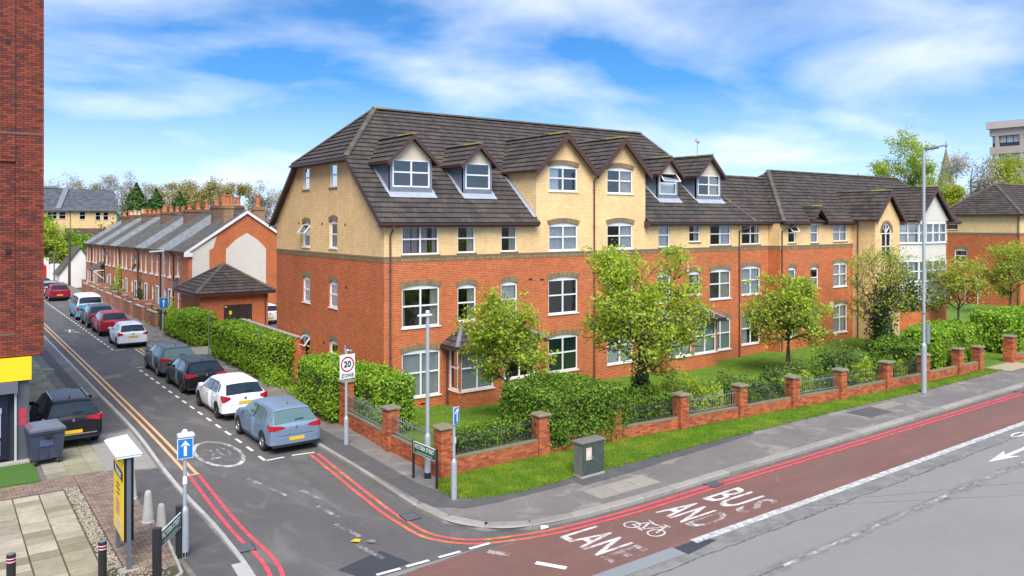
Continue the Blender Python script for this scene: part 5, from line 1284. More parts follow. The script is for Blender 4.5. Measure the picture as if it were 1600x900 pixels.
for i, npots, zz, pm in ((0, 4, 9.0, M_POT), (2, 3, 8.8, M_POT), (4, 4, 8.7, M_POT), (6, 5, 8.62, M_POT), (8, 4, 8.55, M_POTB), (9, 3, 8.45, M_POT)):
    chimney(houses[i], 19.7, 62+HW*(i+1), 2.5 if i < 8 else 1.8, 0.62, 7.0, zz-0.045*i*0.3, npots, M_CHIM, pm, 0.72 if i == 0 else 0.55)
# porch, dishes
h = houses[8]; yc = 62+HW*8+1.3
m = MB(); m.prism([(XTF, yc-1.3, 3.2), (XTF-1.3, yc-1.3, 2.35), (XTF-1.3, yc-1.3, 2.25), (XTF, yc-1.3, 3.05)], (0, 2.6, 0)); pr_ = m.build('porch_roof', M_SLATE3, h)
m = MB()
for y in (yc-1.2, yc+1.2): m.bar((XTF-1.2, y, 2.3), (XTF, y, 2.3), 0.08, 0.08); m.bar((XTF-1.2, y, 2.3), (XTF-0.02, y, 1.3), 0.08, 0.08)
m.build('porch_bracket', M_WHITE, h)
def dish(x, y, z, label):
    t = thing('satellite_dish', label, 'satellite dish', (x, y, z), 0, 'satellite dishes on the terrace')
    M = Matrix.Rotation(R(-62), 4, 'Y') @ Matrix.Rotation(0.3, 4, 'X')
    m = MB(); m.lathe([(0.0, 0.0), (0.15, 0.015), (0.28, 0.06), (0.34, 0.10)], 20, Matrix.Translation((-0.35, 0, 0)) @ M); m.build('reflector', plain('dish_grey', (0.055, 0.055, 0.06), 0.5), t, True)
    m = MB(); m.path([(0, 0, -0.2), (-0.15, 0, -0.2), (-0.32, 0, -0.02)], 0.025, 6); m.bar((-0.33, 0, -0.3), (-0.7, 0, -0.1), 0.03, 0.03); m.build('bracket', M_GALVD, t)
dish(XTF-0.02, 79.6, 3.5, 'dark satellite dish, lower of the pair on the terrace front'); dish(XTF-0.02, 79.2, 4.35, 'dark satellite dish, upper of the pair on the terrace front'); dish(XTF-0.02, 64.1, 3.0, 'satellite dish near the gable end, beside the street lamp'); dish(XTF-0.02, 94.5, 4.2, 'small satellite dish far along the terrace front')
# front gardens: walls, fence, bins
M_GW = brick_mat('garden_brick', (0.36, 0.12, 0.06), (0.24, 0.085, 0.05), (0.33, 0.25, 0.19), grime=0.5)
for i in range(1, 9):
    y0 = 60.6+HW*i-4.45; g = thing('garden_wall', ['', 'low brick front garden wall of the end terrace house', 'second brick garden wall along the terrace', 'third brick garden wall along the terrace', 'fourth brick garden wall along the terrace', 'fifth brick garden wall along the terrace', 'sixth brick garden wall along the terrace', 'seventh brick garden wall along the terrace', 'farthest brick garden wall along the terrace'][i], 'wall', (0, 0, 0), 0, 'front garden walls of the terrace')
    MB().box(12.95, y0+0.5, -0.2, 13.17, y0+3.4, 1.15).box(13.17, y0+3.28, -0.2, 15.4, y0+3.5, 1.05).build('wall_panel', M_GW, g); MB().box(12.9, y0+3.1, -0.2, 13.25, y0+3.5, 1.5).build('pier', M_GW, g); MB().box(12.87, y0+3.07, 1.505, 13.28, y0+3.53, 1.58).build('cap', M_CONC, g)
    MB().box(12.92, y0+0.5, 1.155, 13.2, y0+3.08, 1.2).build('coping', M_CONC, g)
fe = thing('timber_fence', 'dark timber board fence beside the substation', 'fence', (0, 0, 0))
for k in range(16): MB().box(13.0, 57.5+0.15*k, -0.1, 13.03, 57.63+0.15*k, 1.45+0.02*(k % 3)).build('board', plain('dark_timber', (0.06, 0.045, 0.033), 0.9, 0.3, 5, piece=0.2), fe)
MB().box(13.035, 57.5, 0.4, 13.09, 59.9, 0.5).box(13.035, 57.5, 1.1, 13.09, 59.9, 1.2).build('rail', plain('dark_timber', (0.06, 0.045, 0.033)), fe)
# wheelie bins
def wheelie(name, label, loc, rz, body, lid, group=None, s=1.0):
    t = thing(name, label, 'bin', loc, rz, group)
    m = MB(); a, b, c, d = 0.24*s, 0.27*s, 0.29*s, 0.34*s; z0, z1 = 0.1*s, 0.95*s
    m.add([(-a, -b, z0), (a, -b, z0), (a, b, z0), (-a, b, z0), (-c, -d, z1), (c, -d, z1), (c, d, z1), (-c, d, z1)], [(0, 3, 2, 1), (4, 5, 6, 7), (0, 1, 5, 4), (1, 2, 6, 5), (2, 3, 7, 6), (3, 0, 4, 7)]); m.build('body', body, t)
    m = MB(); m.cbox(-c-0.02, -d-0.04, z1+0.005, c+0.02, d+0.05, z1+0.08*s, 0.03); m.build('lid', lid, t)
    m = MB(); m.tube((-c, d+0.08, z1-0.02), (c, d+0.08, z1-0.02), 0.02); m.build('handle', body, t)
    for sx in (-1, 1): m = MB(); m.tube((sx*a*0.75, b+0.03, 0.1), (sx*(a+0.02), b+0.03, 0.1), 0.1, n=14); m.build('wheel', M_RUBBER, t)
    return t
M_BMAR = plain('maroon_plastic', (0.10, 0.012, 0.018), 0.45); M_BGRY = plain('grey_plastic', (0.06, 0.065, 0.075), 0.5); M_BBLK = plain('black_plastic', (0.02, 0.02, 0.022), 0.45); M_BRED = plain('red_plastic', (0.26, 0.02, 0.03), 0.45)
bl = [(13.5, 62.5, M_BBLK, M_BBLK, 'black wheelie bin by the end terrace garden wall'), (13.55, 66.6, M_BMAR, M_BRED, 'maroon wheelie bin nearest the street on the terrace'), (13.6, 67.4, M_BGRY, M_BGRY, 'grey wheelie bin standing between two maroon ones'), (13.6, 68.2, M_BMAR, M_BRED, 'maroon wheelie bin next to the grey one'),
  (13.4, 71.6, M_BBLK, M_BBLK, 'black wheelie bin at a gate along the terrace'), (13.5, 72.5, M_BGRY, M_BGRY, 'grey wheelie bin at a gate along the terrace'), (13.5, 76.2, M_BMAR, M_BMAR, 'maroon wheelie bin in the middle of the terrace'), (13.5, 77.1, M_BMAR, M_BRED, 'second maroon bin in the middle of the terrace'), (13.4, 85, M_BGRY, M_BBLK, 'grey bin far along the terrace')]
for x, y, bm_, lm, lab in bl: wheelie('wheelie_bin', lab, (x, y, 0.1), PI/2+random.uniform(-0.2, 0.2), bm_, lm, 'wheelie bins along the terrace', 1.1)

# ================================================================ SUBSTATION
S = thing('substation', 'small square brick substation with pyramid tile roof and slatted doors', 'building')
x0, x1, y0, y1 = 14.28, 18.85, 54.3, 59.2
mb = MB(); wallmesh(mb, 'y', y0, x0, x1, -0.75, 3.0, [(15.85, 17.75, 0, 2.1)]); wallmesh(mb, 'x', x0, y0, y1, -0.75, 3.0); mb.poly([(x1, y0, -0.7), (x1, y1, -0.7), (x1, y1, 3), (x1, y0, 3)]); mb.poly([(x0, y1, -0.7), (x1, y1, -0.7), (x1, y1, 3), (x0, y1, 3)]); mb.build('wall', M_RED, S)
M_DTIM = plain('brown_slats', (0.05, 0.034, 0.028), 0.6, 0.2, 6)
for a, b in ((15.85, 16.78), (16.82, 17.75)):
    d = MB().box(a, y0+0.06, 0, b, y0+0.1, 2.1).build('door', M_DTIM, S)
    for k in range(14): MB().box(a+0.06, y0+0.03, 0.08+0.144*k, b-0.06, y0+0.058, 0.19+0.144*k).build('slat', M_DTIM, d)
MB().box(16.2, y0+0.02, 1.45, 16.38, y0+0.028, 1.7).box(17.45, y0+0.02, 0.85, 17.65, y0+0.028, 1.05).build('warning_sign', M_YEL, S); MB().box(16.95, y0+0.02, 0.82, 17.4, y0+0.028, 1.05).box(15.9, y0+0.02, 1.95, 16.05, y0+0.028, 2.02).build('notice', M_WHITE, S)
t, m, rg = MB(), MB(), MB(); o_ = 0.4; za = 4.75; ap = Vector(((x0+x1)/2, (y0+y1)/2, za)); cs = [Vector((x0-o_, y0-o_, 2.95)), Vector((x1+o_, y0-o_, 2.95)), Vector((x1+o_, y1+o_, 2.95)), Vector((x0-o_, y1+o_, 2.95))]
for k in range(4):
    a, b = cs[k], cs[(k+1) % 4]; U = (b-a).normalized(); L = (b-a).length; mid = (a+b)/2; Vv = ap-mid
    tiled(t, a, U, Vv, U.cross(Vv), 0, L, Vv.length, [hp((0, 0), (L/2, Vv.length), (L/2, 0)), hp((L, 0), (L/2, Vv.length), (L/2, 0))]); m.poly([a-Vector((0, 0, 0.03)), b-Vector((0, 0, 0.03)), ap-Vector((0, 0, 0.03))]); ridge(rg, a+Vector((0, 0, 0.05)), ap+Vector((0, 0, 0.05)), 0.13)
m.poly([c-Vector((0, 0, 0.05)) for c in cs]); m.build('roof_deck', M_UNDER, S, fixn=False); stuff(t.build('roof_tiles', M_TILEW, S, fixn=False)); stuff(rg.build('hip_tiles', M_RIDGE, S, fixn=False))
m = MB()
for k in range(4): m.bar(cs[k]-Vector((0, 0, 0.09)), cs[(k+1) % 4]-Vector((0, 0, 0.09)), 0.05, 0.14)
m.build('fascia', M_GUT, S); downpipe(S, x1-0.2, y0-0.06, 2.9, -0.1, None)
gw = thing('yard_wall', 'brick wall with pale coping between hedge and the corner block', 'wall')
MB().box(14.65, 38.2, -0.7, 14.87, 47.0, 1.95).build('wall_panel', M_RED, gw); MB().box(14.62, 38.1, 1.953, 14.90, 47.05, 2.02).build('coping', M_CONC, gw); MB().box(14.1, 37.85, -0.7, 15.04, 38.07, 1.7).build('return_wall', M_RED, gw)
sheet('drive', [(11.0, 46.8), (15.0, 46.8), (15.0, 50.0), (11.0, 50.0)], KZ+0.01, plain('drive_concrete', (0.27, 0.25, 0.2), 0.9, 0.25, 2))
sheet('yard', [(13.3, 42.3), (40, 42.3), (40, 62), (13.3, 62)], 0.05, M_FOOT)
# ================================================================ FAR LEFT: pale building, white gable house
FB = thing('office_block', 'cream building with blue-grey slate roof far behind the side street', 'building')
yb_ = 150.0
fwin = [W(15.3, 16.7, 8.1, 9.3, 2, 2), W(20.0, 20.9, 8.0, 9.35, 1, 2), W(22.4, 23.2, 7.9, 9.3, 1, 2), W(23.6, 24.4, 7.9, 9.3, 1, 2), W(17.0, 18.0, 8.1, 9.3, 1, 2)]
mb = MB(); wallmesh(mb, 'y', yb_, 8, 25.6, -0.7, 9.7, [hole_of(w) for w in fwin]); mb.poly([(25.6, yb_, -0.7), (25.6, 165, -0.7), (25.6, 165, 9.7), (25.6, yb_, 9.7)]); mb.build('wall', M_CREAM, FB)
for w in fwin: window(FB, 'y', yb_, w, sill=True)
t = MB(); tiled(t, (0, yb_-0.5, 9.7), (1, 0, 0), (0, 5, 3.6), (0, -3.6, 5), 8, 26, math.hypot(5, 3.6), [], g=0.4, tw=0.5, th=0.02); t.build('slates', M_SLATE3, FB, fixn=False)['kind'] = 'stuff'
m = MB(); m.poly([(8, yb_-0.5, 9.66), (26, yb_-0.5, 9.66), (26, yb_+4.5, 13.26), (8, yb_+4.5, 13.26)]); m.poly([(8, yb_+4.5, 13.26), (26, yb_+4.5, 13.26), (26, yb_+10, 9.7), (8, yb_+10, 9.7)]); m.build('roof_deck', M_SLATE3, FB, fixn=False)
MB().box(8, yb_-0.62, 9.5, 26, yb_-0.5, 9.72).build('gutter', M_GALVD, FB); m = MB(); m.bar((8, yb_+4.4, 13.5), (17.2, yb_+4.4, 13.5), 0.4, 0.35); m.bar((17.2, yb_+4.4, 13.4), (19, yb_+4.3, 13.2), 0.3, 0.3); m.bar((16.8, yb_-0.5, 9.8), (18.6, yb_+4.4, 13.4), 0.8, 0.12); m.build('roof_ridge_box', M_GALVD, FB)
downpipe(FB, 18.6, yb_-0.1, 9.5, 0, None)
WH = thing('white_house', 'white rendered gable end beyond the terrace', 'house')
yw_ = 113.5
m = MB(); m.prism([(12.9, yw_, -0.7), (17.0, yw_, -0.7), (17.0, yw_, 1.6), (15.2, yw_, 4.3), (12.9, yw_, 1.2)], (0, 6, 0)); m.build('wall', M_WHITE, WH)
m = MB(); m.prism([(12.6, yw_-0.2, 0.95), (15.2, yw_-0.2, 4.5), (15.2, yw_-0.2, 4.35), (12.7, yw_-0.2, 0.9)], (0, 6.4, 0)); m.prism([(17.2, yw_-0.2, 1.5), (15.2, yw_-0.2, 4.5), (15.2, yw_-0.2, 4.35), (17.1, yw_-0.2, 1.4)], (0, 6.4, 0)); m.build('roof', M_SLATE2, WH)
BH = thing('brown_roof_house', 'low house with dark brown tiled roof behind the street trees', 'house')
m = MB(); m.box(16, 126, -0.7, 27, 134, 4.2); m.build('wall', M_TERR, BH)
t = MB(); tiled(t, (0, 125.6, 4.1), (1, 0, 0), (0, 4.4, 2.6), (0, -2.6, 4.4), 15.5, 27.5, math.hypot(4.4, 2.6), [], g=0.4, tw=0.4); t.poly([(15.5, 130, 6.7), (27.5, 130, 6.7), (27.5, 134.4, 4.1), (15.5, 134.4, 4.1)]); t.build('roof', plain('brown_tile', (0.11, 0.065, 0.05), 0.9, 0.25, 3, piece=0.2), BH, fixn=False)
wl2 = tag(MB().box(8.2, 118, -0.7, 14.8, 118.3, 2.2).box(11.4, 117.9, -0.7, 12.2, 118.35, 3.0).build('white_wall', M_WHITE), 'white rendered wall closing the far end of the street', 'wall')
# ================================================================ FAR RIGHT SKYLINE: spire and concrete offices
SPI = thing('church_spire', 'stone church spire rising behind the trees', 'spire', (0, 0, 0))
c = Vector((155.4, 71.9, 0)); M_STONE = plain('spire_stone', (0.22, 0.18, 0.11), 0.9, 0.3, 2)
m = MB(); m.lathe([(3.4, 0), (3.3, 6), (2.7, 9.5), (0.06, 21.6)], 8, Matrix.Translation(c)); m.build('steeple', M_STONE, SPI)
m = MB(); m.tube(c+Vector((0, 0, 21.5)), c+Vector((0, 0, 22.9)), 0.05); m.lathe([(0.0, 0), (0.22, 0.15), (0.0, 0.4)], 8, Matrix.Translation(c+Vector((0, 0, 21.7)))); m.build('finial', M_BLACKM, SPI)
OF = thing('concrete_offices', 'grey concrete office building with dark window bands at upper right', 'building')
M_OC = plain('office_concrete', (0.50, 0.42, 0.34), 0.9, 0.12, 0.6); M_OG = plain('office_frame', (0.05, 0.045, 0.055), 0.4); M_OGL = plain('office_glass', (0.35, 0.40, 0.42), 0.15, 0.2, 1)
X, YL = 178.0, 73.6
for fl in range(7):
    zt = 26.9-3.75*fl
    MB().box(X, YL-30, zt-1.5, X+20, YL, zt).build('floor_band', M_OC, OF)
    if fl == 6: break
    MB().box(X+0.5, YL-29.5, zt-3.74, X+19.5, YL-0.4, zt-1.51).build('glazing', M_OG, OF)
    for k in range(7):
        yy = YL-1.05-0.7-4.6*k; MB().box(X+0.05, yy, zt-3.74, X+0.55, yy+0.7, zt-1.51).build('column', M_OC, OF)
        for j in range(3): MB().box(X+0.42, yy-1.25-1.27*j, zt-2.95, X+0.48, yy-0.15-1.27*j, zt-1.6).build('pane', M_OGL, OF)
    MB().box(X+0.42, YL-0.95, zt-2.95, X+0.48, YL-0.5, zt-1.6).build('pane', M_OGL, OF)
MB().box(X-0.6, YL-30.5, 26.9, X+20.5, YL+0.5, 28.4).build('parapet', plain('parapet_concrete', (0.56, 0.50, 0.43), 0.9, 0.1, 0.6), OF)
# ================================================================ LAWN, VERGE, BOUNDARY WALL
def lawn_b(x):   # ground level along the building front
    pts = [(12, 0.05), (15, -0.12), (20, -0.28), (38, -0.2), (48, 0.1), (70, 0.2)]
    for (a, za), (b, zb) in zip(pts, pts[1:]):
        if x <= b: return za+(zb-za)*(x-a)/(b-a)
    return 0.2
WL = [(12.38, 20.30), (16.1, 20.28), (19.2, 20.12), (22.3, 19.78), (25.4, 19.52), (28.5, 19.28), (31.5, 18.98), (34.9, 18.78), (38.0, 18.62), (41.2, 18.5), (43.3, 18.45)]
def wall_y(x):
    for (a, ya), (b, yb) in zip(WL, WL[1:]):
        if x <= b: return ya+(yb-ya)*(x-a)/(b-a)
    return WL[-1][1]
def lawn_z(x, y):
    t = min(max((y-wall_y(x))/(29.0-wall_y(x)), 0), 1)
    return 0.14*(1-t)+lawn_b(x)*t
mb = MB(); nx, ny = 60, 16; vs = []
for i in range(nx+1):
    x = 12.45+(64-12.45)*i/nx
    for j in range(ny+1):
        y = wall_y(x)+0.05+(30.0-wall_y(x))*j/ny; vs.append((x, y, lawn_z(x, y)))
mb.add(vs, [(i*(ny+1)+j, (i+1)*(ny+1)+j, (i+1)*(ny+1)+j+1, i*(ny+1)+j+1) for i in range(nx) for j in range(ny)])
structure(mb.build('lawn', M_GRASSB, fixn=False))
structure(MB().poly([(12.6, 24, 0.06), (15.1, 24, -0.1), (15.1, 42.2, -0.1), (12.6, 42.2, 0.06)]).build('planting_bed', M_SOIL, fixn=False))
structure(MB().poly([(43.3, 18.4, 0.1), (100, 18.2, 0.1), (100, 45, 0.1), (62, 45, 0.1), (62, 28.6, 0.1), (43.3, 24, 0.1)]).build('far_lawn', M_GRASSB, fixn=False))
VE = [(12.15, 20.1), (11.72, 19.2), (11.85, 18.55), (12.6, 18.1), (15.0, 17.92), (22, 17.98), (30, 17.85), (36.4, 17.7), (44.2, 17.75)]
verge_poly = VE+[(44.2, 18.4)]+[(x, y-0.0) for x, y in reversed(WL)]
o = sheet('grass_verge', verge_poly, KZ+0.02, M_GRASSB)
sheet('grass_verge', [(47.8, 17.75), (100, 17.5), (100, 19), (47.2, 18.6)], KZ+0.02, M_GRASSB)
# grass blades
def inside(poly, x, y):
    r = np.zeros(len(x), bool); n = len(poly)
    for i in range(n):
        (x0, y0), (x1, y1) = poly[i], poly[(i+1) % n]
        c = ((y0 > y) != (y1 > y)) & (x < (x1-x0)*(y-y0)/((y1-y0) if y1 != y0 else 1e-9)+x0); r ^= c
    return r
def blades(name, x, y, z, h, rs, label, mat=None, w=0.011):
    n = len(x); a = rs.rand(n)*6.283; wv = w*(0.7+0.6*rs.rand(n)); hh = h*(0.5+0.8*rs.rand(n)); lx, ly = hh*0.9*(rs.rand(n)-0.5), hh*0.9*(rs.rand(n)-0.5)
    V = np.zeros((n, 3, 3)); V[:, 0] = np.stack([x-wv*np.cos(a), y-wv*np.sin(a), z], 1); V[:, 1] = np.stack([x+wv*np.cos(a), y+wv*np.sin(a), z], 1); V[:, 2] = np.stack([x+lx, y+ly, z+hh], 1)
    me = fast_mesh(name, V.reshape(-1, 3), np.arange(3*n).reshape(-1, 3), 3); me.materials.append(mat or M_GRASS)
    o = stuff(link(bpy.data.objects.new(name, me))); o['label'] = label; return o
rs = np.random.RandomState(5)
N = 170000; x = 11.5+33*rs.rand(N)**1.35; y = 17.3+3.2*rs.rand(N); k = inside(verge_poly, x, y); x, y = x[k], y[k]
ex = smooth_line(VE, 12); ei = rs.randint(0, len(ex), 9000); exa = np.array([(p.x, p.y) for p in ex]); wi = rs.rand(6000)
x = np.concatenate([x, exa[ei, 0]+rs.normal(size=9000)*0.05, 12.6+31*wi]); y = np.concatenate([y, exa[ei, 1]+rs.normal(size=9000)*0.05, np.interp(12.6+31*wi, [p[0] for p in WL], [p[1] for p in WL])-0.15-0.05*rs.rand(6000)])
blades('verge_grass', x, y, np.full(len(x), KZ+0.015), 0.055, rs, 'short bright grass on the verge outside the boundary wall')
N = 190000; x = 12.6+50*rs.rand(N)**1.2; t = rs.rand(N); wy = np.interp(x, [p[0] for p in WL], [p[1] for p in WL]); y = wy+0.2+(29.3-wy)*t
lb = np.interp(x, [12, 15, 20, 38, 48, 70], [0.05, -0.12, -0.28, -0.2, 0.1, 0.2]); tt = np.clip((y-wy)/(29.0-wy), 0, 1)
blades('lawn_grass', x, y, 0.14*(1-tt)+lb*tt-0.01, 0.06, rs, 'mown lawn grass between boundary wall and apartments')

BW = thing('boundary_wall', 'low brick boundary wall with tall piers and spiked railings round the lawn', 'wall')
bricks = []
def pier_bricks(x, y, w, z0, z1, rz):
    n = int((z1-z0)/0.075); c, s = math.cos(rz), math.sin(rz)
    for k in range(n):
        z = z0+0.075*k+0.0325
        if k % 2 == 0: cells = [(-w/4, -w/4, w/2, w/2), (w/4, -w/4, w/2, w/2), (-w/4, w/4, w/2, w/2), (w/4, w/4, w/2, w/2)]
        else:
            q = w*0.245; cells = []
            for a, wa in ((-(w-q)/2, q), (0, w-2*q), ((w-q)/2, q)):
                for b, wb in ((-(w-q)/2, q), (0, w-2*q), ((w-q)/2, q)):
                    if a == 0 and b == 0: continue
                    cells.append((a, b, wa, wb))
        for a, b, wa, wb in cells: bricks.append((x+a*c-b*s, y+a*s+b*c, z, wa-0.010, wb-0.010, 0.065, rz))
def pier(x, y, w, h, rz=0.0, cap=True):
    pier_bricks(x, y, w, -0.05, h, rz)
    p = MB().obox(Matrix.Translation((x, y, h/2-0.05)) @ Matrix.Rotation(rz, 4, 'Z'), w-0.035, w-0.035, h).build('pier', M_MORT, BW)
    m = MB(); M_ = Matrix.Translation((x, y, h+0.035)) @ Matrix.Rotation(rz, 4, 'Z')
    c_ = MB().cbox(-w/2-0.05, -w/2-0.05, -0.035, w/2+0.05, w/2+0.05, 0.055, 0.05); m.add([M_ @ Vector(v) for v in c_.v], c_.f); m.build('pier_cap', M_COPE, p)
def panel(p, q, w0, w1, h=0.62, rail=True, railm=None, pale=False, ht=1.32):
    p, q = Vector(p), Vector(q); d = (q-p); L0 = d.length; d.normalize(); a = math.atan2(d.y, d.x)
    s, e = p+d*(w0/2), q-d*(w1/2); L = (e-s).length; nc = int((h+0.05)/0.075); nrm = Vector((-d.y, d.x))
    for k in range(nc):
        z = -0.05+0.075*k+0.0325; u = -0.1125*(k % 2)
        while u < L:
            u0, u1 = max(u, 0), min(u+0.225, L)
            if u1-u0 > 0.04:
                c = s+d*((u0+u1)/2)
                bricks.append((c.x, c.y, z, u1-u0-0.010, 0.215, 0.065, a))
            u += 0.225
    mid = (s+e)/2
    wl_ = MB().obox(Matrix.Translation((mid.x, mid.y, h/2-0.05)) @ Matrix.Rotation(a, 4, 'Z'), L, 0.195, h).build('wall_panel', M_MORT, BW)
    MB().obox(Matrix.Translation((mid.x, mid.y, h-0.05+0.032)) @ Matrix.Rotation(a, 4, 'Z'), L-0.01, 0.225, 0.055).build('coping', M_COPE, wl_)
    if rail:
        m = MB(); mt = M_RAILW if pale else M_RAIL
        for z in (h+0.10, ht-0.12): m.bar((s.x, s.y, z), (e.x, e.y, z), 0.04, 0.018)
        r = m.build('railing', mt, BW); n = max(3, int(L/0.125))
        for i in range(n):
            c = s+d*(L*(i+0.5)/n); m = MB(); m.tube((c.x, c.y, h+0.06), (c.x, c.y, ht-0.03), 0.0085, n=5); m.tube((c.x, c.y, ht-0.03), (c.x, c.y, ht+0.06), 0.012, 0.002, n=5); m.build('bar', mt, r, fixn=False)
PW = [0.44]+[0.42]*10
hts = [1.58, 1.42, 1.36, 1.36, 1.36, 1.36, 1.36, 1.36, 1.4, 1.4, 1.3]
for i, (x, y) in enumerate(WL): pier(x, y, PW[i], hts[i], 0.0 if i == 0 else -0.06)
for i in range(len(WL)-1): panel(WL[i], WL[i+1], PW[i], PW[i+1], 0.66 if i < 2 else 0.58, rail=i < 8 and i != 1, pale=(i in (3, 5)), ht=1.32 if i < 1 else 1.24)
SL = [(12.38, 20.30), (12.42, 23.75), (12.58, 27.6)]
pier(12.42, 23.75, 0.42, 1.5, 0.03); pier(12.58, 27.6, 0.42, 1.75, 0.03)
panel(SL[0], SL[1], 0.44, 0.42, 0.66, pale=True, ht=1.32); panel(SL[1], SL[2], 0.42, 0.42, 0.66, pale=True, ht=1.32)
pier(47.2, 18.5, 0.5, 1.5); pier(49.6, 18.3, 0.4, 1.3); panel((47.2, 18.5), (53, 18.2), 0.5, 0.3, 0.5, rail=False)
pieces('brick', 'brickwork', bricks, M_BRICKP, BW)

# ================================================================ FOLIAGE
def leaf_mesh(name, centers, size, rs, mat, normals=None, flat=0.5, aspect=0.62, parent=None, kind=None):
    n = len(centers)
    a = rs.normal(size=(n, 3))
    if normals is not None: a = normals+flat*a
    else: a[:, 2] = np.abs(a[:, 2])+0.35
    a /= np.linalg.norm(a, axis=1, keepdims=True)+1e-9
    b = rs.normal(size=(n, 3)); u = np.cross(a, b); u /= np.linalg.norm(u, axis=1, keepdims=True)+1e-9; v = np.cross(a, u)
    s = (size*(0.6+0.8*rs.rand(n)))[:, None]
    V = np.stack([centers-u*s, centers-v*s*aspect+a*s*0.18, centers+u*s, centers+v*s*aspect+a*s*0.18], 1)
    me = fast_mesh(name, V.reshape(-1, 3), np.arange(4*n).reshape(-1, 4), 4); me.materials.append(mat)
    return link(bpy.data.objects.new(name, me), parent)
def branch_mesh(segs, name, mat, parent, n=6):
    V, F = [], []; base = 0
    ang = np.arange(n)*2*PI/n; ca, sa = np.cos(ang), np.sin(ang)
    for p, q, r0, r1 in segs:
        p, q = np.array(p), np.array(q); d = q-p; d /= np.linalg.norm(d)+1e-9
        t = np.array((0, 0, 1.0)) if abs(d[2]) < 0.9 else np.array((1.0, 0, 0)); u = np.cross(d, t); u /= np.linalg.norm(u); w = np.cross(d, u)
        ring = ca[:, None]*u+sa[:, None]*w
        V.append(p+ring*r0); V.append(q+ring*r1); i = np.arange(n); j = (i+1) % n
        F.append(np.stack([base+i, base+j, base+n+j, base+n+i], 1)); base += 2*n
    me = fast_mesh(name, np.concatenate(V), np.concatenate(F), 4); me.materials.append(mat); me.polygons.foreach_set('use_smooth', [True]*len(me.polygons))
    return link(bpy.data.objects.new(name, me), parent)
def grow(rs, base, height, spread, trunk_r, trunk_h, levels=4, up=0.35, kids=(3, 5), droop=0.0, stems=1, first=0.3, shape=0.0):
    """returns segments and tip points of a tree inside an ellipsoid"""
    segs, tips = [], []
    base = np.array(base, float)
    ctr = base+np.array((0, 0, trunk_h+(height-trunk_h)*0.48)); rad = np.array((spread, spread, (height-trunk_h)*0.56)); ph = rs.rand(4)*6.28
    def inb(e, lim):
        q = (e-ctr)/rad; a = math.atan2(q[1], q[0]); k = (1.18-0.62*shape*max(q[2]+0.35, -0.2))*(1.0-0.0) if shape else 1.0; k *= 1+0.22*math.sin(2*a+ph[0]+2.5*q[2])+0.2*math.sin(3*a+ph[1]-3.5*q[2])+0.14*math.sin(7*q[2]+ph[2])
        return np.sum(q**2) < lim*k*k*0.92
    def rec(p, d, L, r, lev):
        n = 3; q = p
        for k in range(n):
            dd = d+rs.normal(size=3)*0.16; dd[2] += up*0.1-droop*0.12*lev; dd /= np.linalg.norm(dd); nq = q+dd*L/n
            segs.append((q, nq, r*(1-0.25*k/n), r*(1-0.25*(k+1)/n))); q = nq; d = dd
            if lev >= 2: tips.append(q)
            if lev < levels and k >= 0:
                for _ in range(rs.randint(1, 3) if k < n-1 else rs.randint(*kids)):
                    sd = rs.normal(size=3); sd -= d*np.dot(sd, d); sd /= np.linalg.norm(sd)+1e-9
                    nd = d*0.55+sd*0.85; nd[2] += up*0.5-droop*0.3; nd /= np.linalg.norm(nd)
                    LL = L*(0.55+0.25*rs.rand()); e = q+nd*LL
                    if inb(e, 1.15): rec(q, nd, LL, r*0.55, lev+1)
                    else:
                        LL *= 0.5; e = q+nd*LL
                        if inb(e, 1.2): rec(q, nd, LL, r*0.5, lev+1)
    for s in range(stems):
        off = np.array((rs.uniform(-0.2, 0.2), rs.uniform(-0.2, 0.2), 0))*(stems > 1)
        p = base+off; d = np.array((rs.uniform(-0.08, 0.08), rs.uniform(-0.08, 0.08), 1.0)); top = base+np.array((0, 0, height*0.72))
        n = 6; q = p
        for k in range(n):
            z = (trunk_h*first)+(height*0.78-trunk_h*first)*(k+1)/n if k else trunk_h*first+0.3
            nq = np.array((p[0]+rs.uniform(-0.12, 0.12)*k*0.5, p[1]+rs.uniform(-0.12, 0.12)*k*0.5, base[2]+z)); r0 = trunk_r*(1-0.8*k/n); r1 = trunk_r*(1-0.8*(k+1)/n)
            segs.append((q, nq, r0, r1)); q = nq
            if z > trunk_h*0.8:
                for _ in range(rs.randint(3, 5)):
                    a = rs.rand()*6.283; nd = np.array((math.cos(a), math.sin(a), up+0.3*rs.rand()-droop*0.3)); nd /= np.linalg.norm(nd)
                    rec(q, nd, spread*(0.42+0.3*rs.rand())*(1.0-0.35*(k/n)**2), r1*0.6, 1)
    return segs, np.array(tips)
def tree(name, label, base, height, spread, trunk_r, trunk_h, mat, seed, nleaf, leaf, cl=0.22, bark=None, group=None, levels=3, up=0.35, droop=0.0, stems=1, zmin=None, minr=0.0, first=0.3, cat='tree', shape=0.0):
    rs = np.random.RandomState(seed); t = thing(name, label, cat, base, 0, group)
    segs, tips = grow(rs, (0, 0, 0), height, spread, trunk_r, trunk_h, levels, up, droop=droop, stems=stems, first=first, shape=shape)
    segs = [s_ for s_ in segs if s_[2] > minr]
    branch_mesh([(a, b, max(r0, 0.006), max(r1, 0.004)) for a, b, r0, r1 in segs], 'trunk', bark or M_BARK, t)
    if nleaf:
        # leaves come in clumps: each tip has its own weight
        wgt = rs.rand(len(tips))**2.2; wgt /= wgt.sum()
        k = rs.choice(len(tips), nleaf, p=wgt); c = tips[k]+rs.normal(size=(nleaf, 3))*cl*np.array((1, 1, 0.7))
        if droop: c[:, 2] -= droop*np.abs(rs.normal(size=nleaf))*0.6
        leaf_mesh('crown', c, leaf, rs, mat, parent=t)
    return t
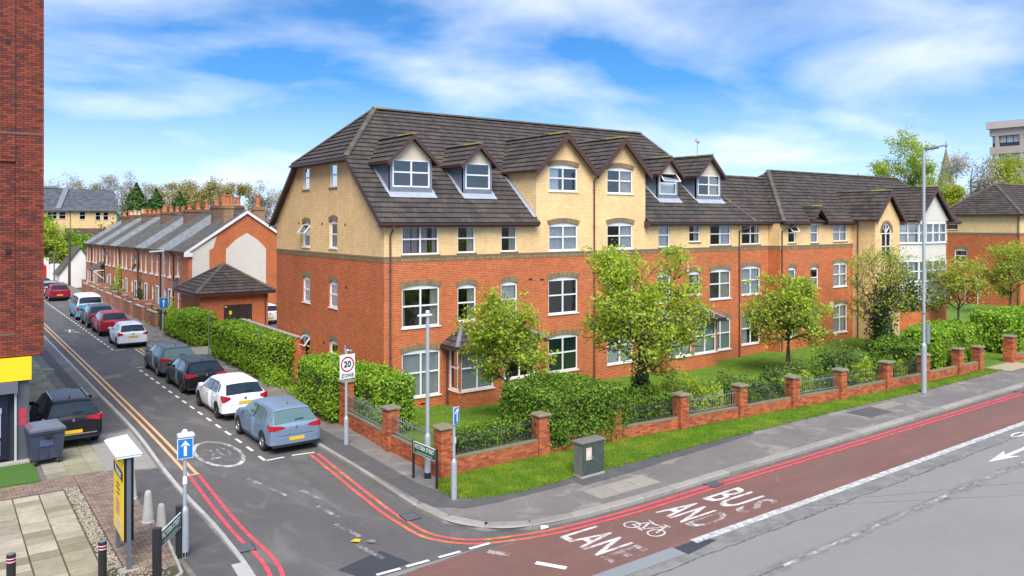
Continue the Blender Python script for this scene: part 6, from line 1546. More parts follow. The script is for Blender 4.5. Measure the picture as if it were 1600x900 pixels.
tree('garden_tree', 'small leafy garden tree in front of the tiled bay roof, nearest the corner', (17.85, 24.5, 0.0), 5.1, 1.95, 0.07, 1.4, M_LEAF, 21, 8500, 0.066, 0.15)
tree('garden_tree', 'largest leafy garden tree with ivy-clad trunk, in front of the gabled bay', (22.5, 22.0, 0.1), 6.7, 2.75, 0.15, 1.1, M_LEAF, 19, 17000, 0.068, 0.18, stems=1, first=0.5, shape=0.55)
tree('garden_tree', 'pale green garden tree on the lawn before the lower wing', (35.6, 24.6, 0.0), 5.3, 2.3, 0.10, 1.1, M_LEAF, 33, 8500, 0.074, 0.17, stems=2, shape=0.8)
tree('garden_tree', 'thin garden tree with sparse leaves before the arched stair window', (44.8, 24.4, 0.1), 6.3, 2.5, 0.10, 1.2, M_LEAFY, 44, 3200, 0.07, 0.2)
tree('garden_tree', 'thin garden tree behind the clipped hedge before the white bay', (58.0, 26.0, 0.1), 4.8, 2.6, 0.09, 1.2, M_LEAFY, 45, 3600, 0.08, 0.22)
tree('garden_tree', 'young pale green tree by the far right block', (70.5, 27.6, 0.1), 5.6, 2.7, 0.10, 1.4, M_LEAFY, 46, 5500, 0.09, 0.25)
def surf_leaves(rs, x0, y0, z0, x1, y1, z1, dens, rnd=0.25, amp=0.10):
    """points just on the surface of a clipped hedge block (five sides), with normals"""
    dx, dy, dz = x1-x0, y1-y0, z1-z0; P_, N_ = [], []
    for ax, area in (('x0', dy*dz), ('x1', dy*dz), ('y0', dx*dz), ('y1', dx*dz), ('z', dx*dy)):
        n = int(area*dens); a, b = rs.rand(n), rs.rand(n); p = np.zeros((n, 3)); q = np.zeros((n, 3))
        if ax[0] == 'x': p[:, 0] = x0 if ax == 'x0' else x1; p[:, 1] = y0+dy*a; p[:, 2] = z0+dz*b; q[:, 0] = -1 if ax == 'x0' else 1
        elif ax[0] == 'y': p[:, 1] = y0 if ax == 'y0' else y1; p[:, 0] = x0+dx*a; p[:, 2] = z0+dz*b; q[:, 1] = -1 if ax == 'y0' else 1
        else: p[:, 2] = z1; p[:, 0] = x0+dx*a; p[:, 1] = y0+dy*b; q[:, 2] = 1
        P_.append(p); N_.append(q)
    P_, N_ = np.concatenate(P_), np.concatenate(N_)
    c = np.array(((x0+x1)/2, (y0+y1)/2, (z0+z1)/2)); h = np.array((dx, dy, dz))/2
    # round the edges: pull points back to a rounded box
    inn = np.clip(P_, c-h+rnd, c+h-rnd); inn[:, 2] = np.clip(P_[:, 2], z0, z1-rnd)
    d = P_-inn; L = np.linalg.norm(d, axis=1, keepdims=True); N2 = np.where(L > 1e-6, d/np.maximum(L, 1e-6), N_); P2 = inn+N2*np.minimum(L, rnd)
    w = np.sin(P_[:, 0]*2.3+1.1)+np.sin(P_[:, 1]*2.9)+np.sin(P_[:, 2]*4.1+P_[:, 0]*1.7)+0.8*np.sin(P_[:, 1]*6.1+P_[:, 0]*5.3)
    P2 = P2+N2*(w*amp*0.3+np.abs(rs.normal(size=len(P2)))*amp*0.5-amp*0.5)[:, None]
    return P2, N2
def hedge(label, x0, y0, x1, y1, z0, z1, mat, seed, dens=520, leaf=0.055, rz=0.0, rnd=0.28, name='hedge', core=True, amp=0.17, group='clipped hedges'):
    rs = np.random.RandomState(seed); cx_, cy_ = (x0+x1)/2, (y0+y1)/2
    t = thing(name, label, 'hedge' if name == 'hedge' else 'shrub', (cx_, cy_, 0), rz, group)
    p, n = surf_leaves(rs, x0-cx_, y0-cy_, z0, x1-cx_, y1-cy_, z1, dens, rnd, amp)
    # a share of the leaves sits deeper in the hedge
    k = rs.rand(len(p)) < 0.35; p[k] -= n[k]*(0.05+0.12*rs.rand(k.sum()))[:, None]
    k = (rs.rand(len(p)) < 0.06) & (n[:, 2] > 0.5); p[k, 2] += 0.14*rs.rand(k.sum())
    k = (p[:, 2]-z0 > 0.3) | (rs.rand(len(p)) < 0.45); p, n = p[k], n[k]
    leaf_mesh('foliage', p, leaf, rs, mat, normals=n, flat=0.75, parent=t)
    if core: MB().cbox(x0-cx_+0.13, y0-cy_+0.13, z0, x1-cx_-0.13, y1-cy_-0.13, z1-0.14, min(0.25, (x1-x0)/2-0.15)).build('shaded_core', M_HCORE, t)  # filler box, coloured dark to stand for shade inside the hedge
    return t
hedge('bright green clipped hedge inside the side wall, right of the speed sign', 12.85, 25.7, 14.4, 28.6, 0, 2.05, M_HEDGE, 1)
hedge('bright green clipped hedge beside the pavement, left of the speed sign', 12.05, 28.0, 14.0, 31.6, 0, 2.15, M_HEDGE, 13)
hedge('long clipped hedge beside the brick yard wall along the side street', 12.75, 37.6, 14.4, 46.4, 0, 2.0, M_HEDGE, 2, 420, 0.06)
hedge('clipped hedge block just beyond the drive, before the substation', 12.7, 50.2, 14.2, 54.0, 0, 2.0, M_HEDGE, 3, 380, 0.065)
hedge('lower end of the hedge beside the timber fence', 12.65, 54.1, 14.1, 57.3, 0, 1.45, M_HEDGE, 4, 340, 0.065)
hedge('big dark green hedge block growing over the front boundary wall', 16.4, 19.95, 19.9, 23.2, 0.3, 2.02, M_HEDGED, 5, 560, 0.055, rz=-0.04)
hedge('low ivy-dark hedge behind the railings, right of the big hedge block', 20.0, 20.15, 22.4, 21.6, 0.2, 1.35, M_HEDGED, 6, 420, 0.06, rz=-0.08)
hedge('low leafy hedge just inside the corner railings', 13.2, 20.7, 16.0, 21.6, 0.1, 1.12, M_HEDGED, 7, 420, 0.05, amp=0.2)
hedge('clipped hedge behind the street lamp on the right', 40.2, 18.95, 45.1, 20.7, 0.2, 2.3, M_HEDGE, 8, 360, 0.075)
hedge('dark lower hedge behind the wall at the foot of the street lamp', 38.0, 19.2, 40.3, 21.4, 0.2, 1.75, M_HEDGED, 9, 340, 0.075)
hedge('clipped hedge beyond the path on the right', 49.5, 19.6, 60.0, 21.6, 0.2, 2.3, M_HEDGE, 10, 240, 0.09)
def shrub(label, x, y, z0, rx, ry, h, mat, seed, n=2800, leaf=0.06, cat='shrub', group=None):
    rs = np.random.RandomState(seed); t = thing('shrub', label, cat, (x, y, z0), 0, group)
    d = rs.normal(size=(n, 3)); d /= np.linalg.norm(d, axis=1, keepdims=True); d[:, 2] = np.abs(d[:, 2]); rr = 0.55+0.5*rs.rand(n); lob = 1+0.22*np.sin(d[:, 0]*5+seed)+0.22*np.sin(d[:, 1]*6+seed*2)
    c = d*np.array((rx, ry, h))*(rr*lob)[:, None]
    leaf_mesh('foliage', c, leaf, rs, mat, normals=d, flat=0.9, parent=t)
    segs = [(np.zeros(3), np.array((rx*0.5*math.cos(a), ry*0.5*math.sin(a), h*0.7)), 0.03, 0.01) for a in np.arange(7)*0.9]
    branch_mesh(segs, 'stems', M_BARK, t); return t
sh = [('rounded shrub behind the railings near the big tree', 24.0, 21.3, 1.2, 0.9, 1.15, M_SHRUB), ('pale yellow-green shrub behind the railings under the big tree', 22.9, 20.6, 0.8, 0.5, 0.95, M_LEAFY), ('grey-green shrub behind the third railing', 26.6, 21.2, 1.3, 0.9, 1.2, M_SHRUB), ('dark shrub behind the middle railing', 29.0, 20.8, 1.2, 0.9, 1.05, M_LEAFD),
      ('broad shrub left of the lawn tree trunk', 31.3, 21.2, 1.5, 1.1, 1.15, M_SHRUB), ('dark rounded shrub on the lawn by the railings', 34.2, 20.9, 1.3, 1.0, 1.35, M_LEAFD), ('olive shrub near the dark hedge', 36.4, 21.6, 1.3, 1.2, 1.5, M_SHRUB), ('leafy shrub behind the railing before the dark hedge', 37.2, 19.6, 0.9, 0.5, 0.9, M_LEAF),
      ('bright leafy shrub under the big tree', 20.6, 22.2, 1.3, 0.9, 1.3, M_LEAF), ('low green shrub beside the second bay', 26.0, 23.4, 1.6, 1.0, 0.9, M_LEAF)]
ords = ['first', 'second', 'third', 'fourth', 'fifth', 'sixth', 'seventh', 'eighth', 'ninth']
for k in range(9):
    x = 23.2+1.62*k; sh.append(('%s low bush behind the front railings, counting right from the big tree' % ords[k], x, wall_y(x)+0.95, 0.95, 0.7, 0.95+0.12*(k % 3), (M_SHRUB, M_LEAF, M_HEDGED)[k % 3]))
for i, (lab, x, y, rx, ry, h, m_) in enumerate(sh): shrub(lab, x, y, 0.1, rx, ry, h, m_, 60+i)
iv = shrub('column of dark ivy round the thin tree by the arched window', 45.2, 24.6, 0.1, 0.75, 0.7, 3.9, M_IVY, 81, 3800, 0.075)
shrub('mass of dark ivy topping the post near the white bay', 49.0, 25.2, 2.2, 1.9, 1.2, 2.1, M_IVY, 82, 3600, 0.08); 
shrub('ivy climbing the trunk of the largest garden tree', 22.5, 22.0, 0.1, 0.45, 0.45, 2.3, M_IVY, 83, 2600, 0.06)
shrub('low green shrub at the foot of the long hedge', 13.1, 36.6, 0.0, 0.7, 1.1, 0.75, M_HEDGE, 84, 1800, 0.06)
shrub('reddish bare shrub against the side wall', 14.3, 35.3, 0.0, 0.6, 1.3, 1.25, leaf_mat('reddish_twig', (0.16, 0.07, 0.045), (0.09, 0.06, 0.03), 0.1), 85, 1500, 0.04)
shrub('leafy ground cover along the side wall', 13.2, 33.0, 0.0, 0.6, 2.2, 0.5, M_HEDGE, 86, 2400, 0.055)
shrub('creeper at the foot of the corner downpipe', 15.0, 29.2, -0.2, 0.2, 0.25, 1.9, M_LEAF, 87, 700, 0.05)
shrub('small bushy plant in the end terrace front garden', 14.0, 62.0, 0.0, 0.9, 1.3, 1.7, M_LEAF, 88, 1500, 0.09); shrub('clipped narrow evergreen in a terrace front garden', 14.6, 74.5, 0.0, 0.35, 0.35, 2.6, M_CONIF, 89, 900, 0.08); shrub('climbing plant on the terrace front', 15.2, 88.0, 0.0, 0.4, 0.9, 3.0, M_LEAFY, 90, 900, 0.09); shrub('bushy garden plant far along the terrace', 14.0, 82.0, 0.0, 0.8, 1.2, 1.6, M_SHRUB, 91, 900, 0.1)
# ---------------------------------------------------------------- distant trees
def conifer(label, x, y, h, r, seed):
    rs = np.random.RandomState(seed); t = thing('conifer', label, 'tree', (x, y, -0.6), 0, 'conifers behind the terrace'); n = 5200
    z = h*(0.04+0.96*rs.rand(n)**1.15); rr = r*np.minimum(1, 2.6*(1-z/h))*(0.55+0.5*rs.rand(n)); a = rs.rand(n)*6.283; rr *= 1+0.25*np.sin(a*3+z*1.1)+0.2*np.sin(z*2.3+a*5)
    c = np.stack([rr*np.cos(a), rr*np.sin(a), z], 1); nr = np.stack([np.cos(a), np.sin(a), 0.5+0*a], 1); leaf_mesh('crown', c, 0.22, rs, M_CONIF, normals=nr, flat=0.7, parent=t)
    branch_mesh([(np.zeros(3), np.array((0, 0, h*0.95)), 0.2, 0.02)], 'trunk', M_BARK, t)
conifer('tall conifer behind the terrace roofs, left of the pair', 24.6, 128, 14.0, 2.5, 1); conifer('shorter conifer behind the terrace roofs, right of the pair', 28.0, 131, 13.3, 2.4, 2)
conifer('dark conifer top among the chimneys', 36.0, 150, 13.6, 2.4, 3)
tree('street_tree', 'rounded bright green tree at the far end of the street', (11.9, 120, -0.3), 7.2, 3.4, 0.2, 1.2, M_LEAF, 50, 9000, 0.16, 0.45)
tree('street_tree', 'darker green tree beside the bright one at the street end', (16.0, 124, -0.3), 6.6, 3.2, 0.2, 1.2, M_HEDGE, 51, 7000, 0.16, 0.45)
tree('street_tree', 'loose green tree before the far cream building', (13.0, 138, -0.3), 9.0, 3.0, 0.2, 2, M_HEDGE, 52, 5000, 0.18, 0.5)
tree('street_tree', 'small dark tree under the far cream building', (23.6, 138, -0.3), 7.6, 3.2, 0.2, 1.6, M_HEDGED, 53, 5000, 0.18, 0.5)
bare = [(17, 190, 17.5, 5.5), (22, 188, 18, 5.8), (27, 187, 17.5, 5.5), (32.5, 184, 19.5, 5.5), (37, 183, 17.5, 4.5)]
bl_ = ['bare pale tree far behind the cream building, leftmost', 'bare tree second from the left behind the cream building', 'budding tree behind the cream building roof', 'tall bare silvery tree behind the conifers', 'bare tree between the conifers and the chimneys']
for i, (x, y, h, r) in enumerate(bare): tree('bare_tree', bl_[i], (x, y, -0.6), h, r, 0.32, 4.5, M_TWIG if i != 2 else M_BUD, 100+i, 9000, 0.13, 0.5, M_BARKP, 'distant bare trees', levels=3, minr=0.0)
bud = [(40, 172, 17.2, 5.5), (45, 168, 17.4, 5.5), (50, 164, 16.8, 5.2), (55, 160, 15.8, 4.8), (59, 156, 15.2, 4.2)]
bl_ = ['broad budding yellow-brown tree above the terrace chimneys, left', 'budding tree above the terrace chimneys, centre', 'budding tree above the terrace chimneys, right', 'thin bare tree beside the tall block roof', 'thin bare tree at the edge of the tall block gable']
for i, (x, y, h, r) in enumerate(bud): tree('budding_tree', bl_[i], (x, y, -0.6), h, r, 0.3, 4, M_BUD if i < 3 else M_TWIG, 120+i, 14000 if i < 3 else 9000, 0.16, 0.5, M_BARKP, 'distant budding trees', levels=3)
tree('birch_tree', 'tall pale green birch behind the lower wing roof', (130, 66.5, 0), 22.5, 6.8, 0.3, 5, M_LEAF, 140, 17000, 0.16, 0.45, M_BARKP, 'birches behind the wing', droop=0.15, levels=3)
tree('birch_tree', 'yellow-green tree below and left of the tall birch', (127, 71, 0), 14.5, 4.5, 0.3, 4, M_LEAFY, 141, 12000, 0.18, 0.5, M_BARKP, 'birches behind the wing')
tree('birch_tree', 'drooping silvery birch right of the church spire', (142, 61.5, 0), 21.5, 6.0, 0.35, 4, M_TWIG, 142, 12000, 0.14, 0.5, M_BARKP, 'birches behind the wing', droop=0.5, levels=3)
tree('birch_tree', 'yellow-green tree clad in ivy around the foot of the spire', (137, 63.0, 0), 15.0, 2.6, 0.5, 3, M_LEAFY, 143, 14000, 0.17, 0.45, M_BARK, 'birches behind the wing', levels=3)
tree('birch_tree', 'drooping yellow-green birch before the concrete offices', (147, 58.5, 0), 22.0, 4.8, 0.3, 5, M_LEAFY, 144, 12000, 0.16, 0.5, M_BARKP, 'birches behind the wing', droop=0.6, levels=3)
tree('birch_tree', 'green birch at the right edge before the offices', (151, 54.5, 0), 18.5, 3.8, 0.3, 5, M_LEAFY, 145, 11000, 0.16, 0.5, M_BARKP, 'birches behind the wing', droop=0.5, levels=3)
# ================================================================ STREET FURNITURE
M_SWHITE = plain('sign_white', (0.78, 0.78, 0.78), 0.4, 0.03, 2); M_SBLUE = plain('sign_blue', (0.012, 0.17, 0.50), 0.4, 0.05, 2); M_SRED = plain('sign_red', (0.50, 0.012, 0.02), 0.4, 0.05, 2); M_SBLK = plain('sign_black', (0.012, 0.012, 0.014), 0.4); M_SGREEN = plain('sign_green', (0.012, 0.10, 0.035), 0.4, 0.08, 2)
def post(t, h, r0=0.075, r1=0.038, zt=1.05, base=None):
    m = MB(); m.lathe([(r0, 0), (r0, zt-0.12), (r0*0.92, zt-0.06), (r1, zt+0.02), (r1, h)], 16); m.poly([(r1*math.cos(2*PI*i/16), r1*math.sin(2*PI*i/16), h) for i in range(16)]); return m.build('post', base or M_GALV, t, False)
def arc_disc(m, cx, cz, r0, r1, y, n=40, dy=-0.004):
    vs = []
    for i in range(n):
        a = 2*PI*i/n; vs += [(cx+r0*math.cos(a), y, cz+r0*math.sin(a)), (cx+r1*math.cos(a), y, cz+r1*math.sin(a))]
    m.add(vs, [(2*i, 2*i+1, (2*i+3) % (2*n), (2*i+2) % (2*n)) for i in range(n)])
TXT = lambda x, y, z: Matrix.Translation((x, y, z)) @ Matrix.Rotation(PI/2, 4, 'X')
# signs face the camera side: local -Y is the front
t = thing('speed_limit_sign', 'white square sign reading 20 zone on a grey post by the corner hedge', 'sign', (11.49, 25.25, KZ), R(8))
post(t, 3.2, 0.085, 0.045, 0.95)
pl = MB().box(-0.30, -0.075, 2.27, 0.30, -0.06, 3.10).build('plate', M_SWHITE, t)
m = MB(); arc_disc(m, 0, 2.76, 0.265, 0.215, -0.079); m.build('red_ring', M_SRED, pl, fixn=False)
text_obj('number', '20', 0.29, M_SBLK, TXT(0, -0.079, 2.755), pl, 0.002, bold=0.009); text_obj('lettering', 'ZONE', 0.17, M_SBLK, TXT(0, -0.079, 2.37), pl, 0.002, bold=0.004, space=1.1)
m = MB(); m.bar((-0.05, 0, 3.2), (-0.05, 0, 3.42), 0.03, 0.03); m.lathe([(0.0, 0.06), (0.05, 0.03), (0.09, 0), (0.0, 0)], 14, Matrix.Translation((0.05, 0, 3.22))); m.bar((-0.02, 0, 3.22), (0.22, 0, 3.2), 0.07, 0.05); m.build('sign_light', M_GALV, t)
def arrow_sign(t, z, mirror=1, w=0.34, h=0.46, turn=False, y=-0.07):
    b = MB().cbox(-w/2, y-0.012, z-h/2, w/2, y, z+h/2, 0.0).build('plate', M_SWHITE, t)
    MB().box(-w/2+0.014, y-0.016, z-h/2+0.014, w/2-0.014, y-0.0125, z+h/2-0.014).build('blue_face', M_SBLUE, b)
    m = MB(); q = y-0.0195
    if not turn:
        m.poly([(-0.032, q, z-h*0.36), (0.032, q, z-h*0.36), (0.032, q, z+0.06), (-0.032, q, z+0.06)]); m.poly([(-0.11, q, z+0.04), (0.0, q, z+h*0.40), (0.11, q, z+0.04), (0.045, q, z+0.075), (-0.045, q, z+0.075)])
    else:
        m.poly([(-0.01, q, z-h*0.38), (0.06, q, z-h*0.38), (0.06, q, z+0.10), (-0.01, q, z+0.10)]); m.poly([(-0.13, q, z+0.05), (-0.04, q, z+0.17), (0.10, q, z+0.19), (0.10, q, z+0.08), (-0.01, q, z+0.07)])
    m.build('arrow', M_SWHITE, b, fixn=False); return b
t = thing('one_way_sign', 'blue one-way arrow sign with a lamp head, on a grey post by the left kerb', 'sign', (4.66, 18.97, KZ), R(-6))
post(t, 2.75, 0.09, 0.045, 1.15); arrow_sign(t, 2.50); MB().cbox(-0.16, -0.1, 2.76, 0.2, 0.08, 2.84, 0.03).lathe([(0.07, 0.08), (0.07, 0.12), (0.03, 0.16), (0.0, 0.16)], 12, Matrix.Translation((0.0, 0, 2.76))).build('sign_light', plain('lamp_white', (0.62, 0.65, 0.66), 0.4), t); MB().box(-0.05, -0.055, 1.68, 0.04, -0.046, 1.85).build('sticker', M_SWHITE, t)
m = MB(); m.tube((0, 0, 0.02), (0, 0, 0.13), 0.093); m.build('base_band', M_RUBBER, t)
t = thing('turn_ahead_sign', 'small blue sign with a curved white arrow on a grey post in the corner grass', 'sign', (11.62, 18.50, KZ), R(28))
post(t, 2.55, 0.085, 0.04, 1.1); arrow_sign(t, 2.32, turn=True, w=0.30, h=0.46); MB().box(-0.03, -0.05, 1.55, 0.03, -0.041, 1.72).build('sticker', M_SWHITE, t)
t = thing('one_way_sign', 'blue arrow sign under a street lamp beside the substation', 'sign', (13.02, 58.8, KZ), R(0), None)
m = MB(); m.lathe([(0.09, 0), (0.09, 1.1), (0.06, 1.2), (0.05, 5.6)], 12); m.build('post', M_GALV, t); arrow_sign(t, 1.95, w=0.6, h=0.75); m = MB(); m.bar((-0.9, 0, 5.55), (0.05, 0, 5.6), 0.16, 0.09); m.build('lamp_head', M_SWHITE, t)
t = thing('lamp_post', 'slim white street lamp with flat head at the corner pier', 'street lamp', (11.90, 20.42, KZ), R(12))
post(t, 4.85, 0.095, 0.058, 1.35); m = MB(); m.tube((0, 0, 0.02), (0, 0, 0.2), 0.099, 0.099, 14); m.build('base_band', M_RUBBER, t)
hd = MB().cbox(-0.34, -0.075, 4.86, 0.12, 0.075, 4.92, 0.025).build('lamp_head', plain('lamp_white', (0.62, 0.65, 0.66), 0.4), t); MB().lathe([(0.06, 0), (0.06, 0.05), (0.04, 0.08), (0.0, 0.085)], 12, Matrix.Translation((0.0, 0, 4.94))).build('sensor', M_SWHITE, hd)
t = thing('lamp_post', 'tall galvanised street lamp on the verge in front of the lower wing', 'street lamp', (35.75, 17.50, KZ), 0)
post(t, 10.85, 0.115, 0.065, 2.2); m = MB(); m.path([(0, 0, 10.8), (0.12, -0.1, 10.9), (0.5, -0.4, 10.96)], [0.05, 0.05, 0.045], 8); m.build('arm', M_GALVD, t)
m = MB(); a, b = Vector((0.05, -0.05, 10.92)), Vector((0.75, -0.62, 11.06)); m.bar(a, b, 0.24, 0.07); m.build('lamp_head', M_GALVD, t)
m = MB(); m.box(0.1, -0.1, 2.25, 0.36, 0.1, 3.05); m.build('control_box', plain('grey_box', (0.20, 0.23, 0.26), 0.5), t); MB().tube((0, 0, 3.52), (0, 0, 3.58), 0.085).build('clamp', M_GALVD, t)
for (x, y, lab, h) in ((12.95, 38.6, 'thin grey post at the edge of the long hedge', 2.6), (12.75, 46.6, 'thin grey post by the drive', 2.4), (12.95, 29.6, 'short thin post beside the corner hedge', 2.3)):
    p_ = MB().tube((x, y, KZ), (x, y, h), 0.03).tube((x, y, h), (x, y, h+0.06), 0.05).build('thin_post', M_GALVD); tag(p_, lab, 'post')
t = thing('telegraph_pole', 'dark wooden telegraph pole at the far end of the terrace', 'pole', (13.2, 107, 0)); MB().tube((0, 0, 0), (0, 0, 6.4), 0.16, 0.12).build('pole', M_BARK, t); MB().bar((-0.5, 0, 6.0), (0.5, 0, 6.0), 0.1, 0.1).build('crossbar', M_BARK, t)
t = thing('lamp_post', 'grey lamp post among the cars at the far end of the street', 'street lamp', (11.3, 104, 0)); MB().tube((0, 0, 0), (0, 0, 4.2), 0.09, 0.06).build('post', M_GALVD, t); MB().bar((-0.5, 0, 4.2), (0.1, 0, 4.25), 0.16, 0.08).build('lamp_head', M_GALVD, t)
# street name plates
def name_plate(label, p, q, z0, z1, posts, facing, pz, pm):
    p, q = Vector((*p, 0)), Vector((*q, 0)); d = q-p; L = d.length; a = math.atan2(d.y, d.x)
    t = thing('street_name_sign', label, 'sign', (p.x, p.y, KZ), a)
    b = MB().box(0, -0.018, z0, L, 0.0, z1).build('plate', M_SWHITE, t); MB().box(0.02, -0.022, z0+0.02, L-0.02, -0.0185, z1-0.02).build('green_face', M_SGREEN, b)
    h = z1-z0; s_ = text_obj('lettering', 'VICTORIA STREET', h*0.52, M_SWHITE, TXT(L/2, -0.0235, z0+h*0.62), b, 0.001, bold=0.003)
    xs = [v.co.x for v in s_.data.vertices]; k = (L-0.14)/(max(xs)-min(xs))
    for v in s_.data.vertices: v.co.x = L/2+(v.co.x-L/2)*k
    m = MB(); m.box(L*0.15, -0.0235, z0+h*0.17, L*0.85, -0.022, z0+h*0.24); m.build('small_print', plain('pale_green', (0.35, 0.5, 0.38), 0.5), b)
    for x in (-posts, L+0.0): MB().box(x, -0.02-posts*0.2, 0, x+posts, posts*0.8, pz).build('post', pm, t)
name_plate('green street name plate reading Victoria Street by the corner pier', (11.60, 20.72), (11.66, 19.52), 0.78, 1.12, 0.045, 1, 1.14, M_BLACKM)
name_plate('green street name plate reading Victoria Street on chunky black posts', (3.90, 17.95), (4.55, 18.93), 0.72, 1.06, 0.13, 1, 1.18, M_BLACKM)
# green utility cabinet
t = thing('utility_cabinet', 'weathered dark green roadside cabinet at the edge of the verge', 'cabinet', (16.05, 17.88, KZ), R(2))
M_CAB = plain('cabinet_green', (0.055, 0.075, 0.06), 0.7, 0.6, 5); M_CABE = plain('cabinet_end', (0.15, 0.145, 0.125), 0.8, 0.5, 6)
MB().box(-0.48, -0.2, 0.0, 0.48, 0.2, 0.06).build('plinth', M_CONC, t); MB().box(-0.46, -0.18, 0.06, 0.46, 0.18, 1.02).build('case', M_CABE, t)
for a, b in ((-0.45, -0.005), (0.005, 0.45)):
    d = MB().box(a, -0.195, 0.10, b, -0.181, 1.0).build('door', M_CAB, t)
    if a < 0: MB().box(-0.30, -0.2, 0.52, -0.08, -0.1955, 0.88).build('torn_poster', plain('poster_remains', (0.62, 0.52, 0.42), 0.8, 0.5, 14), d); MB().box(-0.06, -0.215, 0.5, -0.02, -0.1955, 0.62).build('handle', M_GALVD, d)
m = MB(); c_ = MB().cbox(-0.50, -0.22, 1.02, 0.50, 0.22, 1.09, 0.03); m.add(c_.v, c_.f); m.build('lid', M_CABE, t)
# four-wheeled rubbish container
t = thing('rubbish_container', 'dark blue-grey four-wheeled rubbish container beside the shop', 'bin', (2.90, 29.0, KZ), R(4)); M_CON = plain('container_plastic', (0.045, 0.052, 0.085), 0.45, 0.2, 3)
a, b, c, d = 0.42, 0.36, 0.48, 0.44; m = MB(); m.add([(-a, -b, 0.2), (a, -b, 0.2), (a, b, 0.2), (-a, b, 0.2), (-c, -d, 1.08), (c, -d, 1.08), (c, d, 1.08), (-c, d, 1.08)], [(0, 3, 2, 1), (4, 5, 6, 7), (0, 1, 5, 4), (1, 2, 6, 5), (2, 3, 7, 6), (3, 0, 4, 7)]); m.box(-c-0.03, -d-0.03, 1.02, c+0.03, d+0.03, 1.09); bd = m.build('body', M_CON, t)
for x in (-0.28, 0, 0.28): MB().box(x-0.02, -0.40-0.02, 0.3, x+0.02, -0.40+0.02, 0.95).build('rib', M_CON, bd)
m = MB(); m.cbox(-c-0.02, -d-0.05, 1.092, c+0.02, d+0.03, 1.27, 0.11); m.build('lid', plain('container_lid', (0.12, 0.13, 0.16), 0.3, 0.2, 3), t); MB().box(-0.09, -d-0.10, 0.92, 0.09, -d-0.03, 1.03).build('handle', M_BLACKM, t); MB().box(-0.22, -0.425, 0.62, 0.15, -0.415, 0.82).build('faded_print', plain('faded_print', (0.06, 0.09, 0.16), 0.6, 0.5, 20), bd)
for x in (-0.33, 0.33):
    for y in (-0.27, 0.27):
        m = MB(); m.tube((x-0.03, y, 0.1), (x+0.03, y, 0.1), 0.1, n=16); w_ = m.build('wheel', M_RUBBER, t); m = MB(); m.box(x-0.05, y-0.03, 0.12, x+0.05, y+0.03, 0.22); m.build('castor_fork', M_GALVD, w_); m = MB(); m.tube((x-0.034, y, 0.1), (x+0.034, y, 0.1), 0.05, n=12); m.build('hub', M_GALV, w_)
# totem sign
t = thing('totem_sign', 'tall yellow shop sign with a white top canopy on grey posts', 'sign', (3.50, 19.67, KZ), R(89))
M_TG = plain('totem_grey', (0.11, 0.125, 0.15), 0.45)
for x in (-0.70, 0.70): MB().box(x-0.04, -0.04, 0, x+0.04, 0.04, 2.5).build('post', M_TG, t)
bd = MB().box(-0.655, -0.11, 0.62, 0.62, 0.09, 2.46).build('panel', M_SBLK, t)
F = MB().box(-0.64, 0.091, 0.64, 0.60, 0.104, 2.44).build('yellow_face', M_YEL, bd)
MB().box(-0.63, 0.1045, 1.92, 0.59, 0.108, 2.14).build('brown_band', plain('brown_band', (0.035, 0.02, 0.018), 0.5), bd)
TB = Matrix.Rotation(PI, 4, 'Z')
def ttxt(s, size, z, m_, x=0.0): return text_obj('lettering', s, size, m_, TB @ Matrix.Translation((x, -0.1085, z)) @ Matrix.Rotation(PI/2, 4, 'X'), bd, 0.001, bold=0.004)
ttxt('Premier', 0.24, 2.03, M_SWHITE)
for z_, w_ in ((2.28, 0.3), (1.74, 0.34), (1.64, 0.42), (1.53, 0.3)): MB().box(-w_/2, 0.1045, z_-0.022, w_/2, 0.107, z_+0.022).build('small_print', plain('brown_print', (0.05, 0.025, 0.02), 0.5, 0.6, 30), bd)
MB().box(-0.2, 0.1045, 1.05, 0.25, 0.108, 1.4).build('picture_patch', plain('food_print', (0.55, 0.30, 0.18), 0.5, 0.6, 12), bd); MB().box(-0.35, 0.1045, 0.72, 0.2, 0.108, 0.98).build('picture_patch', plain('food_print2', (0.62, 0.50, 0.45), 0.5, 0.6, 14), bd)
m = MB(); m.box(-0.80, -0.24, 2.50, 0.78, 0.26, 2.56); m.add([(-0.82, -0.26, 2.56), (0.80, -0.26, 2.56), (0.80, 0.28, 2.56), (-0.82, 0.28, 2.56), (-0.78, -0.2, 2.64), (0.76, -0.2, 2.64), (0.76, 0.22, 2.60), (-0.78, 0.22, 2.60)], [(4, 5, 6, 7), (0, 1, 5, 4), (1, 2, 6, 5), (2, 3, 7, 6), (3, 0, 4, 7)]); m.build('canopy', plain('canopy_white', (0.66, 0.74, 0.70), 0.35, 0.06, 3), t)
MB().cbox(-0.85, -0.2, 0.0, -0.55, 0.2, 0.03, 0.01).build('base_plate', M_CONC, t)
